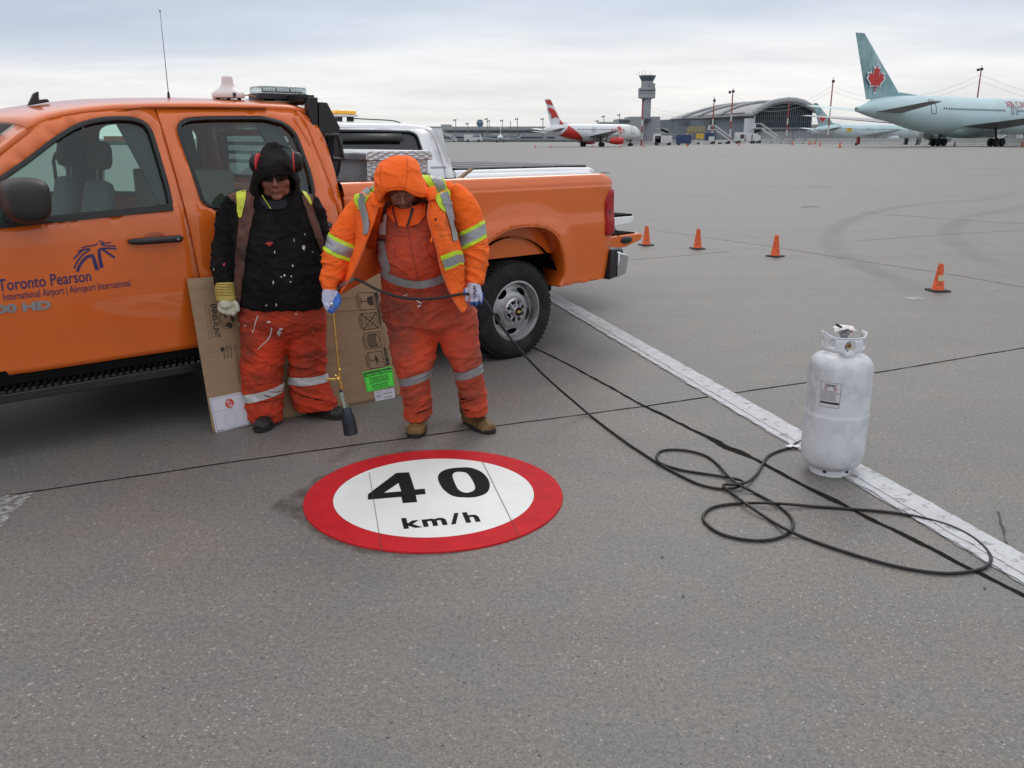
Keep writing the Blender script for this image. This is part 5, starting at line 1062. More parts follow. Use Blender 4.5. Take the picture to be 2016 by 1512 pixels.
for i in range(5): u0 = wx_r+.08+i*cw_-.02; mb.bx((u0, -.92, 1.434), (u0+.03, .92, 1.438))
mb.build('cover_hinge_strip', mat('aluminium_strip', (.5, .5, .5), .4, .6), WT)
mb = MB(); mb.bx((UWT-.05, -.88, .55), (UWT-.03, .88, .85)); mb.bx((wx_r+.05, -.85, .80), (UWT-.05, .85, .83)); mb.build('bed_floor', DK, WT)
ta_ = wpt(1247, 425, lambda z: .80); tb_ = wpt(1247, 434, lambda z: .80)
mb = MB(); mb.prism([(.01, ta_[1]-.0), (ta_[0], ta_[1]), (ta_[0]+.01, ta_[1]-.06), (ta_[0]-.05, ta_[1]-.085), (.01, ta_[1]-.12)], -.80, .80, axis='Y'); g = mb.build('tailgate', WH, WT, bevel=.008)
mb = MB(); mb.bx((.02, -.79, ta_[1]+.001), (ta_[0]-.01, .79, ta_[1]+.022)); mb.build('tailgate_liner', DK, g)
mb = MB(); mb.bx((.03, -.98, .55), (.2, .98, .75)); mb.build('rear_bumper', CHR, WT, bevel=.03)
mb = MB(); mb.bx((wl-1.9, -.45, .4), (-.2, .45, .6)); mb.bx((wl-.8, -.9, .45), (wx_r, .9, .55)); mb.build('chassis', DK, WT)
for w_ in [o for o in TR.children if o.name.startswith('wheel')][:4]:
    c = copy_tree(w_, parent=WT); c.location = (-1.08 if w_.location.x > -1 else wl-1.42, 0, RW)
# amber light bar on the roof
AM = mat('amber_lens', (.85, .42, .01), .15, coat=1.0, var=.15, vs=25, emis=((1, .45, .02), .12))
def wat(px, py, v): h = hit(px, py, WO+TN*v, TN)-WO; return Vector((h.dot(TD), -v, h.z))
b0 = wat(657, 228, .35); b1 = wat(699, 228, .35); h_ = wat(680, 218, .35).z-wat(680, 226.5, .35).z
WB = link('amber_light_bar', None, WT)
mb = MB(); mb.prism(rounded([(b0.x, -.40), (b1.x, -.40), (b1.x, .15), (b0.x, .15)], .04), b0.z+.012, b0.z+.012+h_, axis='Z'); mb.build('amber_lens', AM, WB, bevel=.012)
mb = MB(); mb.prism(rounded([(b0.x-.01, -.41), (b1.x+.01, -.41), (b1.x+.01, .16), (b0.x-.01, .16)], .04), b0.z-.006, b0.z+.012, axis='Z'); mb.build('bar_base', mat('decal_paper', (0.62, 0.62, 0.64), 0.6), WB)
mb = MB(); 
for u in (b0.x+.04, b1.x-.06): mb.bx((u, -.36, b0.z-.07), (u+.04, -.30, b0.z-.004))
mb.tube(smoothpoly([(b1.x-.06, -.38, b0.z-.02), (b1.x+.1, -.45, ztop+.015), (b1.x+.25, -.62, ztop-.0), (b1.x+.27, -.78, ztop-.05)], 4), .005, 6); mb.build('bar_foot', BP, WB)
f = wpt(848, 332)      # a line of small lettering, too small to read
mb = MB(); random.seed(9); x = 0
while x < .17: w_ = .006+.004*random.random(); mb.add([wmap(f[0]+x+a, f[1]+b)+Vector((0, -.002, 0)) for a, b in ((0, 0), (w_, 0), (w_, .018), (0, .018))], [(0, 1, 2, 3)]); x += w_+.004
mb.build('small_lettering', mat('decal_grey', (0.30, 0.30, 0.32), 0.6), WT, smooth=0, weld=False)
# ================= airliners =================
GREY = mat('aircraft_grey', (.26, .27, .28), .5, var=.1, vs=.6); GEAR = mat('gear_dark', (.02, .02, .022), .8); ALU = mat('bare_metal', (.45, .46, .47), .35, .7)
def airliner(name, label, loc, rot, L_=54.9, D_=5.2, fin_h=14.7, body=None, finm=None, belly=None, span=47.5, eng=None, wing_z=0, sc=1.0, leaf=None, text=None, nwin=50, win0=7.5, pitch=.51, finp=None, doors=None, engdark=GREY, gear4=True, windows=True):
    T = thing(name, label, 'airliner', loc, rot)
    r = D_/2; zc_ = r+(1.85 if gear4 else 1.75)          # fuselage centre height
    # x: 0 at the tail tip, +x to the nose
    st_ = [(0, .05, .16), (.3, .32, .17), (1.2, .58, .20), (L_*.07, .36*r+.35, .24), (L_*.14, .64*r, .22), (L_*.22, .85*r, .11), (L_*.30, .97*r, .03), (L_*.36, r, 0), (L_*.80, r, 0), (L_*.88, r*.98, -.0), (L_*.93, r*.88, -.05), (L_*.965, r*.66, -.13), (L_*.985, r*.44, -.2), (L_*.996, r*.2, -.25), (L_, .03, -.26)]
    def rad(x):
        for (a, ra, oa), (b, rb, ob) in zip(st_, st_[1:]):
            if a <= x <= b: t = (x-a)/(b-a); return ra+(rb-ra)*t, (oa+(ob-oa)*t)*r*1.25
        return st_[-1][1:]
    def sm(x, a=0):
        R1 = [rad(max(0, min(L_, x+d))) for d in (-1.6, -.8, 0, .8, 1.6)] if 2 < x < L_-2.5 else [rad(x)]
        rr = sum(q[0] for q in R1)/len(R1); oo = sum(q[1] for q in R1)/len(R1); return Vector((x, rr*cos(a), zc_+oo+rr*1.04*sin(a)))
    xs_ = [0, .15, .3, .7, 1.2, 2]+[3+i*(L_-6)/44 for i in range(45)]+[L_-2.2, L_-1.5, L_-1, L_-.5, L_-.15, L_]
    mb = MB(); mb.grid([[sm(x, 2*pi*j/32) for j in range(32)] for x in xs_], closed=True)
    # wing box fairing
    mb.sphere((L_*.50, 0, zc_-r*.72), (L_*.15, r*.92, r*.55), 24, 12); fu = mb.build('fuselage', body, T, smooth=60)
    def foil(root, tip, cr0, cr1, th0, th1, m, nm, n=9):
        """lofted wing: root/tip leading edge points, chords along -x"""
        mb = MB(); rows = []
        for k in range(n):
            t = k/(n-1); p = Vector(root).lerp(Vector(tip), t); c = cr0+(cr1-cr0)*t; th = th0+(th1-th0)*t; sec = []
            vert = abs(tip[2]-root[2]) > abs(tip[1]-root[1])
            for q, h in ((0, 0), (.08, .45), (.3, .5), (.65, .3), (1, .02), (.65, -.25), (.3, -.45), (.08, -.4)):
                sec.append(p+(Vector((-q*c, h*th, 0)) if vert else Vector((-q*c, 0, h*th))))
            rows.append(sec)
        mb.grid(rows, closed=True); mb.add(rows[-1], [tuple(range(8))]); return mb.build(nm, m, T, smooth=50)
    half = span/2
    for s in (-1, 1):
        foil((L_*.60, s*r*.6, zc_-r*.62), (L_*.60-half*.56, s*half, zc_-r*.62+half*.085), L_*.19, L_*.045, D_*.20, .25, GREY, 'wing')
        foil((L_*.165, s*r*.25, zc_+r*.08), (L_*.165-L_*.088, s*L_*.18, zc_+r*.08+L_*.020), L_*.105, L_*.045, .5, .2, GREY if s < 0 else body, 'tailplane')
        ex, ey, ez = L_*.60-half*.02, s*half*.34, zc_-r*.62-D_*.24
        mb = MB(); er = D_*.24; mb.lathe([(er*.55, -2.6), (er*.8, -1.6), (er, 0), (er*1.02, 1.2), (er*.93, 2.1), (er*.86, 2.15), (er*.8, 1.2)], (ex, ey, ez), axis='X', n=28, caps=False); e_ = mb.build('engine', eng or body, T, smooth=50)
        mb = MB(); mb.lathe([(er*.5, -3.4), (er*.56, -2.4), (er*.2, -2.3)], (ex, ey, ez), axis='X', n=20); mb.lathe([(er*.84, 1.0), (er*.84, 1.02)], (ex, ey, ez), axis='X', n=20); mb.bx((ex-3, ey-.2, ez+er*.6), (ex+1, ey+.2, ez+er*1.6)); mb.build('engine_core', engdark, e_)
    finp = finp or (10.4, 8.3, .4, 1.9)
    fin = foil((finp[0], 0, zc_+r*.72), (finp[2], 0, fin_h), finp[1], finp[3], .55, .25, finm, 'fin', 13)
    mb = MB(); mb.grid([[Vector((finp[0]+dx_, 0, zc_+r*.80+dz_)), Vector((finp[0]+4, 0, zc_+r*1.0))] for dx_, dz_ in ((-3, 0), (-1.0, .9))]); mb.build('dorsal_fillet', finm, T, solid=.3, soff=0)
    mb = MB(); mb.lathe([(.05, -.01), (.36, .35), (.36, .36)], (0, 0, zc_+.17*r*1.25), axis='X', n=14); mb.build('exhaust', GEAR, T)
    def wheel_pair(x, y, n, R_):
        mb = MB()
        for i in range(n):
            for q in (-.45, .45):
                mb.lathe([(R_*.5, -.2), (R_*.93, -.22), (R_, -.12), (R_, .12), (R_*.93, .22), (R_*.5, .2)], (x+(i-(n-1)/2)*1.45*(R_/.6), y+q, R_), axis='Y', n=20)
        mb.tube([(x, y, R_), (x-.1, y*.9, zc_-r*.5)], .16, 8); mb.build('landing_gear', GEAR, T)
        mb = MB(); mb.box((x-.5, y*.82, zc_-r*1.02), (2.2, .08, 1.0)); mb.build('gear_door', GREY, T)
    for s in (-1, 1): wheel_pair(L_*.495, s*(4.65 if gear4 else 3.8), 2 if gear4 else 1, .60)
    wheel_pair(L_*.90, 0, 1, .42)
    W_ = mat('cabin_window_dark', (.03, .035, .045), .3)
    if windows:
        base = None; zw = .30*r; aw = math.asin(zw/1.04/r)
        for s in (-1,):
            for i in range(nwin):
                x = win0+i*pitch
                if base is None: mb = MB(); mb.sphere((0, 0, 0), (.14, .04, .21), 8, 6); base = mb.build('cabin_window', W_, T); o = base
                else: o = base.copy(); COL.objects.link(o)
                p = sm(x, aw); o.location = (x, -p.y*1.003, p.z)
        dl_ = doors or (L_*.20, L_*.45, L_*.475, L_*.87)
        for x in dl_:
            dh = 1.9 if x in (dl_[0], dl_[-1]) else 1.1; dw = 1.05 if dh > 1.5 else .5; mb = MB()
            pts = [(x+a, b) for a, b in rounded([(-dw/2, -dh*.4), (dw/2, -dh*.4), (dw/2, dh*.6), (-dw/2, dh*.6)], .15)]
            def q(x, dz): pz = sm(x, 0); rr = (pz.y); z = zw+dz-.1; return Vector((x, -sqrt(max(0, rr*rr-(min(z, rr*.98)/1.04)**2))-.03, pz.z+z))
            mb.tube([q(*p) for p in dense(pts, .3)], .035, 4, closed=True); mb.build('door_outline', W_, T)
        mb = MB(); mb.grid([[sm(x, a)*1.0+Vector((.0, -.02 if True else 0, .02)) for a in [pi-.15+.1+(-.9+.0)*0+k for k in (2.9-pi, 2.6-pi, 2.3-pi)]] for x in (L_-2.6, L_-1.9)]); mb.v = [Vector((v.x, -abs(v.y), v.z)) for v in mb.v]; mb.build('cockpit_window', W_, T)
    T['_f'] = 0; del T['_f']
    if sc != 1.0: T.scale = (sc, sc, sc)
    return T, sm, (L_, r, zc_), fin
def sliced(mb, step):
    b = bmesh.new(); vv = [b.verts.new(v) for v in mb.v]
    for f in mb.f:
        try: b.faces.new([vv[i] for i in f])
        except ValueError: pass
    lo_ = min(v.y for v in mb.v); hi_ = max(v.y for v in mb.v); y = lo_+step
    while y < hi_: bmesh.ops.bisect_plane(b, geom=b.verts[:]+b.edges[:]+b.faces[:], plane_co=(0, y, 0), plane_no=(0, 1, 0)); y += step
    b.verts.index_update(); o = MB(); o.add([v.co.copy() for v in b.verts], [tuple(v.index for v in f.verts) for f in b.faces]); b.free(); return o
def leafpoly():
    h = [(0, 1.0), (.12, .74), (.30, .82), (.25, .38), (.45, .58), (.50, .46), (.74, .50), (.66, .30), (.78, .20), (.42, -.10), (.46, -.24), (.06, -.17), (.06, -.55)]
    return h+[(-x, y) for x, y in h[::-1]]
ICE = mat('ice_blue_paint', (.50, .65, .67), .35, var=.05, vs=.15, dirt=(.36, .47, .49), ds=.25, dth=(.5, .85)); TEAL = mat('teal_fin_paint', (.17, .33, .34), .4, var=.12, vs=.5, dirt=(.36, .50, .52), ds=.18, dth=(.45, .62)); LRED = mat('leaf_red', (.52, .02, .02), .45, var=.15, vs=1); PALE = mat('pale_border', (.62, .70, .74), .4)
def leaf_on(T, cx_, cz, k, th, m=LRED, bor=PALE, skew=0.0, rev=False, name='maple_leaf'):
    for sgn in (-1, 1):
        for s_, mm, off in ((1.22, bor, .012), (1.0, m, .03)):
            if mm is None: continue
            mb = MB(); mb.add([Vector((cx_+x*k*s_*(1 if sgn < 0 else 1)+skew*y*k, sgn*(th+off), cz+y*k*s_-(s_-1)*k*.1)) for x, y in leafpoly()], [tuple(range(26))]); mb.build(name, mm, T, smooth=0, weld=False)
p = P(1676, 289, 125.0); hd = radians(32); gz_ = terrain(70, 135)
T7, sm7, (L7, r7, z7), fin7 = airliner('airliner', 'pale blue airliner with a red maple leaf on its tall fin, standing at right', (p.x, 125.0, gz_+.0), hd, body=ICE, finm=TEAL, eng=ICE, nwin=29, win0=16.6, pitch=.55, doors=(14.3, 34.2, 35.4, 48.5))
leaf_on(T7, 3.45, 8.6, 2.25, .24)
mb = MB()
x0 = 33.0
def lab7(x, y): pz = sm7(x0+x, 0); rr = pz.y; z = r7*.55+y; return Vector((x0+x, -sqrt(max(.01, rr*rr-(z/1.04)**2))-.07, pz.z+z))
mb = text_mb('AIR CANADA', lambda x, y: Vector((x, y, 0)), 1.40, space=1.12); mb = sliced(mb, .25); mb.v = [lab7(v.x, v.y-.1) for v in mb.v]; mb.build('airline_lettering', LRED, T7, smooth=0, weld=False)
x0 = 10.4
mb = text_mb('C-GHOZ', lambda x, y: Vector((x, y, 0)), .8, bold=.0); mb.v = [(lambda q: Vector((q.x, q.y, q.z-.75)))(lab7(v.x, v.y)) for v in mb.v]; mb.build('registration', mat('registration_grey', (.2, .28, .3), .6), T7, smooth=0, weld=False)
base = [o for o in T7.children if o.name.startswith('cabin_window')][0]
for i in range(16):
    o = base.copy(); COL.objects.link(o); x = 16.6+29*.55+3.4+i*.55+(.7 if i > 4 else 0); p_ = sm7(x, math.asin(.30/1.04)); o.location = (x, -p_.y*1.003, p_.z)
RWH = mat('white_fuselage', (.74, .75, .76), .35, var=.03, vs=.2)
# red and white leisure airliner: sweeping red tail painted on by position
def rouge_mat():
    m = bpy.data.materials.new('red_white_tail_paint'); m.use_nodes = True; nd = m.node_tree.nodes; lk = m.node_tree.links; b = nd['Principled BSDF']; b.inputs['Roughness'].default_value = .35
    tc = nd.new('ShaderNodeTexCoord'); sp = nd.new('ShaderNodeSeparateXYZ'); lk.new(tc.outputs['Object'], sp.inputs[0])
    a = nd.new('ShaderNodeMath'); a.operation = 'MULTIPLY_ADD'; a.inputs[1].default_value = 1.46; lk.new(sp.outputs[2], a.inputs[0]); lk.new(sp.outputs[0], a.inputs[2])   # x + .75 z
    c = nd.new('ShaderNodeMath'); c.operation = 'LESS_THAN'; c.inputs[1].default_value = 15.5; lk.new(a.outputs[0], c.inputs[0])
    d = nd.new('ShaderNodeMath'); d.operation = 'GREATER_THAN'; d.inputs[1].default_value = 2.4; a2 = nd.new('ShaderNodeMath'); a2.operation = 'MULTIPLY_ADD'; a2.inputs[1].default_value = -.97; lk.new(sp.outputs[2], a2.inputs[0]); lk.new(sp.outputs[0], a2.inputs[2]); lk.new(a2.outputs[0], d.inputs[0])
    z = nd.new('ShaderNodeMath'); z.operation = 'LESS_THAN'; z.inputs[1].default_value = 5.9; lk.new(sp.outputs[2], z.inputs[0])
    m1 = nd.new('ShaderNodeMath'); m1.operation = 'MULTIPLY'; lk.new(c.outputs[0], m1.inputs[0]); lk.new(d.outputs[0], m1.inputs[1]); m2 = nd.new('ShaderNodeMath'); m2.operation = 'MULTIPLY'; lk.new(m1.outputs[0], m2.inputs[0]); lk.new(z.outputs[0], m2.inputs[1])
    x = nd.new('ShaderNodeMix'); x.data_type = 'RGBA'; lk.new(m2.outputs[0], x.inputs[0]); x.inputs[6].default_value = (.74, .75, .76, 1); x.inputs[7].default_value = (.55, .03, .025, 1); lk.new(x.outputs[2], b.inputs['Base Color']); return m
RR = rouge_mat(); RED2 = mat('rouge_red', (.55, .03, .025), .4, var=.05)
p = P(1067, 289, 232.0)
TA, smA, (LA, rA, zA), finA = airliner('airliner', 'white airliner with a red swept tail and red engines, standing left of the control tower', (p.x, 232.0, terrain(20, 232)), radians(35), L_=33.8, D_=4.0, fin_h=11.8, body=RR, finm=RWH, span=34.1, eng=RED2, gear4=False, nwin=26, win0=10.5, pitch=.53, finp=(6.9, 4.2, 2.6, 1.7))
for sgn in (-1, 1):
    for pts in ([(930, 297), (972, 297), (995, 340), (943, 328)], [(950, 360), (985, 365), (1018, 393), (1050, 450), (1018, 438), (985, 455), (980, 412), (958, 392)], [(1052, 455), (1070, 480), (1100, 520), (1100, 545), (1062, 545), (1048, 505), (1056, 480)]):
        pts = [((x-905)*.0361, (700-y)*.0285) for x, y in pts]
        mb = MB(); mb.add([Vector((x, sgn*(.30 if z > 6.6 else .55), z)) for x, z in pts], [tuple(range(len(pts)))]); mb.build('red_tail_flash', RED2, TA, smooth=0, weld=False)
def labA(x, y): pz = smA(x, 0); rr = pz.y; z = y; return Vector((x, -sqrt(max(.01, rr*rr-(z/1.04)**2))-.03, pz.z+z))
mb = text_mb('rouge', lambda x, y: Vector((x, y, 0)), 2.3, bold=.0); mb = sliced(mb, .25); mb.v = [labA(21.6+v.x*.9, v.y*.95-.1) for v in mb.v]; mb.build('airline_lettering', RED2, TA, smooth=0, weld=False)
mb = MB(); mb.add([labA(24.6+x*.9, .9+y*.8)+Vector((0, -.12, 0)) for x, y in leafpoly()], [tuple(range(26))]); mb.build('maple_leaf', RED2, TA, smooth=0, weld=False)
# third airliner beyond
p = P(1600, 286, 330.0)
T3, _, _, _ = airliner('airliner', 'distant pale blue airliner with a maple leaf fin, behind the nearer pale blue one', (p.x, 330.0, terrain(100, 300)-.6), radians(24), body=ICE, finm=TEAL, eng=ICE, nwin=60, win0=11, sc=.95)
leaf_on(T3, 3.45, 8.6, 2.2, .25)
# small jet, nose on
p = P(985, 286, 480.0)
TJ = thing('business_jet', 'tiny white jet seen nose on in front of the long terminal', 'jet', (p.x, 480, -.5))
JW = mat('jet_white', (.62, .70, .70), .4)
mb = MB(); mb.lathe([(.1, -13), (.9, -11.5), (1.45, -8), (1.5, 5), (.7, 13)], (0, 0, 2.6), axis='Y', n=20); mb.build('fuselage', JW, TJ)
for s in (-1, 1):
    mb = MB(); mb.add([(s*1, -3, 1.7), (s*10.5, 2, 2.4), (s*10.5, 3.4, 2.4), (s*1, 3, 1.7)], [(0, 1, 2, 3)]); mb.add([(s*10.5, 2, 2.4), (s*11, 3, 4.0), (s*11, 3.8, 4.0), (s*10.5, 3.4, 2.4)], [(0, 1, 2, 3)]); mb.build('wing', JW, TJ, solid=.3)
    mb = MB(); mb.lathe([(.6, -2), (.95, -1.5), (.85, 2)], (s*2.6, 8, 3.6), axis='Y', n=14); mb.build('engine', GREY, TJ)
    mb = MB(); mb.lathe([(.45, -.3), (.45, .3)], (s*1.9, 0, .45), axis='X', n=12); mb.build('wheel', GEAR, TJ)
mb = MB(); mb.add([(-.15, 9, 3.6), (.15, 9, 3.6), (.15, 13, 8), (-.15, 13, 8)], [(0, 1, 2, 3)]); mb.build('fin', ALU, TJ, solid=.3); mb = MB(); mb.bx((-4.2, 12.5, 7.9), (4.2, 14, 8.1)); mb.build('tailplane', JW, TJ)
mb = MB(); mb.bx((-.9, -11.2, 3.1), (.9, -10.4, 3.6)); mb.build('windscreen', mat('cabin_window_dark', (.03, .035, .045), .3), TJ)

# ================= buildings =================
def fb(x, y, D): q = P(x, y, D); return q
C1 = mat('terminal_grey', (.30, .315, .325), .7, var=.08, vs=.05); C2 = mat('terminal_light', (.33, .34, .345), .6, var=.06, vs=.05); C3 = mat('dark_glazing', (.05, .065, .08), .25, var=.5, vs=.35); C4 = mat('base_green', (.085, .11, .105), .8, var=.2, vs=.2); C5 = mat('steel_cladding', (.165, .19, .215), .6, var=.05, vs=.05, stretch=(1, 1, .1)); C6 = mat('concrete_tower', (.30, .31, .33), .75, var=.06, vs=.1); C7 = mat('pale_panel', (.52, .54, .56), .55, var=.05)
def slab(T, nm, x0, x1, y0, y1, D, m, dep=20, off=0.0, parent=None):
    a = P(x0, y1, D-off); b = P(x1, y0, D-off); base = WM[T.name].inverted()
    mb = MB(); mb.bx((a.x, D-off, a.z), (b.x, D+dep, b.z)); return mb.build(nm, m, parent or T, world=True)
B1 = thing('terminal_building', 'long low grey terminal with a dark window band, behind the red tailed airliner', 'terminal', (P(1050, 284, 560).x, 560, 0))
slab(B1, 'upper_wall', 700, 1262, 249, 257, 560, C2, 60); slab(B1, 'window_band', 700, 1262, 256, 262, 560, C3, 40, .6); slab(B1, 'middle_wall', 700, 1262, 262, 277.5, 560, C1, 50, 1.5); slab(B1, 'base_wall', 700, 1262, 276, 286, 560, C4, 50, 3)
slab(B1, 'roof_house', 868, 887, 245, 250, 560, C1, 20, -5); slab(B1, 'roof_house', 1180, 1250, 240, 250, 560, C1, 20, -5)
for a, b in ((868, 892), (897, 914), (927, 984), (1004, 1070), (1076, 1092)): slab(B1, 'strip_window', a, b, 269, 272, 560, C3, 2, 1.8)
for a in (947, 1022, 1141): slab(B1, 'roof_vent', a, a+4, 263.5, 266, 560, C3, 2, 1.8)
B0 = thing('red_hangar', 'low rust red building far off, seen through the front door window of the orange truck', 'building', (P(240, 284, 300).x, 300, 0)); slab(B0, 'wall', 205, 275, 268, 279, 300, mat('rust_cladding', (.30, .12, .07), .8, var=.3, vs=.2), 15); slab(B0, 'base_wall', 120, 290, 278, 285, 300, C4, 15, 1)
# small octagonal tower
TS = thing('ramp_tower', 'small blue grey tower top rising behind the long terminal roof', 'tower', (P(945, 250, 640).x, 640, 0)); q = P(945, 250, 640)
mb = MB(); mb.lathe([(1.6, -q.z*0+0), (1.6, q.z+.2), (1.9, q.z+.6), (2.4, q.z+2.0), (2.5, q.z+3.3), (1.9, q.z+3.9), (1.9, q.z+4.9), (1.7, q.z+4.9)], n=8); mb.build('tower_shaft', mat('blue_grey_cladding', (.13, .21, .27), .5), TS, smooth=0)
# control tower
DT = 470; c0 = P(1269.5, 284, DT); CTW = thing('control_tower', 'tall grey air traffic control tower with a flared glass cab', 'control tower', (c0.x, DT, -.6)); kx = DT/1787*.97
def tz(y): return P(1269, y, DT).z+.6
mb = MB(); mb.lathe([(9.4*kx, 0), (9.2*kx, tz(194))], n=10); mb.build('shaft', C6, CTW)
mb = MB(); mb.lathe([(13, 0)]*0+[(12.0*kx, tz(194.5)), (17.2*kx, tz(193)), (17.2*kx, tz(173.5)), (12*kx, tz(172.5))], n=12); mb.build('equipment_floor', C6, CTW, smooth=0)
for ya, yb in ((177.5, 180.5), (184, 185)): mb = MB(); mb.lathe([(17.4*kx, tz(yb)), (17.4*kx, tz(ya))], n=12, caps=False); mb.build('window_band', C3, CTW, smooth=0)
mb = MB(); mb.lathe([(12*kx, tz(173)), (12*kx, tz(160))], n=12); mb.build('upper_shaft', C6, CTW)
mb = MB(); mb.lathe([(11.8*kx, tz(160.5)), (16.8*kx, tz(150))], n=12); mb.build('glass_cab', mat('cab_glass', (.09, .115, .135), .25, var=.2, vs=.6), CTW, smooth=0)
mb = MB(); mb.lathe([(17.2*kx, tz(150.3)), (17.2*kx, tz(148.6)), (14*kx, tz(148))], n=12); mb.build('cab_roof', C6, CTW, smooth=0)
for x, h in ((1258, 141), (1264, 139), (1270, 139), (1281, 140), (1254, 145)): 
    mb = MB(); q = P(x, 148, DT); q2 = P(x, h, DT); mb.tube([(q.x, DT, q.z), (q.x, DT, q2.z)], .10, 5); mb.build('roof_aerial', GREY, CTW, world=True)
mb = MB(); mb.box((8*kx, -10*kx, tz(171)), (3, 2, 3)); mb.build('radar_box', GREY, CTW)
# block under the tower and the long clad building
B2 = thing('service_block', 'stepped grey block at the foot of the control tower', 'building', (P(1262, 284, 440).x, 440, 0))
slab(B2, 'wall', 1217, 1268, 234, 290, 440, C1, 25); slab(B2, 'upper_wall', 1238, 1300, 229.5, 290, 440, C6, 25, -3); slab(B2, 'window_band', 1219, 1240, 236.5, 241, 440, C3, 4, .4); slab(B2, 'window_band', 1271, 1282, 233, 239, 440, C3, 4, .4)
HG = thing('terminal_hall', 'grey clad airport hall with an arched roof and a big glazed end wall', 'terminal', (P(1450, 285, 400).x, 400, 0))
# long side wall runs obliquely: far at the left, near at the right
WL = [(1261, 240, 520), (1308, 235.5, 505), (1326, 235, 500), (1480, 227.5, 395), (1486, 226, 390)]
mb = MB(); rows = [[], [], []]
for x, y, D in WL: a = P(x, y, D); rows[0].append((a.x, D, -1.5)); rows[1].append((a.x, D, a.z)); rows[2].append((a.x+6, D+12, a.z))
mb.grid(rows); mb.build('clad_wall', C5, HG, world=True, smooth=0)
mb = MB(); lo_ = [P(1318, 235.2, 503), P(1480, 226.5, 394), P(1487, 225.5, 389)]; up_w = [P(1330, 231.5, 506), P(1462, 221.5, 396), P(1481, 221, 391)]; mb.grid([[a for a in lo_], [a for a in up_w]]); mb.build('pale_eaves', C7, HG, world=True, solid=.5)
# dark doors and vents of the wall
for (a, b, y0, y1, D) in ((1337, 1347.5, 236.5, 248.5, 484), (1386, 1398, 235.5, 247, 448)):
    mb = MB(); p_, q = P(a, y1, D-2), P(b, y0, D-7); mb.add([(p_.x, D-2.5, p_.z), (q.x, D-10, p_.z), (q.x, D-10, q.z), (p_.x, D-2.5, q.z)], [(0, 1, 2, 3)]); mb.build('vent', mat('vent_grey', (.10, .11, .125), .7), HG, world=True, smooth=0, solid=.3)
mb = MB(); p_, q = P(1326, 288, 492), P(1470, 249, 398); mb.add([(p_.x, 489, p_.z), (q.x, 395, p_.z), (q.x, 395, P(1470, 243, 395).z), (p_.x, 489, P(1326, 252, 489).z)], [(0, 1, 2, 3)]); mb.build('lower_annex', mat('annex_cladding', (.15, .175, .20), .65), HG, world=True, smooth=0, solid=3)
# glazed end: arch from (1487,222) over (1545,205) to (1605,218)
gx = [(1487, 223), (1495, 218), (1507, 212), (1522, 207.5), (1538, 205), (1552, 204.3), (1565, 205.5), (1578, 208.5), (1590, 213.5), (1600, 219)]
Dg = 385
mb = MB(); top_ = [P(x, y, Dg) for x, y in gx]; mb.grid([[ (a.x, Dg, -1) for a in top_], [tuple(a) for a in top_]]); mb.build('glazed_end', C3, HG, world=True, smooth=0)
GB = mat('glazing_bar', (.13, .16, .18), .5)
for x in range(1490, 1600, 4):
    yy = next(y0+(y1-y0)*(x-x0)/(x1-x0) for (x0, y0), (x1, y1) in zip(gx, gx[1:]) if x0 <= x <= x1); q = P(x, yy, Dg-.5); mb = MB(); mb.bx((q.x-.09, Dg-.9, P(x, 251, Dg).z), (q.x+.09, Dg-.4, q.z)); mb.build('glazing_bar', GB, HG, world=True, smooth=0)
for y in (218, 229, 240): mb = MB(); a, b = P(1490, y, Dg), P(1600, y, Dg); mb.bx((a.x, Dg-.85, a.z-.08), (b.x, Dg-.45, a.z+.08)); mb.build('transom', GB, HG, world=True, smooth=0)
slab(HG, 'canopy', 1489, 1600, 251, 255, Dg, C5, 3, 6); slab(HG, 'lower_glazing', 1489, 1600, 255, 260, Dg, C3, 3, 1); slab(HG, 'lower_wall', 1490, 1562, 259.5, 276, Dg, C1, 3, 3); slab(HG, 'lower_wall', 1562, 1594, 258, 274, Dg, C5, 3, 4); slab(HG, 'side_pier', 1470, 1487, 233, 274, Dg, C7, 4, 2); slab(HG, 'base_wall', 1320, 1610, 275, 290, Dg, C1, 3, 8)
# roof: a wide arch swept back and to the left, with ribs
RFm = mat('roof_metal', (.235, .235, .23), .5, var=.08, vs=.08)
arch = [(1484, 226), (1491, 220), (1503, 213), (1518, 206), (1534, 202), (1550, 200), (1566, 200.5), (1580, 204), (1592, 210), (1603, 217), (1607, 221)]
fr = [P(x, y, Dg-4) for x, y in arch]; far = [(1318, 235, 512), (1323, 232, 514), (1340, 226.5, 520), (1362, 220, 530), (1390, 213.5, 540), (1420, 209, 545), (1450, 207, 550), (1480, 205.5, 560), (1520, 204, 560), (1560, 205, 560), (1600, 215, 560)]
bk = [P(x, y, D) for x, y, D in far]
NS = 24; mb = MB(); rows = [[a.lerp(b, t/NS)+Vector((0, 0, 3.2*sin(pi*((t/NS)*4.0 % 1))*0)) for a, b in zip(fr, bk)] for t in range(NS+1)]; mb.grid(rows); mb.build('arched_roof', RFm, HG, world=True, smooth=60, solid=.8)
for t in (0, 8, 14, 19):
    mb = MB(); mb.tube([q+Vector((0, 0, .7)) for q in rows[t][:8 if t else 11]], .75 if t else 1.1, 6); mb.build('roof_rib', C2, HG, world=True)
# wing to the right behind the airliners
B3 = thing('distant_pier', 'grey pier building behind the distant pale blue airliner', 'terminal', (P(1700, 270, 620).x, 620, 0)); slab(B3, 'wall', 1598, 1990, 245, 292, 620, C1, 30); slab(B3, 'window_band', 1650, 1990, 250, 256, 620, C3, 4, .5); slab(B3, 'base_wall', 1598, 2400, 263, 292, 620, C4, 30, 2)

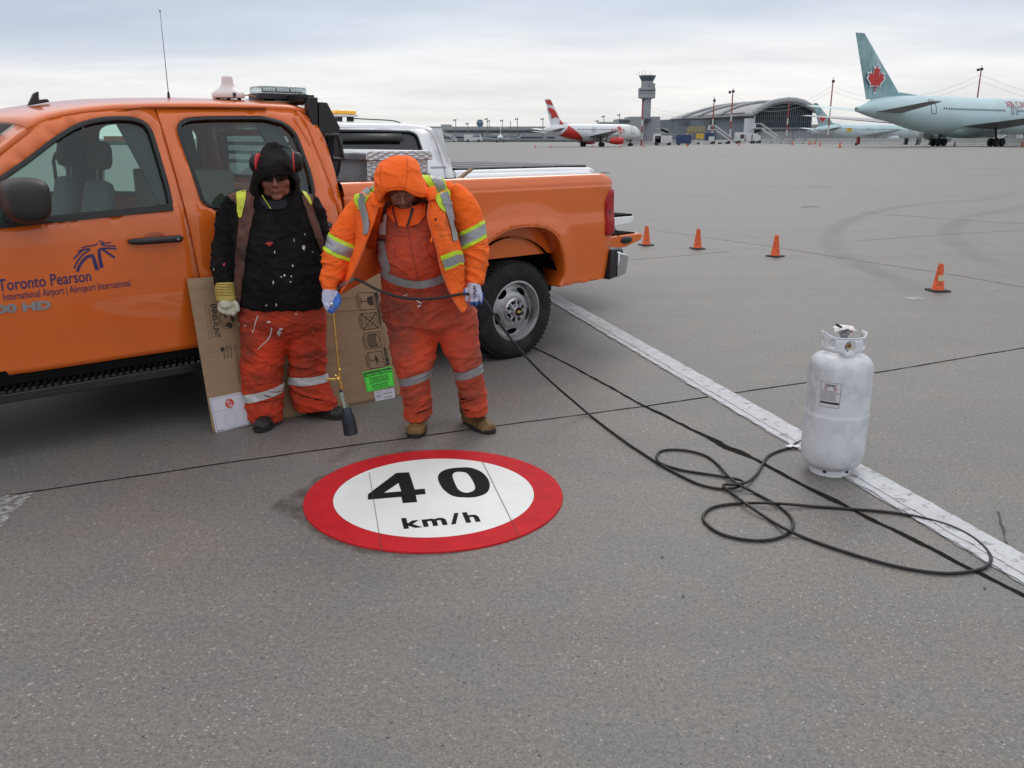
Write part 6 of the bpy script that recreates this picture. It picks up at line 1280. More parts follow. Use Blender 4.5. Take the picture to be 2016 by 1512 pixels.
# ================= masts =================
MR_ = mat('mast_red', (.30, .05, .04), .6, var=.15); MW_ = mat('mast_white', (.55, .55, .55), .6, var=.1); MG_ = mat('pole_grey', (.16, .17, .17), .6)
def mast(x, yb, yt, D, label, bands=True, heads=2, group='floodlight masts'):
    a = P(x, yt, D); b = P(x, yb, D); g = terrain(a.x, D); T = thing('light_mast', label, 'mast', (a.x, D, g), 0, group); H = a.z-g; r_ = D*.0007+.02
    if bands:
        n = 7
        for k in range(n): mb = MB(); mb.lathe([(r_*(1.25-.5*k/n), H*k/n), (r_*(1.25-.5*(k+1)/n), H*(k+1)/n)], n=10); mb.build('mast_section', MR_ if (k % 2 == 0 or k > 4) else MW_, T)
    else: mb = MB(); mb.lathe([(r_*.7, 0), (r_*.45, H)], n=8); mb.build('pole', MG_, T)
    q = D*(.0020 if bands else .0011)
    for k in range(heads): mb = MB(); mb.box((( -1.7*q if k else .1*q), -.3*q, H-(.4*q if k else 0)), (1.3*q, 1.0*q, 1.3*q)); mb.build('floodlight', GEAR, T, bevel=q*.1)
    if bands: mb = MB(); mb.tube([(0, 0, H), (0, 0, H+D*.004)], D*.00035, 5); mb.build('lightning_rod', GREY, T); 
    return (Vector((a.x, D, a.z)))
m1 = mast(1932, 285, 136, 172, 'tallest red mast rising behind the nearest pale blue airliner'); m2 = mast(1640, 285, 160, 215, 'red and white mast just left of the nearest tail fin', heads=1); m3 = mast(1443, 283, 180, 255, 'red and white floodlight mast in front of the grey clad hall'); m4 = mast(1406, 280, 198, 330, 'thinner red mast left of the twin headed mast at the hall', heads=1); m5 = mast(1554, 262, 199, 370, 'slim red mast before the glazed end of the hall', heads=0); m6 = mast(1266, 281, 196, 250, 'red and white mast in front of the control tower', heads=1)
WI = mat('wire_grey', (.50, .51, .52), .6)
OWR = thing('overhead_wires', 'thin sagging wires strung between the floodlight masts', 'wires', (m3.x, m3.y, m3.z))
for a, b, sag in ((m6, m4, 3), (m4, m3, 1.5), (m3, m2, 4), (m2, m1, 3.5), (m1, m1+Vector((60, 20, -2)), 4)):
    for k in (0, 1): mb = MB(); mb.tube([a.lerp(b, t/10)+Vector((0, 0, -1-k*1.0-sag*4*(t/10)*(1-t/10))) for t in range(11)], .022, 4, caps=False); mb.build('wire', WI, OWR, world=True)
for i, (x, yt) in enumerate(((897, 236), (921, 243), (959, 234), (963, 238), (989, 237), (1005, 238), (1018.5, 234), (1069, 234), (1177, 238), (1189, 229), (1220, 226), (1114, 244))):
    mast(x, 284, yt, 540, ['thin grey lamp pole before the long terminal, ', 'slim grey lamp pole near the long terminal, '][i % 2]+['leftmost of the row', 'second from left', 'left of the pole pair', 'right of the small blue tower', 'beside the tiny jet on its left', 'above the tiny jet', 'just right of the tiny jet', 'just left of the red swept tail', 'behind the white airliner fuselage', 'above the white airliner cabin', 'nearest the control tower', 'behind the red swept fin'][i], bands=False, heads=2 if i != 5 else 0, group='thin lamp poles by the terminal')

# ================= barriers, ground vehicles, stairs =================
CBm = mat('barrier_concrete', (.40, .40, .39), .85, var=.12, vs=.6, dirt=(.25, .24, .22), ds=.8); prof_j = [(-.35, 0), (.35, 0), (.33, .12), (.12, .35), (.09, .95), (-.09, .95), (-.12, .35), (-.33, .12)]
mb = MB(); mb.prism(prof_j, -1.75, 1.75, axis='X'); jb = None; jl = []
def barrier_row(pts, n, lab):
    global jb; labs = ['counted from the left, block %s' % w_ for w_ in ('one two three four five six seven eight nine ten eleven twelve thirteen fourteen fifteen sixteen seventeen eighteen nineteen twenty twenty-one twenty-two').split()]
    for i in range(n):
        t = (i+.5)/n; k = t*(len(pts)-1); a = pts[int(k)]; b = pts[min(len(pts)-1, int(k)+1)]; q = a.lerp(b, k-int(k)); d = (b-a)
        z = terrain(q.x, q.y)
        if jb is None: jb = mb.build('concrete_barrier', CBm); jb.location = (q.x, q.y, z); o = jb
        else: o = jb.copy(); COL.objects.link(o); o.location = (q.x, q.y, z)
        o.rotation_euler[2] = atan2(d.y, d.x); o.scale = (1, 1, 1.25); tag(o, lab+', '+labs[i], 'barrier', 'row of concrete barriers on the apron')
bl = [P(x, 285, D) for x, D in ((1500, 215), (1620, 190), (1760, 172), (1900, 160), (2080, 150))]
barrier_row(bl, 22, 'concrete barrier in the row right of the hall'); bl2 = [P(x, 285, D) for x, D in ((1225, 260), (1300, 262), (1400, 262), (1500, 262))]; barrier_row(bl2, 10, 'concrete barrier in the row left of the glazed hall')
FN = thing('chainlink_fence', 'see-through mesh fence on poles behind the concrete barriers', 'fence', (P(1750, 285, 190).x, 190, .3)); FM = mat('fence_grey', (.30, .32, .33), .6)
for i in range(30):
    q = P(1500+i*18, 285, 205-i*.9); z = terrain(q.x, q.y); mb = MB(); mb.tube([(q.x, q.y, z), (q.x, q.y, z+3.0)], .05, 5); mb.build('fence_post', FM, FN, world=True)
FMesh = mat('fence_mesh_metal', (.42, .43, .44), .6, alpha=.35); mb = MB(); mb.grid([[(lambda q: (q.x, q.y, terrain(q.x, q.y)+h))(P(1500+i*18, 285, 205-i*.9)) for i in range(30)] for h in (.1, 2.9)]); mb.build('mesh_panel', FMesh, FN, world=True, smooth=0)
VW = mat('vehicle_white', (.60, .60, .60), .5, var=.1); VB = mat('vehicle_blue', (.03, .05, .13), .5); VY = mat('equipment_yellow', (.55, .36, .04), .5); VD = mat('vehicle_dark', (.05, .05, .055), .6)
def at_(x, D): q = P(x, 285, D); return (q.x, D, terrain(q.x, D))
def wheels(T, xs, y=1.0, r_=.45):
    for x in xs:
        for s in (-1, 1): mb = MB(); mb.lathe([(r_*.6, -.14), (r_, -.1), (r_, .1), (r_*.6, .14)], (x, s*y, r_), axis='Y', n=14); mb.build('wheel', VD, T)
def stairs(x, D, h, run, lab, flip=1, rot=0):
    T = thing('mobile_stairs', lab, 'aircraft stairs', at_(x, D), rot)
    mb = MB(); mb.bx((-run*.6, -1, .55), (run*.6, 1, .95)); mb.bx((flip*run*-.62, -.9, .9), (flip*run*-.38, .9, 2.0)); mb.build('truck_base', VW, T, bevel=.05); wheels(T, (-run*.42, run*.42))
    mb = MB(); a = Vector((flip*run*.6, 0, .8)); b = Vector((-flip*run*.35, 0, h)); d = (b-a); n = 14
    for i in range(n): q = a+d*(i+.5)/n; mb.box(q, (abs(d.x)/n*1.1, 1.6, .08))
    for s in (-1, 1): mb.tube([a+Vector((0, s*.85, -.1)), b+Vector((0, s*.85, -.1))], .14, 6); mb.tube([a+Vector((0, s*.85, .9)), b+Vector((0, s*.85, 1.0)), b+Vector((-flip*1.6, s*.85, 1.0))], .07, 6)
    mb.build('stair_flight', VW, T)
    mb = MB(); mb.bx((b.x-flip*1.7, -.9, h-.12), (b.x, .9, h)); mb.bx((b.x-flip*1.7, -.9, h), (b.x-flip*1.6, .9, h+1.0)); mb.build('platform', VW, T)
    for q in (-.2, .3): mb = MB(); mb.tube([(q*run-flip*.8, 0, .8), (b.x-flip*.6*q, 0, h-.1)], .09, 6); mb.build('strut', GREY, T)
    return T
stairs(1418, 250, 3.9, 5.0, 'white mobile stairs standing right of the slim red mast'); stairs(1509, 235, 3.9, 5.0, 'white mobile stairs on a truck before the glazed hall end'); stairs(1985, 185, 3.9, 5.0, 'white stairs half hidden behind the airliner main wheels', -1)
T = thing('stairs_truck', 'white truck carrying folded stairs beside the nose of the red tailed airliner', 'truck', at_(1310, 250)); mb = MB(); mb.bx((-3.4, -1.1, .6), (1.6, 1.1, 2.6)); mb.bx((-3.2, -1.1, .6), (-1.4, 1.1, 3.1)); mb.build('body', VW, T, bevel=.1); mb = MB(); mb.box((.6, 0, 3.4), (6, 1.8, .5), Matrix.Rotation(.35, 3, 'Y')); mb.bx((-1.6, -.9, 3.0), (.6, .9, 4.6)); mb.build('stair_flight', GREY, T); wheels(T, (-2.4, 1.0)); mb = MB(); mb.bx((-3.1, -1.12, 1.7), (-1.9, 1.12, 2.4)); mb.build('cab_window', VD, T)
T = thing('baggage_cart', 'dark blue covered cart between the two trucks near the hall', 'cart', at_(1345, 240)); mb = MB(); mb.bx((-1.9, -.9, .45), (1.9, .9, 2.7)); mb.build('cart_box', VB, T, bevel=.08); wheels(T, (-1.2, 1.2), .8, .3)
T = thing('lift_platform', 'yellow railed work platform raised on a scissor arm near the hall', 'work platform', at_(1361, 280)); T.scale = (.62, .62, .62); mb = MB(); 
for s in (-1, 1): mb.tube([(-6.5, s*.8, .8), (-1, s*.8, 6.2)], .13, 5); mb.tube([(-4.5, s*.8, .8), (1, s*.8, 6.2)], .13, 5); mb.tube([(-2, s*1, 8.2), (6, s*1, 8.2)], .1, 5); mb.tube([(-2, s*1, 7.2), (6, s*1, 7.2)], .08, 5)
for x in (-2, 0, 2, 4, 6): mb.tube([(x, 1, 6.4), (x, 1, 8.2)], .08, 5); mb.tube([(x, -1, 6.4), (x, -1, 8.2)], .08, 5)
mb.bx((-2, -1.1, 6.2), (6, 1.1, 6.5)); mb.build('railing', VY, T); mb = MB(); mb.bx((-7, -1, .5), (-1, 1, 1.1)); mb.build('chassis', VD, T)
T = thing('blue_container', 'dark blue container on a low trailer left of the white mobile stairs', 'container', at_(1396, 255)); mb = MB(); mb.bx((-1.4, -1, 1.0), (1.6, 1, 3.1)); mb.build('container_box', VB, T, bevel=.05); mb = MB(); mb.bx((-4, -1, .5), (4, 1, 1.0)); mb.build('trailer_bed', VW, T); wheels(T, (-3, 3), .8, .3)
T = thing('service_truck', 'small white box truck in front of the hall beside the tall mast', 'truck', at_(1467, 245)); mb = MB(); mb.bx((-2.8, -1, .6), (-.5, 1, 2.9)); mb.bx((-.2, -1, .6), (3, 1, 2.6)); mb.build('body', VW, T, bevel=.12); mb = MB(); mb.bx((-1.7, -1.02, 1.3), (-.7, 1.02, 2.4)); mb.build('side_window', VD, T); mb = MB(); mb.bx((1.3, -1.02, .9), (1.6, 1.02, 2.4)); mb.build('side_window', VD, T); wheels(T, (-2, 2))
for (x, D, lab) in ((880, 520, 'tiny mobile stairs at the left end of the long terminal'),): stairs(x, D, 6, 10, lab)
T = thing('tow_tractor', 'tiny white tractor on the apron left of the nose on jet', 'tractor', at_(932, 500)); mb = MB(); mb.bx((-5, -1.5, .8), (0, 1.5, 4)); mb.bx((0, -1.5, .8), (5, 1.5, 2.6)); mb.build('body', VW, T, bevel=.2); wheels(T, (-3, 3), 1.4, .8)
T = thing('orange_sign', 'small yellow board among the barriers near the clad wall', 'sign', at_(1377, 235)); mb = MB(); mb.bx((-1.0, -.05, 1.6), (1.0, .05, 2.9)); mb.build('sign_board', VY, T); mb = MB(); mb.tube([(0, .1, 0), (0, .1, 1.7)], .06, 6); mb.build('sign_post', GREY, T)
T = thing('yellow_sign', 'yellow board behind the barriers beneath the distant airliner', 'sign', at_(1669, 185)); mb = MB(); mb.bx((-.5, -.05, 2.4), (.5, .05, 3.2)); mb.build('sign_board', VY, T); mb = MB(); mb.tube([(0, .1, 0), (0, .1, 2.4)], .05, 6); mb.build('sign_post', GREY, T)
T = thing('red_extinguisher', 'red wheeled extinguisher before the barriers under the tail of the nearest airliner', 'extinguisher', at_(1689, 150)); mb = MB(); mb.lathe([(.05, .2), (.3, .3), (.3, 1.3), (.1, 1.5)], n=12); mb.build('bottle', MR_, T); mb = MB(); mb.lathe([(.25, -.05), (.25, .05)], (-.3, 0, .25), axis='Y', n=12); mb.build('wheel', VD, T)
random.seed(4)
for i, (x, y, D, lab) in enumerate(((1054, 290, 215, 'far orange cone below the red fin tip'), (1084, 290, 215, 'far orange cone under the red tail'), (1166, 289, 222, 'far orange cone left of the red engine'), (1221, 290, 205, 'far orange cone before the red engine'), (1267, 290, 205, 'far orange cone below the white nose'), (1353, 289, 200, 'far orange cone before the dark blue cart'), (1454, 289, 190, 'far orange cone left of the small box truck'), (1560, 288, 170, 'far orange cone right of the stairs truck'), (1592, 287.5, 175, 'left one of a pair of far orange cones by the barriers'), (1596, 287.5, 176, 'right one of a pair of far orange cones by the barriers'), (1604, 287, 185, 'small far orange cone right of the cone pair'), (1614, 289, 150, 'far orange cone left of the lone bigger cone'), (1653, 292.5, 118, 'biggest far orange cone, under the tip of the pale blue tail'), (1879, 289, 140, 'far orange cone between the two main wheel groups'), (2012, 289, 138, 'far orange cone at the right edge of view'))):
    q = P(x, y, D); c = cone((q.x, D, terrain(q.x, D)), random.random(), lab, h=.315, group='orange cones around the parked aircraft'); k = 2.2; c.scale = (k, k, k)
# ================= people =================
from mathutils.bvhtree import BVHTree
def PX(p):
    """world point -> photo pixel (for placing details only)"""
    z = p.y*CP-(p.z-CH)*SP; yc = p.y*SP+(p.z-CH)*CP; return (1008+F*p.x/z, 756-F*yc/z)
def sloft(mb, rows, n=26, e=1.0, yb=(0, 1, 0), cap=True):
    """closed loft through ellipses given by left and right outline points: (xl, yl, xr, yr, depth, half depth)"""
    rr = []
    for xl, yl, xr, yr, Y, d in rows:
        A = P(xl, yl, Y); B = P(xr, yr, Y); rr.append((A+B)/2); rr.append((B-A)/2); rr.append(Vector(yb)*d)
    C = smoothpoly(rr[0::3], 4); A_ = smoothpoly(rr[1::3], 4); D = smoothpoly(rr[2::3], 4); vs = []
    def sg(t): return (1 if t > 0 else -1)*abs(t)**e
    for c, a, d in zip(C, A_, D):
        for j in range(n): q = 2*pi*j/n; vs.append(c+a*sg(cos(q))+d*sg(sin(q)))
    k = len(C); fs = [(i*n+j, i*n+(j+1) % n, (i+1)*n+(j+1) % n, (i+1)*n+j) for i in range(k-1) for j in range(n)]+[tuple(range(n-1, -1, -1)), tuple((k-1)*n+j for j in range(n))]
    mb.add(vs, fs); return mb
def remesh(mb, voxel, smooth=6, fac=.6):
    me = bpy.data.meshes.new('tmp'); me.from_pydata([tuple(v) for v in mb.v], [], mb.f); o = bpy.data.objects.new('tmp', me); COL.objects.link(o)
    b = bmesh.new(); b.from_mesh(me); bmesh.ops.remove_doubles(b, verts=b.verts, dist=1e-5); bmesh.ops.recalc_face_normals(b, faces=b.faces); b.to_mesh(me); b.free()
    m = o.modifiers.new('r', 'REMESH'); m.mode = 'VOXEL'; m.voxel_size = voxel
    if smooth: s_ = o.modifiers.new('s', 'SMOOTH'); s_.iterations = smooth; s_.factor = fac
    dg = bpy.context.evaluated_depsgraph_get(); r = bpy.data.meshes.new_from_object(o.evaluated_get(dg)); bpy.data.objects.remove(o); bpy.data.meshes.remove(me); return r
def ridge(p, w=2.0): return max(0, 1-abs(noise.noise(p))*2.2)**w
def displace(me, fn):
    n = len(me.vertices); nm = [v.normal.copy() for v in me.vertices]
    for i, v in enumerate(me.vertices): v.co = v.co+nm[i]*fn(v.co, nm[i])
    me.update()
def finish(name, me, mats, parent, kind=None):
    if not isinstance(mats, (list, tuple)): mats = [mats]
    inv = WM[parent.name].inverted(); me.transform(inv)
    for m in mats: me.materials.append(m)
    me.name = name; me.shade_smooth(); return link(name, me, parent)
def bvh_of(me): return BVHTree.FromPolygons([v.co.copy() for v in me.vertices], [tuple(p.vertices) for p in me.polygons])
def cut(me, test, rounds=4):
    """remove the faces where test(center, normal) holds and relax the new rim"""
    b = bmesh.new(); b.from_mesh(me); b.normal_update(); old = {e for e in b.edges if e.is_boundary}
    dl = [f for f in b.faces if test(f.calc_center_median(), f.normal)]; bmesh.ops.delete(b, geom=dl, context='FACES')
    for _ in range(rounds):
        mv = {}
        for v in b.verts:
            be = [e for e in v.link_edges if e.is_boundary]
            if len(be) == 2: mv[v] = (be[0].other_vert(v).co+be[1].other_vert(v).co+v.co*1.0)/3
        for v, c in mv.items(): v.co = c
    b.to_mesh(me); b.free(); me.update()
def band(src, co, no, w_, keep, name, m, parent, off=.003):
    """a strip of cloth round a limb: the slice of src between two parallel planes, lifted a little"""
    b = bmesh.new(); b.from_mesh(src); no = Vector(no).normalized(); co = Vector(co)
    bmesh.ops.bisect_plane(b, geom=b.verts[:]+b.edges[:]+b.faces[:], plane_co=co+no*w_/2, plane_no=no, clear_outer=True)
    bmesh.ops.bisect_plane(b, geom=b.verts[:]+b.edges[:]+b.faces[:], plane_co=co-no*w_/2, plane_no=no, clear_inner=True)
    bmesh.ops.delete(b, geom=[f for f in b.faces if not keep(f.calc_center_median())], context='FACES'); b.normal_update()
    for v in b.verts: v.co = v.co+v.normal*off
    me = bpy.data.meshes.new(name); b.to_mesh(me); b.free(); return finish(name, me, m, parent)
def drape(tree, path, w_, name, m, parent, off=.003, nx=4, steps=6, ctrl=True, miss=None, mb=None, give=False):
    """a strip that lies on a garment: path of photo pixels, widths in pixels"""
    pts = smoothpoly([Vector(p[:2]) for p in path], steps) if ctrl else [Vector(p[:2]) for p in path]
    W = w_ if isinstance(w_, (list, tuple)) else [w_]*len(path); k = len(pts); rows = []; own = mb is None; mb = mb or MB(); o0 = Vector((0, 0, CH)); lastd = None
    for i, p in enumerate(pts):
        a = pts[max(0, i-1)]; b = pts[min(k-1, i+1)]; d = (b-a).normalized(); q = Vector((-d.y, d.x)); t = i/(k-1)*(len(W)-1); wi = W[int(t)]+(W[min(len(W)-1, int(t)+1)]-W[int(t)])*(t-int(t)); row = []
        for j in range(nx+1):
            c = p+q*wi*(j/nx-.5); r = ray(c.x, c.y); h = tree.ray_cast(o0, r.normalized())
            if h[0] is None: row.append(None)
            else: n_ = h[1] if h[1].dot(r) < 0 else -h[1]; row.append(h[0]+n_*off)
        rows.append(row)
    flat = [q for r in rows for q in r if q is not None]
    if not flat: return None
    for r in rows:
        for j in range(len(r)):
            if r[j] is None:
                near = [q for q in r if q is not None]; r[j] = near[0] if near and j < len(r)/2 else (near[-1] if near else None)
    rows = [r for r in rows if all(q is not None for q in r)]
    if len(rows) > 1: mb.grid(rows)
    if give: return mb
    if own and mb.v: return mb.build(name, m, parent, world=True, smooth=80)
def patch(tree, poly_px, name, m, parent, off=.003, step=3.0, mb=None):
    o0 = Vector((0, 0, CH)); own = mb is None; mb = mb or MB(); tmp = MB(); panel(tmp, [tuple(p) for p in poly_px], [], lambda x, y: Vector((x, y, 0)), step); vs = []; ok = []
    for v in tmp.v:
        r = ray(v.x, v.y); h = tree.ray_cast(o0, r.normalized())
        if h[0] is None: vs.append(Vector((0, 0, 0))); ok.append(False)
        else: n_ = h[1] if h[1].dot(r) < 0 else -h[1]; vs.append(h[0]+n_*off); ok.append(True)
    fs = [f for f in tmp.f if all(ok[i] for i in f) and max((vs[f[0]]-vs[f[1]]).length, (vs[f[1]]-vs[f[2]]).length) < .08]
    if fs: mb.add(vs, fs)
    if own and fs:
        used = sorted({i for f in fs for i in f}); ix = {a: b for b, a in enumerate(used)}; mb.v = [mb.v[i] for i in used]; mb.f = [tuple(ix[i] for i in f) for f in mb.f]; return mb.build(name, m, parent, world=True, smooth=80)
def blob(x, y, r, rx=None, n=14, ang=0, jag=1.1):
    rx = rx or r; s_ = x*.37+y*.11
    return [(x+(rx*cos(a)*cos(ang)-r*sin(a)*sin(ang))*(1+jag*noise.noise(Vector((cos(a)*1.7, sin(a)*1.7, s_)))), y+(rx*cos(a)*sin(ang)+r*sin(a)*cos(ang))*(1+jag*noise.noise(Vector((cos(a)*1.5, sin(a)*1.5, s_+4))))) for a in [2*pi*i/n for i in range(n)]]
# ---- cloth and skin
SKIN = mat('skin_ruddy_shadowed', (.26, .105, .068), .55, var=.15, vs=25, bump=.0006, bs=160, dirt=(.26, .08, .055), ds=18, dth=(.45, .75)); SKIN2 = mat('skin_shaded', (.33, .15, .105), .6, var=.12, vs=25, bump=.0006, bs=160)  # ruddy skin: base colour darkened to carry the shadow inside the hood
BKC = mat('black_fleece', (.0105, .010, .0105), .95, var=.35, vs=7, bump=.001, bs=90, spec=.12, folds=((4, 4, 6), .008), dirt=(.024, .019, .017), ds=4, dth=(.5, .8)); BKH = mat('black_hood_fleece', (.015, .012, .0125), .95, var=.3, vs=9, bump=.0015, bs=120, spec=.12)
VST = mat('soiled_vest_lining', (.13, .052, .036), .85, var=.35, vs=14, bump=.003, bs=70, dirt=(.045, .022, .018), ds=9, dth=(.42, .65)); YST = mat('yellow_green_tape', (.62, .66, .04), .6, var=.12, vs=25, dirt=(.40, .40, .08), ds=16, dth=(.5, .75))
PNT = mat('worn_red_orange_trousers', (.56, .040, .008), .85, var=.12, vs=5, bump=.001, bs=150, folds=((3.6, 3.6, 9), .009), dirt=(.16, .032, .016), ds=3.0, dth=(.42, .66)); CVA = mat('faded_orange_coverall', (.60, .062, .018), .85, var=.12, vs=5, bump=.001, bs=150, folds=((3.6, 3.6, 8), .009), dirt=(.19, .050, .032), ds=2.6, dth=(.40, .64))
HOO = mat('bright_orange_hoodie', (1.0, .135, .005), .85, var=.06, vs=6, bump=.0008, bs=180, folds=((4, 4, 7), .006)); HOD = mat('soiled_orange_sleeve', (.90, .130, .008), .85, var=.08, vs=6, bump=.0008, bs=160, folds=((4, 4, 9), .009), dirt=(.36, .095, .022), ds=8, dth=(.53, .72)); HOI = mat('orange_hoodie_inside', (.66, .10, .008), .9, var=.1)
TEE = mat('orange_tshirt', (.90, .10, .006), .85, var=.06); SIL = mat('silver_reflective_tape', (.30, .31, .32), .42, .25, var=.12, vs=12, dirt=(.17, .16, .15), ds=12, dth=(.5, .75)); SIW = mat('white_reflective_tape', (.52, .52, .51), .5, var=.08, vs=12, dirt=(.30, .24, .21), ds=22, dth=(.58, .72)); LIM = mat('lime_tape', (.50, .72, .02), .6, var=.1, vs=12)
SHB = mat('black_boot_leather', (.013, .013, .014), .45, var=.3, vs=14, dirt=(.10, .10, .10), ds=24, dth=(.62, .72)); TAN = mat('tan_boot_leather', (.19, .105, .032), .55, var=.25, vs=14, bump=.0015, bs=80, dirt=(.085, .05, .02), ds=9, dth=(.45, .7), speck=((.45, .40, .28), 60, .70)); SOL = mat('boot_sole', (.018, .015, .012), .8)
GLW = mat('glove_white_knit', (.52, .52, .66), .85, var=.06, vs=30, bump=.001, bs=300); GLB = mat('glove_blue_coating', (.045, .15, .52), .6, var=.12, vs=12); GLC = mat('glove_cream_cotton', (.55, .52, .42), .9, var=.12, vs=14, dirt=(.42, .32, .16), ds=12, dth=(.5, .7)); GCF = mat('glove_striped_cuff', (.56, .42, .10), .9, var=.15, vs=20); GCD = mat('cuff_stripe', (.14, .09, .03), .9)
SPW = mat('paint_splash_white', (.60, .58, .54), .7, var=.1); SPR = mat('paint_splash_red', (.42, .035, .025), .7)
def head(mb, M_, fat=1.0, crown=1.0):
    t = MB()
    t.sphere((0, .012, .035*crown), (.076*crown**.3, .096*crown**.5, .090*crown), 20, 14); t.sphere((0, -.033, -.045), (.064*fat, .058, .076), 18, 12); t.sphere((0, -.022, -.080), (.058*fat, .060, .045), 18, 12); t.sphere((0, -.074, -.102), (.026*fat, .022, .020), 12, 8)
    t.tube([(0, -.090, .012), (0, -.104, -.014), (0, -.114, -.030)], [.009, .0105, .0145], 10); 
    for s in (-1, 1):
        t.sphere((s*.013, -.102, -.034), .0095, 10, 8); t.sphere((s*.042*fat, -.062, -.032), (.022*fat, .024, .024), 12, 8); t.sphere((s*.078, .012, -.010), (.010, .018, .031), 10, 8); t.sphere((s*.031, -.080, .002), .014, 12, 8); t.sphere((s*.034*fat, -.045, -.080), (.026*fat, .030, .030), 10, 8)
    t.tube([(-.045, -.076, .020), (-.018, -.090, .022), (.018, -.090, .022), (.045, -.076, .020)], [.009, .012, .012, .009], 8)
    t.tube([(-.026, -.082, -.066), (-.009, -.094, -.063), (.009, -.094, -.063), (.026, -.082, -.066)], [.004, .0068, .0068, .004], 8); t.tube([(-.022, -.080, -.074), (0, -.091, -.077), (.022, -.080, -.074)], [.004, .0078, .004], 8)
    t.tube([(0, .02, -.05), (0, .045, -.20)], [.056, .062], 16)
    mb.add([M_ @ v for v in t.v], t.f)
def glove(T, name, palm, fingers, mats_, split=None, voxel=.0032, cuff=None):
    mb = MB(); mb.tube([p for p, r in palm], [r for p, r in palm], 14)
    for ch in fingers: mb.tube(smoothpoly([p for p, r in ch], 3), [ch[0][1]+(ch[-1][1]-ch[0][1])*i/((len(ch)-1)*3) for i in range((len(ch)-1)*3+1)], 10); mb.sphere(ch[-1][0], ch[-1][1], 8, 6)
    me = remesh(mb, voxel, 2, .4); o = finish(name, me, mats_, T)
    if split:
        for p_ in me.polygons: p_.material_index = 1 if split(WM[T.name] @ p_.center, p_.normal) else 0
    return o, me
def boot(T, heel, toe, m, h=.11, w_=.052, name='boot'):
    heel, toe = Vector(heel), Vector(toe); d = (toe-heel); Lb = d.length; d.normalize(); q = Vector((-d.y, d.x, 0)); f = lambda x, y, z: heel+d*x*Lb+q*y+Vector((0, 0, z)); mb = MB()
    sec = [(0.0, .030, .085), (.06, .036, .10), (.25, .038, .105), (.42, .041, .088), (.60, .047, .068), (.80, .050, .060), (.93, .043, .050), (1.0, .026, .036)]; rows = []
    for x, wy, hz in sec: rows.append([f(x, (wy*w_/.05)*cos(a), .018+hz*max(0, sin(a))**.75 if sin(a) > 0 else .018) for a in [pi*j/14 for j in range(15)]])
    for i in range(len(rows)-1): pass
    mb.grid(rows, closed=True); mb.add(rows[0], [tuple(range(15))]); mb.add(rows[-1], [tuple(range(15))]); mb.tube([f(.12, 0, .07), f(.10, 0, .20)], [.048*w_/.05, .052*w_/.05], 16)
    me = remesh(mb, .006, 4, .5); displace(me, lambda c, n: .0018*ridge(c*38)-.001); B_ = finish(name, me, m, T)
    mb = MB(); out_ = []
    for i in range(36):
        a = 2*pi*i/36; x = .5+.53*cos(a); wv = (.034+.018*sst(.2, .8, x))*w_/.05*1.08; out_.append((x, wv*sgp(sin(a), .75)))
    for z0_, z1_, k in ((0.0, .012, 1.0), (.012, .024, 1.03)):
        n = 36; vs = [f(.5+(x-.5)*k, y*k, z) for z in (z0_, z1_) for x, y in out_]; mb.add(vs, [tuple(range(n-1, -1, -1)), tuple(range(n, 2*n))]+[(i, (i+1) % n, n+(i+1) % n, n+i) for i in range(n)])
    mb.build('sole', SOL, B_, world=True); return B_, f, d, q

# ---------- worker in the black sweatshirt ----------
WA = thing('person', 'worker in black hooded sweatshirt, red ear muffs and paint-stained orange trousers, standing against the truck', 'person', (-1.40, 5.12, 0))
YA = 5.16
torsoA = [(500, 372, 590, 374, YA+.04, .10), (470, 386, 612, 392, YA+.03, .125), (452, 402, 628, 408, YA+.02, .14), (455, 440, 632, 445, YA+.0, .155), (462, 490, 637, 495, YA-.02, .175), (467, 540, 641, 545, YA-.03, .185), (470, 580, 640, 582, YA-.02, .175), (474, 606, 636, 604, YA-.01, .150)]
armA1 = [(447, 385, 488, 390, YA+.02, .075), (430, 410, 474, 418, YA+.02, .078), (422, 450, 470, 455, YA+.0, .072), (418, 500, 467, 505, YA-.02, .068), (419, 535, 466, 538, YA-.05, .062), (423, 560, 463, 558, YA-.07, .052)]
armA2 = [(592, 390, 626, 388, YA+.02, .075), (604, 420, 640, 416, YA+.03, .078), (612, 455, 648, 450, YA+.04, .072), (618, 500, 655, 495, YA+.04, .066), (624, 545, 662, 542, YA+.02, .058), (632, 575, 662, 575, YA+.0, .05)]
hipsA = [(474, 585, 636, 585, YA-.01, .150), (470, 610, 641, 608, YA, .150), (470, 640, 642, 638, YA, .145), (500, 674, 615, 670, YA, .05)]
legA1 = [(470, 615, 565, 615, YA, .13), (472, 655, 566, 655, YA, .125), (474, 700, 562, 695, YA-.01, .118), (474, 740, 557, 735, YA-.02, .112), (480, 778, 557, 768, YA-.01, .104), (484, 808, 558, 800, YA-.01, .102), (490, 829, 556, 831, YA-.02, .096)]
legA2 = [(560, 615, 641, 612, YA+.03, .13), (563, 655, 643, 650, YA+.05, .12), (567, 700, 643, 690, YA+.07, .112), (568, 740, 644, 730, YA+.09, .106), (572, 770, 648, 760, YA+.10, .102), (576, 795, 660, 785, YA+.11, .10), (580, 808, 668, 802, YA+.11, .095)]
HA_ = Matrix.Translation(P(541, 338, YA-.055)) @ Matrix.Rotation(.22, 4, 'Z') @ Matrix.Rotation(.36, 4, 'X') @ Matrix.Rotation(-.04, 4, 'Y') @ Matrix.Scale(1.12, 4)
def inset(rows, k=.8): return [(xl+(xr-xl)*(1-k)/2, yl, xr-(xr-xl)*(1-k)/2, yr, Y, d*k) for xl, yl, xr, yr, Y, d in rows]
mb = MB(); head(mb, HA_, 1.10, .62)
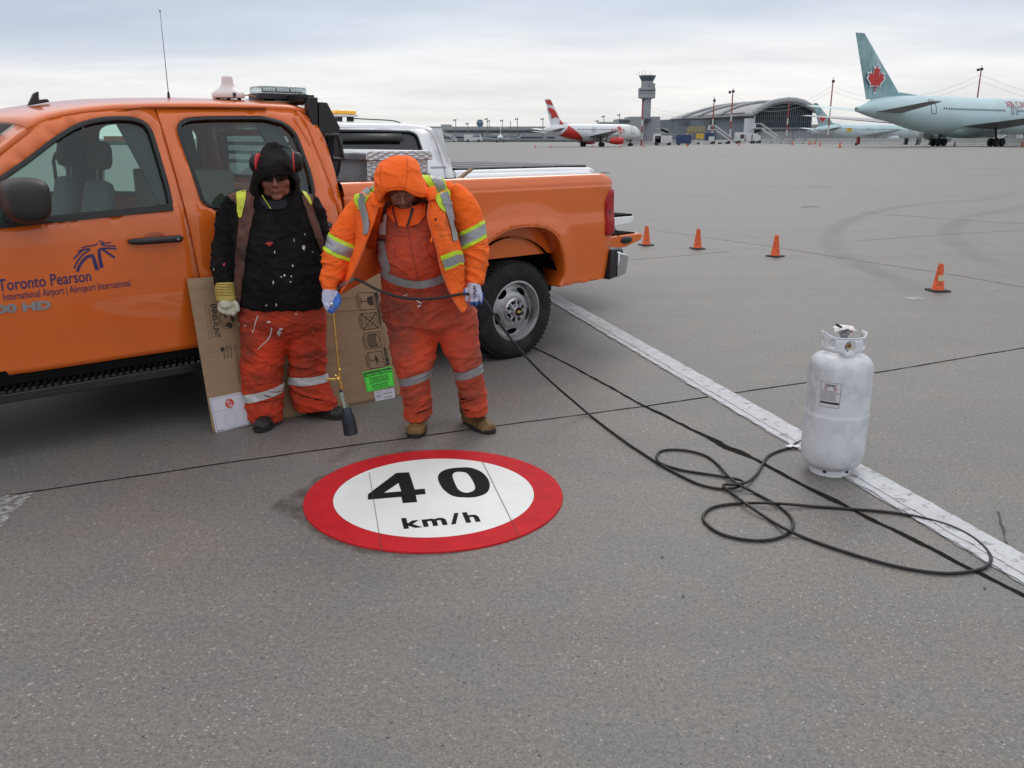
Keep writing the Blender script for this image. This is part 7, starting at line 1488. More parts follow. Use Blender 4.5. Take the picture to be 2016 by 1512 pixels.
for r_ in (torsoA, armA1, armA2, hipsA, legA1, legA2): sloft(mb, inset(r_, .72))
BA = finish('body', remesh(mb, .0050, 4, .5), SKIN, WA)
# sunglasses
mb = MB()
for s in (-1, 1): mb.grid([[HA_ @ Vector((s*(.006+.056*t), -.104+.030*t*t, .008+.020*(1-.3*t)*k-.003*t)) for t in (0, .2, .4, .6, .8, 1)] for k in (-1, -.5, 0, .5, 1)])
mb.tube([HA_ @ Vector(p) for p in ((-.07, -.02, .014), (-.062, -.075, .014), (-.03, -.102, .020), (0, -.108, .018), (.03, -.102, .020), (.062, -.075, .014), (.07, -.02, .014))], .0028, 6); mb.build('sunglasses', mat('sunglass_black', (.004, .004, .004), .35, spec=.3), WA, world=True)
mb = MB(); mb.tube([HA_ @ Vector(p) for p in ((-.028, -.083, -.070), (-.010, -.0985, -.0695), (.010, -.0985, -.0695), (.030, -.083, -.067))], .0016, 6); mb.build('mouth_line', mat('mouth_dark', (.12, .035, .03), .7), WA, world=True)
# sweatshirt
def foldsA(c, n):
    f = .011*ridge(Vector((c.x*6+c.z*2, c.y*4, c.z*9+c.x*3)))+.006*ridge(Vector((c.x*13, c.y*9, c.z*20)))-.006
    if c.x < -1.60 or c.x > -1.16: f += .008*ridge(Vector((c.x*8, c.y*8, c.z*24)))*sst(1.2, .9, c.z)
    return f
mb = MB(); sloft(mb, torsoA); sloft(mb, armA1); sloft(mb, armA2); me = remesh(mb, .0075, 5); displace(me, foldsA); tA = bvh_of(me); swA = me; SWO = finish('sweatshirt', me, BKC, WA)
tA = bvh_of(me) if False else tA
# trousers
def foldsP(c, n):
    z = c.z; k = .45+.55*exp(-((z-.16)/.10)**2)+.35*exp(-((z-.42)/.08)**2)+.4*exp(-((z-.74)/.08)**2)
    return k*(.015*ridge(Vector((c.x*5+z*3, c.y*4, z*13+c.x*6)), 1.6)+.006*ridge(Vector((c.x*11, c.y*8, z*26+c.x*9))))-.007
mb = MB(); sloft(mb, hipsA); sloft(mb, legA1); sloft(mb, legA2); me = remesh(mb, .0070, 4); displace(me, foldsP); cut(me, lambda c, n: n.z < -.45 and c.z < .26); tPA = bvh_of(me); PAm = me.copy(); PAO = finish('trousers', me, PNT, WA); q = PAO.modifiers.new('s', 'SOLIDIFY'); q.thickness = .006; q.offset = -1
# leg bands
def bandpx(src, a, b, Y, w_, keep, name, m, parent):
    A, B = P(a[0], a[1], Y), P(b[0], b[1], Y); d = (B-A).normalized(); no = Vector((0, 1, 0)).cross(d); no = no if no.z > 0 else -no; return band(src, (A+B)/2, no, w_, keep, name, m, parent)
xm = P(562, 760, YA).x
bandpx(PAm, (483, 780), (556, 762), YA, .052, lambda c: c.x < xm-.0, 'reflective_band', SIW, PAO); bandpx(PAm, (567, 747), (643, 743), YA+.07, .052, lambda c: c.x > xm, 'reflective_band', SIW, PAO)
# splashes
i_ = 0
for (x, y, r, rx, tr) in ((530, 455+24, 4, 6, tA), (597, 487, 3.6, 4, tA), (615, 496, 1.4, 1.4, tA), (576, 523, 1.6, 1.6, tA), (553, 545, 2, 1.2, tA), (560, 542, 1.6, 2.4, tA), (573, 544, 1.8, 1.6, tA), (572, 555, 1.2, 1.8, tA), (538, 556, 3, 1.5, tA), (541, 507-10, 2.5, 1, tA), (441, 521, 2.6, 2.6, tA), (544, 600, 2.6, 1.4, tA), (524, 601, 1.2, 1.8, tA), (600, 462, 1.1, 1.1, tA), (579, 473, 3, 1, tA), (421, 530, 3, .9, tA)):
    patch(tA, blob(x, y, r, rx), 'paint_splash', SPR if (x, r) in ((530, 4), (441, 2.6)) else SPW, WA, .002, 1.5)
for pts, w_ in (([(508, 622), (503, 635), (500, 650)], 2.2), ([(535, 645), (532, 660), (524, 672), (515, 680), (508, 688)], 2.4), ([(497, 650), (499, 655)], 2.5)): drape(tPA, pts, [w_, w_*.5], 'paint_drip', SPW, PAO, .002, 2)
for (x, y, r, rx) in ((549, 655, 4.5, 4.2), (553, 648, 2.2, 3.6), (529, 634, 1.6, 3), (483, 641, 1.5, 1.5), (471, 638, 3, 1), (615, 652, 1, 1), (583, 618, 1.4, 2)): patch(tPA, blob(x, y, r, rx), 'paint_splash', SPW, PAO, .002, 1.5)
# vest: padded strips each side of the open front and over the shoulders
def vest(name, pts, ws, off, parent, m=VST, th=.010): 
    o = drape(tA, pts, ws, name, m, parent, off, 6, 5)
    if o: q = o.modifiers.new('s', 'SOLIDIFY'); q.thickness = th; q.offset = -1
    return o
V1 = vest('vest_front', [(478, 378), (484, 400), (486, 430), (482, 460), (477, 500), (473, 540), (470, 580), (467, 614)], [58, 36, 26, 22, 18, 16, 15, 11], .016, WA)
V2 = vest('vest_front', [(602, 378), (606, 400), (614, 430), (625, 465), (636, 500)], [22, 17, 13, 11, 8], .016, WA)
bm_t = MB(); vt = BVHTree.FromPolygons([WM[WA.name] @ v.co for v in V1.data.vertices], [tuple(p.vertices) for p in V1.data.polygons]); drape(vt, [(474, 367), (475, 385), (474, 405), (471, 428)], [19, 19, 14, 8], 'hi_vis_tape', YST, V1, .003, 4)
vt = BVHTree.FromPolygons([WM[WA.name] @ v.co for v in V2.data.vertices], [tuple(p.vertices) for p in V2.data.polygons]); drape(vt, [(593, 371), (600, 380), (608, 392), (613, 402)], [7, 6, 6, 4], 'hi_vis_tape', YST, V2, .003, 3)
# navy collar and lanyard
patch(tA, [(512, 388), (525, 396), (545, 399), (562, 395), (567, 402), (560, 411), (543, 414), (526, 411), (515, 402)], 'tshirt_collar', mat('navy_tshirt', (.010, .012, .022), .9), WA, .010, 4)
# hood
mb = MB(); hd_ = [(528, 283, 546, 283, YA+.0, .03), (514, 296, 561, 296, YA-.01, .085), (506, 315, 574, 315, YA-.045, .135), (500, 338, 582, 336, YA-.055, .155), (494, 362, 590, 358, YA-.03, .145), (494, 385, 591, 380, YA+.0, .130), (505, 402, 586, 396, YA+.02, .11)]
sloft(mb, hd_, 28); me = remesh(mb, .0055, 5)
opA = [(507, 367), (513, 356), (525, 348), (541, 344.5), (563, 343.5), (576, 348), (584, 359), (584, 375), (577, 388), (566, 400), (560, 415), (525, 415), (518, 402), (508, 385)]
displace(me, lambda c, n: .006*ridge(Vector((c.x*12, c.y*6, c.z*14)))-.003+.010*exp(-((PX(c)[1]-283)/5)**2)); cut(me, lambda c, n: (c.y < YA+.0 and inpoly(*PX(c), opA)) or (n.z < -.75 and PX(c)[1] > 392 and c.y < YA+.08))
HDO = finish('hood', me, BKH, WA); q = HDO.modifiers.new('s', 'SOLIDIFY'); q.thickness = .012; q.offset = -1
mb = MB(); 
for pts in ([(516, 384), (522, 394), (528, 403), (533, 411)], ): 
    sp_ = smoothpoly([P(x, y, YA-.165) for x, y in pts], 4); mb.tube(sp_, .0022, 6)
mb.build('lanyard', YST, WA, world=True)
# ear muffs
EM = link('ear_muffs', None, WA); EMB = mat('ear_muff_shell', (.009, .009, .011), .45, var=.3, spec=.3); EMR = mat('ear_muff_red_ring', (.55, .03, .04), .45)
for (cx_, cy_, s) in ((507.5, 322, -1), (581.5, 319, 1)):
    c = P(cx_, cy_, YA-.135); Rz = Matrix.Rotation(s*.22, 3, 'Z')
    prf = [(.0, -.006), (.034, -.004), (.050, .008), (.056, .022), (.057, .038)]; mb = MB(); mb.lathe(prf[::-1], n=28, axis='X', caps=False); mb.v = [c+Rz @ Vector((s*(.034-v.x), v.y*.82, v.z*1.0)) for v in mb.v]; mb.build('ear_cup', EMB, EM, world=True)
    mb = MB(); mb.lathe([(.034, -.014), (.050, -.012), (.056, -.004), (.056, .006), (.050, .009)], n=28, axis='X'); mb.v = [c+Rz @ Vector((-s*v.x-s*.004, v.y*.82, v.z)) for v in mb.v]; mb.build('ear_cushion', EMR, EM, world=True)
mb = MB(); a = P(511, 303, YA-.05); b = P(577, 300, YA-.05); tp = P(541, 284, YA+.01); mb.tube(smoothpoly([P(509, 318, YA-.13), P(511, 303, YA-.12), P(519, 290, YA-.02), tp+Vector((0, 0, -.002)), P(566, 291, YA-.02), P(577, 300, YA-.12), P(580, 315, YA-.13)], 5), .005, 8, flat=.6); mb.build('headband', mat('sunglass_black', (.006, .006, .007), .12), EM, world=True)
# glove: striped cuff, cream hand hanging with curled fingers
yG = YA-.085
mb = MB(); sloft(mb, [(425, 555, 463, 555, yG, .048), (424, 570, 464, 570, yG, .050), (426, 585, 466, 584, yG, .046), (427, 592, 466, 590, yG, .044)]); me = remesh(mb, .006, 2); displace(me, lambda c, n: .0025*ridge(Vector((c.x*30, c.y*30, c.z*4)))); CF = finish('glove_cuff', me, GCF, WA)
tc_ = BVHTree.FromPolygons([WM[WA.name] @ v.co for v in me.vertices], [tuple(p.vertices) for p in me.polygons])
for i in range(5): drape(tc_, [(425, 559+i*5.2), (445, 560.5+i*5.2), (465, 558.5+i*5.2)], 1.2, 'cuff_stripe', GCD, CF, .0015, 1, 8)
g = lambda x, y, dy=0.0: P(x, y, yG+dy)
glove(WA, 'glove', [(g(445, 586), .038), (g(446, 598, -.01), .044), (g(447, 606, -.015), .040)], [[(g(433, 598), .015), (g(434, 610, -.03), .014), (g(441, 615, -.045), .012)], [(g(441, 602), .016), (g(444, 614, -.03), .014), (g(451, 617, -.045), .012)], [(g(450, 603), .016), (g(454, 613, -.03), .014), (g(459, 618, -.035), .0125)], [(g(457, 600), .015), (g(462, 609, -.02), .013), (g(463, 616, -.02), .012)], [(g(459, 592), .016), (g(466, 600, -.03), .015), (g(468, 610, -.035), .013)]], [GLC])
# shoes
f1 = G(520, 846); boot(WA, (f1.x+.012, f1.y+.20, 0), (f1.x-.015, f1.y-.060, 0), SHB, name='shoe')
f2 = G(610, 822); boot(WA, (f2.x-.03, f2.y+.08, 0), (f2.x+.225, f2.y-.035, 0), SHB, name='shoe')

# ---------- worker in the orange hooded jacket ----------
WB_ = thing('person', 'worker in bright orange hooded jacket and stained coverall bending over with a torch', 'person', (-.42, 4.95, 0))
YB = 4.98
hipsB = [(752, 560, 898, 556, YB-.03, .175), (748, 585, 918, 582, YB-.01, .175), (752, 610, 934, 606, YB, .168), (758, 640, 940, 636, YB+.01, .15), (800, 670, 905, 664, YB+.01, .05)]
bibB = [(770, 405, 850, 400, YB-.16, .10), (752, 430, 884, 425, YB-.14, .14), (744, 460, 895, 455, YB-.13, .165), (742, 490, 892, 488, YB-.12, .19), (744, 520, 890, 518, YB-.10, .205), (748, 545, 893, 543, YB-.06, .20), (752, 565, 900, 562, YB-.03, .185)]
legB1 = [(756, 610, 855, 615, YB, .13), (762, 650, 861, 650, YB-.0, .125), (767, 690, 860, 690, YB-.01, .115), (777, 725, 852, 722, YB-.03, .108), (785, 750, 848, 745, YB-.02, .10), (791, 785, 849, 782, YB, .095), (795, 810, 849, 810, YB+.01, .090), (798, 827, 846, 827, YB+.01, .082)]
legB2 = [(848, 610, 936, 606, YB+.01, .13), (856, 650, 942, 645, YB+.01, .125), (873, 690, 945, 682, YB+.01, .112), (888, 722, 948, 714, YB+.0, .105), (895, 745, 952, 738, YB+.01, .098), (903, 780, 958, 772, YB+.04, .095), (911, 804, 962, 798, YB+.05, .090), (915, 819, 961, 816, YB+.05, .082)]
bodyJ = [(765, 352, 838, 345, YB-.12, .11), (722, 372, 882, 355, YB-.08, .125), (702, 395, 906, 378, YB-.04, .135), (700, 425, 905, 410, YB-.01, .13), (712, 460, 896, 450, YB+.02, .12), (722, 500, 894, 495, YB+.04, .12), (730, 535, 900, 530, YB+.06, .12)]
armJ1 = [(700, 380, 748, 392, YB-.06, .085), (680, 405, 738, 430, YB-.06, .09), (660, 435, 722, 465, YB-.08, .088), (645, 465, 703, 495, YB-.11, .082), (636, 500, 690, 520, YB-.15, .074), (633, 530, 678, 538, YB-.19, .064), (633, 555, 668, 556, YB-.22, .054), (634, 572, 664, 572, YB-.235, .047)]
armJ2 = [(858, 372, 905, 360, YB-.05, .085), (876, 400, 934, 385, YB-.05, .09), (890, 430, 950, 418, YB-.06, .088), (899, 458, 957, 450, YB-.07, .082), (906, 490, 960, 486, YB-.10, .074), (912, 520, 960, 518, YB-.14, .065), (914, 545, 955, 545, YB-.17, .055), (917, 560, 952, 560, YB-.185, .047)]
HB_ = Matrix.Translation(P(789, 359, YB-.255)) @ Matrix.Rotation(-.10, 4, 'Y') @ Matrix.Rotation(.12, 4, 'Z') @ Matrix.Rotation(.80, 4, 'X')
mb = MB(); head(mb, HB_, 1.05, .85)
for r_ in (hipsB, bibB, legB1, legB2, armJ1, armJ2, bodyJ): sloft(mb, inset(r_, .70))
mb.tube([HB_ @ Vector((0, .03, -.1)), P(798, 400, YB-.16)], [.06, .075], 14)
BB = finish('body', remesh(mb, .0050, 4, .5), SKIN2, WB_)
mb = MB()
for s in (-1, 1): mb.tube([HB_ @ Vector(p) for p in ((s*.018, -.0985, .026), (s*.034, -.094, .030), (s*.048, -.080, .026))], [.004, .0045, .003], 6); mb.tube([HB_ @ Vector(p) for p in ((s*.020, -.0925, -.004), (s*.031, -.0955, -.008), (s*.043, -.088, -.004))], .0016, 6)
mb.tube([HB_ @ Vector(p) for p in ((-.026, -.083, -.070), (-.010, -.0985, -.0695), (.010, -.0985, -.0695), (.026, -.083, -.070))], .0018, 6); mb.build('brows_and_mouth', mat('mouth_dark', (.12, .035, .03), .7), WB_, world=True)
def foldsB(c, n):
    z = c.z; k = .4+.5*exp(-((z-.15)/.10)**2)+.5*exp(-((z-.45)/.07)**2)+.7*exp(-((z-.76)/.10)**2)
    return k*(.013*ridge(Vector((c.x*5+z*3, c.y*4, z*13-c.x*7)), 1.6)+.006*ridge(Vector((c.x*11, c.y*8, z*26-c.x*12))))-.006
mb = MB(); sloft(mb, hipsB); sloft(mb, bibB); sloft(mb, legB1); sloft(mb, legB2); me = remesh(mb, .0070, 4); displace(me, foldsB); cut(me, lambda c, n: n.z < -.45 and c.z < .22); tC = bvh_of(me); CVm = me.copy(); CVO = finish('coverall', me, CVA, WB_); q = CVO.modifiers.new('s', 'SOLIDIFY'); q.thickness = .006; q.offset = -1
xm2 = P(866, 730, YB).x
bandpx(CVm, (784, 748), (848, 730), YB, .052, lambda c: c.x < xm2, 'reflective_band', SIL, CVO); bandpx(CVm, (893, 738), (951, 722), YB, .052, lambda c: c.x > xm2, 'reflective_band', SIL, CVO)
drape(tC, [(752, 532), (765, 545), (790, 555), (820, 560), (850, 556), (875, 545), (892, 536)], 15, 'reflective_belt', SIL, CVO, .004, 3)
drape(tC, [(757, 400), (754, 430), (751, 462)], [13, 17, 18], 'reflective_strap', SIW, CVO, .005, 3); drape(tC, [(749, 475), (754, 505), (764, 535)], [16, 17, 14], 'reflective_strap', SIL, CVO, .004, 3)
drape(tC, [(739, 472), (752, 472.5), (763, 472)], 4, 'pen_in_pocket', BP, CVO, .012, 2)
ZP = mat('coverall_seam', (.30, .035, .02), .9); drape(tC, [(803, 452), (808, 480), (815, 515), (822, 545), (826, 580), (832, 628)], 1.6, 'front_placket', ZP, CVO, .003, 1); drape(tC, [(757, 476), (775, 474), (779, 500), (774, 519), (757, 517)], 1.2, 'pocket_seam', ZP, CVO, .003, 1, ctrl=False); drape(tC, [(839, 470), (843, 500), (858, 512)], 1.2, 'pocket_seam', ZP, CVO, .003, 1)
for pts, w_ in (([(795, 582), (804, 579)], 1.2), ([(817, 586), (823, 593), (830, 597)], 2.4), ([(822, 604), (828, 600)], 2.8), ([(818, 435), (822, 428), (828, 421)], 3.0)): drape(tC, pts, w_, 'paint_smear', SPW, CVO, .0035, 1)
# orange t-shirt and lanyard in the opening
patch(tC, [(768, 404), (795, 414), (836, 402), (836, 425), (823, 441), (803, 448), (786, 445), (772, 432), (764, 420)], 'tshirt', TEE, WB_, .012, 4)
LNY = mat('lanyard_black', (.012, .010, .012), .6)
mb = MB()
for a, b in (((776, 405), (785, 446)), ((819, 392), (803, 448))):
    drape(tC, [a, b], 4 if a[0] > 800 else 2.4, '', None, None, .020, 1, 5, mb=mb, give=True)
if mb.v: mb.build('lanyard', LNY, WB_, world=True, smooth=0)
# jacket body and sleeves
def foldsJ(c, n):
    x, y = PX(c); el = exp(-((y-505)/30)**2)+exp(-((y-548)/16)**2)*.7 if (x < 700 or x > 900) else .25
    return (.35+el)*(.012*ridge(Vector((c.x*7+c.z*5, c.y*6, c.z*15+c.x*4)), 1.6)+.005*ridge(Vector((c.x*16, c.y*12, c.z*30))))-.006
mb = MB(); sloft(mb, bodyJ); sloft(mb, armJ1); sloft(mb, armJ2); me = remesh(mb, .0070, 5); displace(me, foldsJ)
opB = [(757, 380), (752, 420), (746, 450), (735, 520), (735, 560), (905, 560), (893, 500), (875, 470), (848, 440), (842, 400), (838, 385), (800, 380)]
cut(me, lambda c, n: c.y < YB-.05 and n.y < .2 and inpoly(*PX(c), opB))
tJ = bvh_of(me); JKm = me.copy(); JKO = finish('jacket', me, [HOO, HOD], WB_); 
for p_ in me.polygons:
    x, y = PX(WM[WB_.name] @ p_.center); p_.material_index = 1 if y > 452+10*noise.noise(p_.center*9) else 0
# sleeve bands: lime, silver, lime
for (a, b, Y, keep) in (((640, 470), (700, 498), YB-.11, lambda c: PX(c)[0] < 722), ((898, 478), (958, 448), YB-.08, lambda c: PX(c)[0] > 884)):
    bandpx(JKm, a, b, Y, .090, keep, 'lime_sleeve_band', LIM, JKO); bandpx(JKm, a, b, Y, .052, keep, 'silver_sleeve_band', SIL, JKO).location = (0, -.0025, 0)
# front flaps: hanging sheets defined by their hanging edges
def flap(name, rows, m, th=.010, sub=5, fold=.008, seed=0):
    """rows of (px, py, depth) points from the top edge downwards"""
    R3 = [[P(x, y, Y) for x, y, Y in r] for r in rows]; cols = [smoothpoly([r[j] for r in R3], sub) for j in range(len(R3[0]))]; g_ = [smoothpoly([c[i] for c in cols], sub) for i in range(len(cols[0]))]
    k = len(g_); n = len(g_[0]); g2 = []
    for i, r in enumerate(g_): g2.append([p+Vector((0, 1, 0))*fold*(ridge(Vector((p.x*14+seed, p.z*3, 0)))-.5)*sst(0, .4, i/k) for j, p in enumerate(r)])
    mb = MB(); mb.grid(g2); o = mb.build(name, m, WB_, world=True, smooth=80, solid=th, soff=0); tr = BVHTree.FromPolygons([WM[WB_.name] @ v.co for v in o.data.vertices], [tuple(p.vertices) for p in o.data.polygons]); return o, tr, g2
Yf = YB-.30
FL, tFL, _ = flap('jacket_front', [[(712, 378, YB-.20), (727, 388, YB-.27), (746, 400, YB-.30)], [(704, 410, YB-.19), (722, 420, YB-.28), (739, 428, YB-.315)], [(703, 445, YB-.17), (715, 450, YB-.27), (729, 456, YB-.32)], [(700, 480, YB-.16), (706, 484, YB-.24), (716, 488, YB-.315)], [(688, 512, YB-.16), (694, 518, YB-.22), (702, 524, YB-.30)], [(671, 545, YB-.17), (680, 552, YB-.20), (690, 545, YB-.27)], [(664, 572, YB-.18), (668, 578, YB-.19), (672, 570, YB-.24)]], HOO, seed=2)
FI, _, _ = flap('jacket_lining', [[(716, 488, YB-.30), (728, 492, YB-.16), (742, 490, YB-.06)], [(702, 524, YB-.29), (722, 522, YB-.14), (746, 516, YB-.02)], [(690, 548, YB-.26), (712, 545, YB-.12), (748, 531, YB+.0)], [(668, 580, YB-.22), (700, 562, YB-.12), (748, 536, YB+.0)]], HOI, seed=5)
FR, tFR, _ = flap('jacket_front', [[(846, 392, YB-.27), (862, 380, YB-.24), (884, 372, YB-.18)], [(843, 425, YB-.33), (864, 418, YB-.30), (890, 415, YB-.18)], [(850, 455, YB-.345), (872, 455, YB-.32), (896, 455, YB-.20)], [(861, 490, YB-.35), (884, 492, YB-.32), (908, 490, YB-.20)], [(868, 525, YB-.34), (890, 530, YB-.30), (914, 530, YB-.20)], [(880, 560, YB-.32), (898, 566, YB-.28), (916, 562, YB-.20)], [(894, 590, YB-.31), (906, 596, YB-.28), (918, 588, YB-.22)], [(908, 612, YB-.30), (912, 615, YB-.28), (919, 606, YB-.25)]], HOD, seed=9)
# collar folds joining hood and flaps
mb = MB(); sloft(mb, [(727, 378, 757, 388, YB-.26, .04), (729, 395, 758, 402, YB-.29, .035), (730, 405, 752, 410, YB-.31, .02)]); me = remesh(mb, .006, 4); finish('collar', me, HOO, WB_); mb = MB(); sloft(mb, [(828, 372, 858, 366, YB-.25, .045), (838, 386, 860, 380, YB-.28, .040), (842, 396, 858, 392, YB-.30, .025)]); me = remesh(mb, .006, 4); finish('collar', me, HOO, WB_)
# vertical shoulder tapes
drape(tJ, [(729, 366), (716, 380), (712, 396)], 4, '', None, None) if False else None
for tr_, ow in ((tFL, FL),):
    drape(tr_, [(733, 372), (722, 385), (716, 398), (717, 412)], [10, 11, 11, 10], 'silver_tape', SIL, ow, .008, 3)
def comb(*ms):
    V = []; Fc = []
    for t_, o_ in ms:
        b = len(V); V += [WM[WB_.name] @ v.co for v in o_.data.vertices]; Fc += [tuple(b+i for i in p.vertices) for p in o_.data.polygons]
    return BVHTree.FromPolygons(V, Fc)
tAll = comb((0, JKO), (0, FL), (0, FR))
drape(tAll, [(734, 362), (720, 377), (712, 392), (713, 411)], [24, 26, 26, 16], 'lime_shoulder_tape', LIM, JKO, .009, 5); drape(tAll, [(735, 364), (722, 378), (715, 393), (717, 408), (721, 425), (724, 445), (722, 462)], [12, 14, 14, 13, 12, 11, 9], 'silver_shoulder_tape', SIL, JKO, .012, 4)
drape(tAll, [(838, 340), (856, 358), (868, 380), (876, 402), (884, 416)], [26, 30, 31, 29, 16], 'lime_shoulder_tape', LIM, JKO, .009, 5); drape(tAll, [(842, 338), (860, 357), (871, 380), (878, 402), (884, 425), (890, 450), (893, 475)], [14, 16, 16, 15, 13, 11, 9], 'silver_shoulder_tape', SIL, JKO, .012, 4)
drape(tAll, [(868, 398), (877, 400), (886, 402)], 9, 'tape_loop', SIL, JKO, .015, 2)
drape(tFR, [(870, 518), (885, 513), (900, 507), (914, 510)], [30, 30, 28, 22], 'lime_hem_tape', LIM, FR, .008, 4); drape(tFR, [(871, 519), (886, 515), (900, 509), (915, 511)], [17, 17, 16, 12], 'silver_hem_tape', SIL, FR, .011, 4)
mb = MB(); z1 = smoothpoly([P(x, y, Y) for x, y, Y in ((741, 402, YB-.33), (738, 428, YB-.335), (728, 456, YB-.34), (716, 488, YB-.335), (701, 526, YB-.32), (690, 548, YB-.29), (668, 580, YB-.245))], 5); z2 = smoothpoly([P(x, y, Y) for x, y, Y in ((846, 396, YB-.31), (842, 425, YB-.345), (849, 455, YB-.365), (860, 490, YB-.37), (867, 525, YB-.36), (880, 562, YB-.34), (894, 592, YB-.33), (909, 615, YB-.315))], 5)
mb.tube(z1, .0042, 6); mb.tube(z2, .0042, 6); mb.build('zip_edge', mat('zip_edge_orange', (.70, .13, .04), .7), WB_, world=True)
mb = MB(); mb.tube(smoothpoly([P(745, 404, YB-.345), P(738, 430, YB-.36), P(727, 458, YB-.365), P(721, 470, YB-.36)], 4), .0028, 6); mb.sphere(P(721, 471, YB-.36), (.007, .007, .010), 8, 6); mb.build('drawstring', HOO, WB_, world=True); mb = MB(); mb.tube(smoothpoly([P(850, 398, YB-.345), P(855, 425, YB-.38), P(852, 452, YB-.39), P(849, 474, YB-.39)], 4), .0028, 6)
for p_ in (P(849, 474, YB-.39),): mb.sphere(p_, (.007, .007, .010), 8, 6)
mb.build('drawstring', HOO, WB_, world=True); mb = MB(); c = P(857, 432, YB-.355); mb.lathe([(0, -.004), (.008, -.004), (.008, .002)], c, axis='Y', n=14); mb.build('snap_button', BP, WB_, world=True)
# hood
mb = MB(); sloft(mb, [(776, 305, 800, 304.5, YB-.22, .045), (760, 312, 815, 311, YB-.24, .10), (745, 326, 824, 324, YB-.25, .135), (738, 345, 830, 342, YB-.26, .150), (736, 368, 838, 362, YB-.27, .155), (737, 388, 847, 380, YB-.26, .150), (744, 402, 846, 394, YB-.24, .13)], 30); me = remesh(mb, .0055, 5)
displace(me, lambda c, n: .007*ridge(Vector((c.x*9, c.y*6, c.z*10)))-.003-.004*exp(-((PX(c)[0]-794-(PX(c)[1]-330)*.02)/1.6)**2))
opH = [(745, 399), (757, 381), (766, 376.5), (777, 374.5), (796, 375), (806, 380), (818, 386.5), (832, 389), (846, 387), (850, 420), (740, 420)]
cut(me, lambda c, n: (c.y < YB-.24 and inpoly(*PX(c), opH)) or (n.z < -.6 and PX(c)[1] > 388), 5)
HBO = finish('hood', me, HOO, WB_); q = HBO.modifiers.new('s', 'SOLIDIFY'); q.thickness = .014; q.offset = -1
th_ = bvh_of(me) if False else None
HS_ = mat('hood_seam', (.62, .07, .004), .9); tH = BVHTree.FromPolygons([WM[WB_.name] @ v.co for v in HBO.data.vertices], [tuple(p.vertices) for p in HBO.data.polygons])
drape(tH, [(800, 307), (802, 325), (801, 350), (797, 371)], 1.1, 'hood_seam', HS_, HBO, .0015, 1); drape(tH, [(748, 392), (758, 377), (770, 370), (797, 370), (815, 378), (832, 383)], 1.0, 'hood_seam', HS_, HBO, .0015, 1); drape(tH, [(752, 325), (748, 345), (752, 368)], 1.0, 'hood_seam', HS_, HBO, .0015, 1)
# boots
f1 = G(821, 858); B1_, bf1, _, _ = boot(WB_, (f1.x+.005, f1.y+.235, 0), (f1.x-.012, f1.y-.045, 0), TAN, w_=.056); f2 = G(957, 850); B2_, bf2, _, _ = boot(WB_, (f2.x-.135, f2.y+.20, 0), (f2.x+.035, f2.y-.040, 0), TAN, w_=.056)
for B_, bf in ((B1_, bf1), (B2_, bf2)):
    mb = MB()
    for i in range(4): x = .36+.085*i; z = .132-.018*i; mb.tube([bf(x, -.022, z-.012), bf(x+.02, 0, z), bf(x, .022, z-.012)], .0028, 5)
    mb.build('laces', mat('lace_tan', (.16, .10, .04), .8), B_, world=True)
# gloves. left in the picture: fist round the torch grip
yL = YB-.245; g = lambda x, y, dy=0.0: P(x, y, yL+dy)
GL1, m1_ = glove(WB_, 'glove', [(g(649, 568), .035), (g(648, 580), .040), (g(648, 592, -.005), .040), (g(650, 600, -.01), .030)], [[(g(641, 590), .016), (g(643, 604, -.03), .014), (g(652, 610, -.045), .012)], [(g(644, 594), .016), (g(647, 609, -.025), .014), (g(655, 613, -.04), .012)], [(g(640, 584), .014), (g(640, 597, -.03), .0125), (g(648, 603, -.048), .011)], [(g(655, 590), .016), (g(662, 598, -.03), .014), (g(661, 606, -.04), .012)], [(g(660, 577), .017), (g(667, 588, -.02), .015), (g(664, 601, -.04), .013)]], [GLW, GLB])
bl_ = lambda c: PX(c)[0]+.55*(PX(c)[1]-590) > 657
for p_ in m1_.polygons: p_.material_index = 1 if bl_(WM[WB_.name] @ p_.center) else 0
# right in the picture: back of the hand to the viewer, fingers wrapped over the hose
yR = YB-.205; g = lambda x, y, dy=0.0: P(x, y, yR+dy)
GL2, m2_ = glove(WB_, 'glove', [(g(934, 556), .034), (g(933, 568), .040), (g(934, 578, -.005), .043), (g(935, 583, -.005), .036)], [[(g(920, 578, -.01), .0115), (g(918, 589, -.03), .0105), (g(920, 595, -.015), .009)], [(g(929, 580, -.01), .012), (g(928, 593, -.03), .011), (g(929, 599, -.012), .0095)], [(g(938, 580, -.01), .012), (g(938, 594, -.03), .011), (g(938, 600, -.012), .0095)], [(g(947, 577, -.005), .0115), (g(948, 590, -.025), .0105), (g(947, 597, -.01), .009)], [(g(921, 570, -.01), .016), (g(912, 578, -.025), .014), (g(906, 587, -.02), .0125)]], [GLW, GLB])
for p_ in m2_.polygons:
    x, y = PX(WM[WB_.name] @ p_.center); p_.material_index = 1 if (x < 916 or x > 949 or y > 594 or p_.center.y+4.95 > yR+.02) else 0
tg = BVHTree.FromPolygons([WM[WB_.name] @ v.co for v in m2_.vertices], [tuple(p.vertices) for p in m2_.polygons]); o0 = Vector((0, 0, CH))
def on_glove(x, y):
    r = ray(x, y); h = tg.ray_cast(o0, r.normalized()); return (h[0]-r.normalized()*.003) if h[0] else P(x, y, yR-.045)
mb = text_mb('HyFlex', lambda x, y: Vector((x, y, 0)), 1, bold=.02); wx = max(v.x for v in mb.v); mb.v = [on_glove(935+v.y*9.5-3+0*v.x, 584-v.x/wx*22) for v in mb.v]; mb.v = mb.v; mb.build('glove_lettering', LNY, GL2, world=True, smooth=0, weld=False)
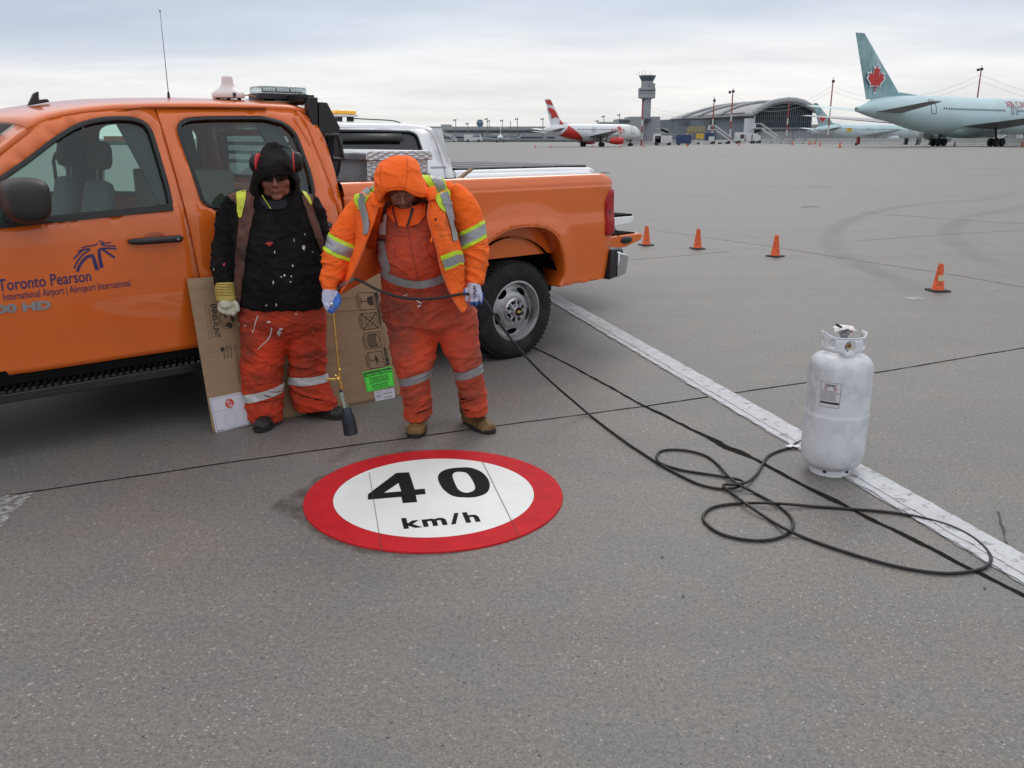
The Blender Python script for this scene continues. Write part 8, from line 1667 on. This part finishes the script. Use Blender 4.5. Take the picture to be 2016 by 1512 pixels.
# ================= torch, hose =================
TQ = thing('propane_torch', 'long brass propane torch with a flared black bell hanging from the gloved hand', 'torch', tuple(P(690, 855, 4.70)))
BR = mat('torch_brass', (.80, .52, .16), .22, 1.0, var=.12, vs=18); BEL = mat('burnt_steel', (.05, .058, .07), .38, .8, var=.3, vs=12); GRS = mat('green_tinted_steel', (.32, .38, .30), .5, .3, var=.2); CHT_ = mat('chrome', (.62, .63, .65), .14, 1.0)
yT = 4.70; t = lambda x, y, Y=yT: P(x, y, Y)
mb = MB(); mb.tube([t(655, 603), t(657, 620), t(663.5, 690), t(668, 735), t(671, 766)], .0070, 12); mb.build('brass_tube', BR, TQ, world=True)
mb = MB(); d = (t(655, 603)-t(671, 766)).normalized(); mb.tube([t(655, 608), t(654, 601), t(653.5, 597)], [.009, .014, .014], 14); mb.sphere(t(653, 599, yT-.006), (.013, .008, .012), 14, 8); mb.build('valve_knob', CHT_, TQ, world=True)
mb = MB(); mb.tube([t(654, 600, yT+.02), t(655, 590, yT+.06), t(665, 566, yT+.07), t(697, 549, yT-.02)], [.010, .011, .011, .010], 12); mb.build('grip_tube', mat('dull_steel', (0.32, 0.32, 0.33), 0.4, 0.85), TQ, world=True)
mb = MB(); mb.box((t(652, 747)), (.052, .008, .015), Matrix.Rotation(.06, 3, 'Y')); mb.build('lever', BR, TQ, world=True, bevel=.003); mb = MB(); mb.sphere(t(666, 746, yT-.004), .0125, 12, 8); mb.sphere(t(661, 740, yT-.004), .008, 10, 6); mb.sphere(t(669, 728, yT-.002), .009, 10, 6); mb.tube([t(671, 752), t(672, 766)], .0095, 10); mb.build('regulator_fitting', BR, TQ, world=True)
mb = MB(); mb.tube([t(670, 764), t(672, 775)], [.007, .011], 12); mb.build('black_nut', BP, TQ, world=True)
mb = MB(); mb.tube([t(671.5, 772), t(675, 788)], .0115, 14); mb.tube([t(675, 788), t(679, 804)], .0085, 14)
for dx_ in (7, 12): mb.tube([t(675+dx_*.15, 788), t(676+dx_, 804)], .0022, 6)
mb.build('torch_neck', GRS, TQ, world=True)
mb = MB(); a = t(682, 803); b = t(691, 854); dd_ = b-a; mb.tube([a, a+dd_*.06, a+dd_*.30, a+dd_*.45, b, b-dd_*.02, a+dd_*.4], [.020, .0245, .033, .0375, .040, .0375, .034], 30, caps=False); mb.tube([a-dd_*.005, a+dd_*.01], [.012, .021], 20); mb.build('torch_bell', BEL, TQ, world=True, smooth=40)
HS = mat('black_rubber_hose', (.012, .012, .013), .5, var=.3, vs=30, spec=.4)
def c8(x, y, z=.009): return Z0(1260+x/2.667, 840+y/2.667, z)
air = [t(697, 549, yT-.02), t(710, 553, yT-.03), t(740, 569, yT-.10), t(775, 582, yT-.15), t(815, 588.5, yT-.16), t(860, 587, yT-.12), t(900, 580, yT-.03), t(925, 579, yR-.03+.0), t(942, 582, yR-.01), t(958, 597, yR-.03), t(985, 638, 4.76), t(1018, 682, 4.80), Z0(1060, 728, .42), Z0(1100, 765, .22), Z0(1135, 795, .085)]
grd = [c8(-267, -64, .014), c8(-160, 18), c8(-60, 91), c8(0, 130), c8(100, 195), c8(200, 250), c8(300, 298), c8(380, 320), c8(440, 326), c8(500, 320, .012), c8(540, 302, .022), c8(535, 284, .022), c8(470, 268, .012), c8(360, 250), c8(230, 230), c8(140, 205), c8(98, 185, .020), c8(88, 155), c8(110, 128), c8(180, 120), c8(270, 130), c8(350, 155), c8(415, 205), c8(465, 262, .024), c8(520, 305, .030), c8(600, 346), c8(700, 400, .012), c8(770, 450), c8(803, 500), c8(790, 550, .010), c8(720, 585), c8(630, 598), c8(520, 588), c8(420, 560), c8(350, 512), c8(332, 470), c8(365, 432), c8(430, 412), c8(540, 402, .010), c8(700, 402, .024), c8(900, 418), c8(1100, 432), c8(1300, 448), c8(1450, 472), c8(1600, 512), c8(1720, 565), c8(1805, 630), c8(1843, 690), c8(1820, 732), c8(1750, 757), c8(1600, 770), c8(1400, 745), c8(1200, 695), c8(1000, 632), c8(850, 577), c8(780, 545, .024), c8(690, 495), c8(560, 408, .024), c8(485, 350), c8(440, 318, .022), c8(448, 304, .03), c8(500, 303, .036), c8(560, 292, .020), c8(610, 252), c8(640, 205), c8(668, 158), c8(715, 132), c8(775, 112), c8(835, 80), c8(900, 55)]
HT = thing('gas_hose', 'long black rubber gas hose looping over the concrete from the torch to the white cylinder', 'hose', tuple(grd[3]))
mb = MB(); mb.tube(smoothpoly(air+grd, 6), .0072, 12); mb.build('hose_tube', HS, HT, world=True, smooth=60)
mb = MB(); c = c8(790, 105, .012); mb.grid([[c+Vector((-.03+.02*i+.006*sin(i*2+j), -.02+.018*j+.004*cos(i*3), .006+.008*noise.noise(Vector((i*.9, j*.9, 4))))) for i in range(5)] for j in range(3)]); mb.build('hose_tag', mat('torn_paper', (0.78, 0.77, 0.76), 0.8), HT, world=True, solid=.001)
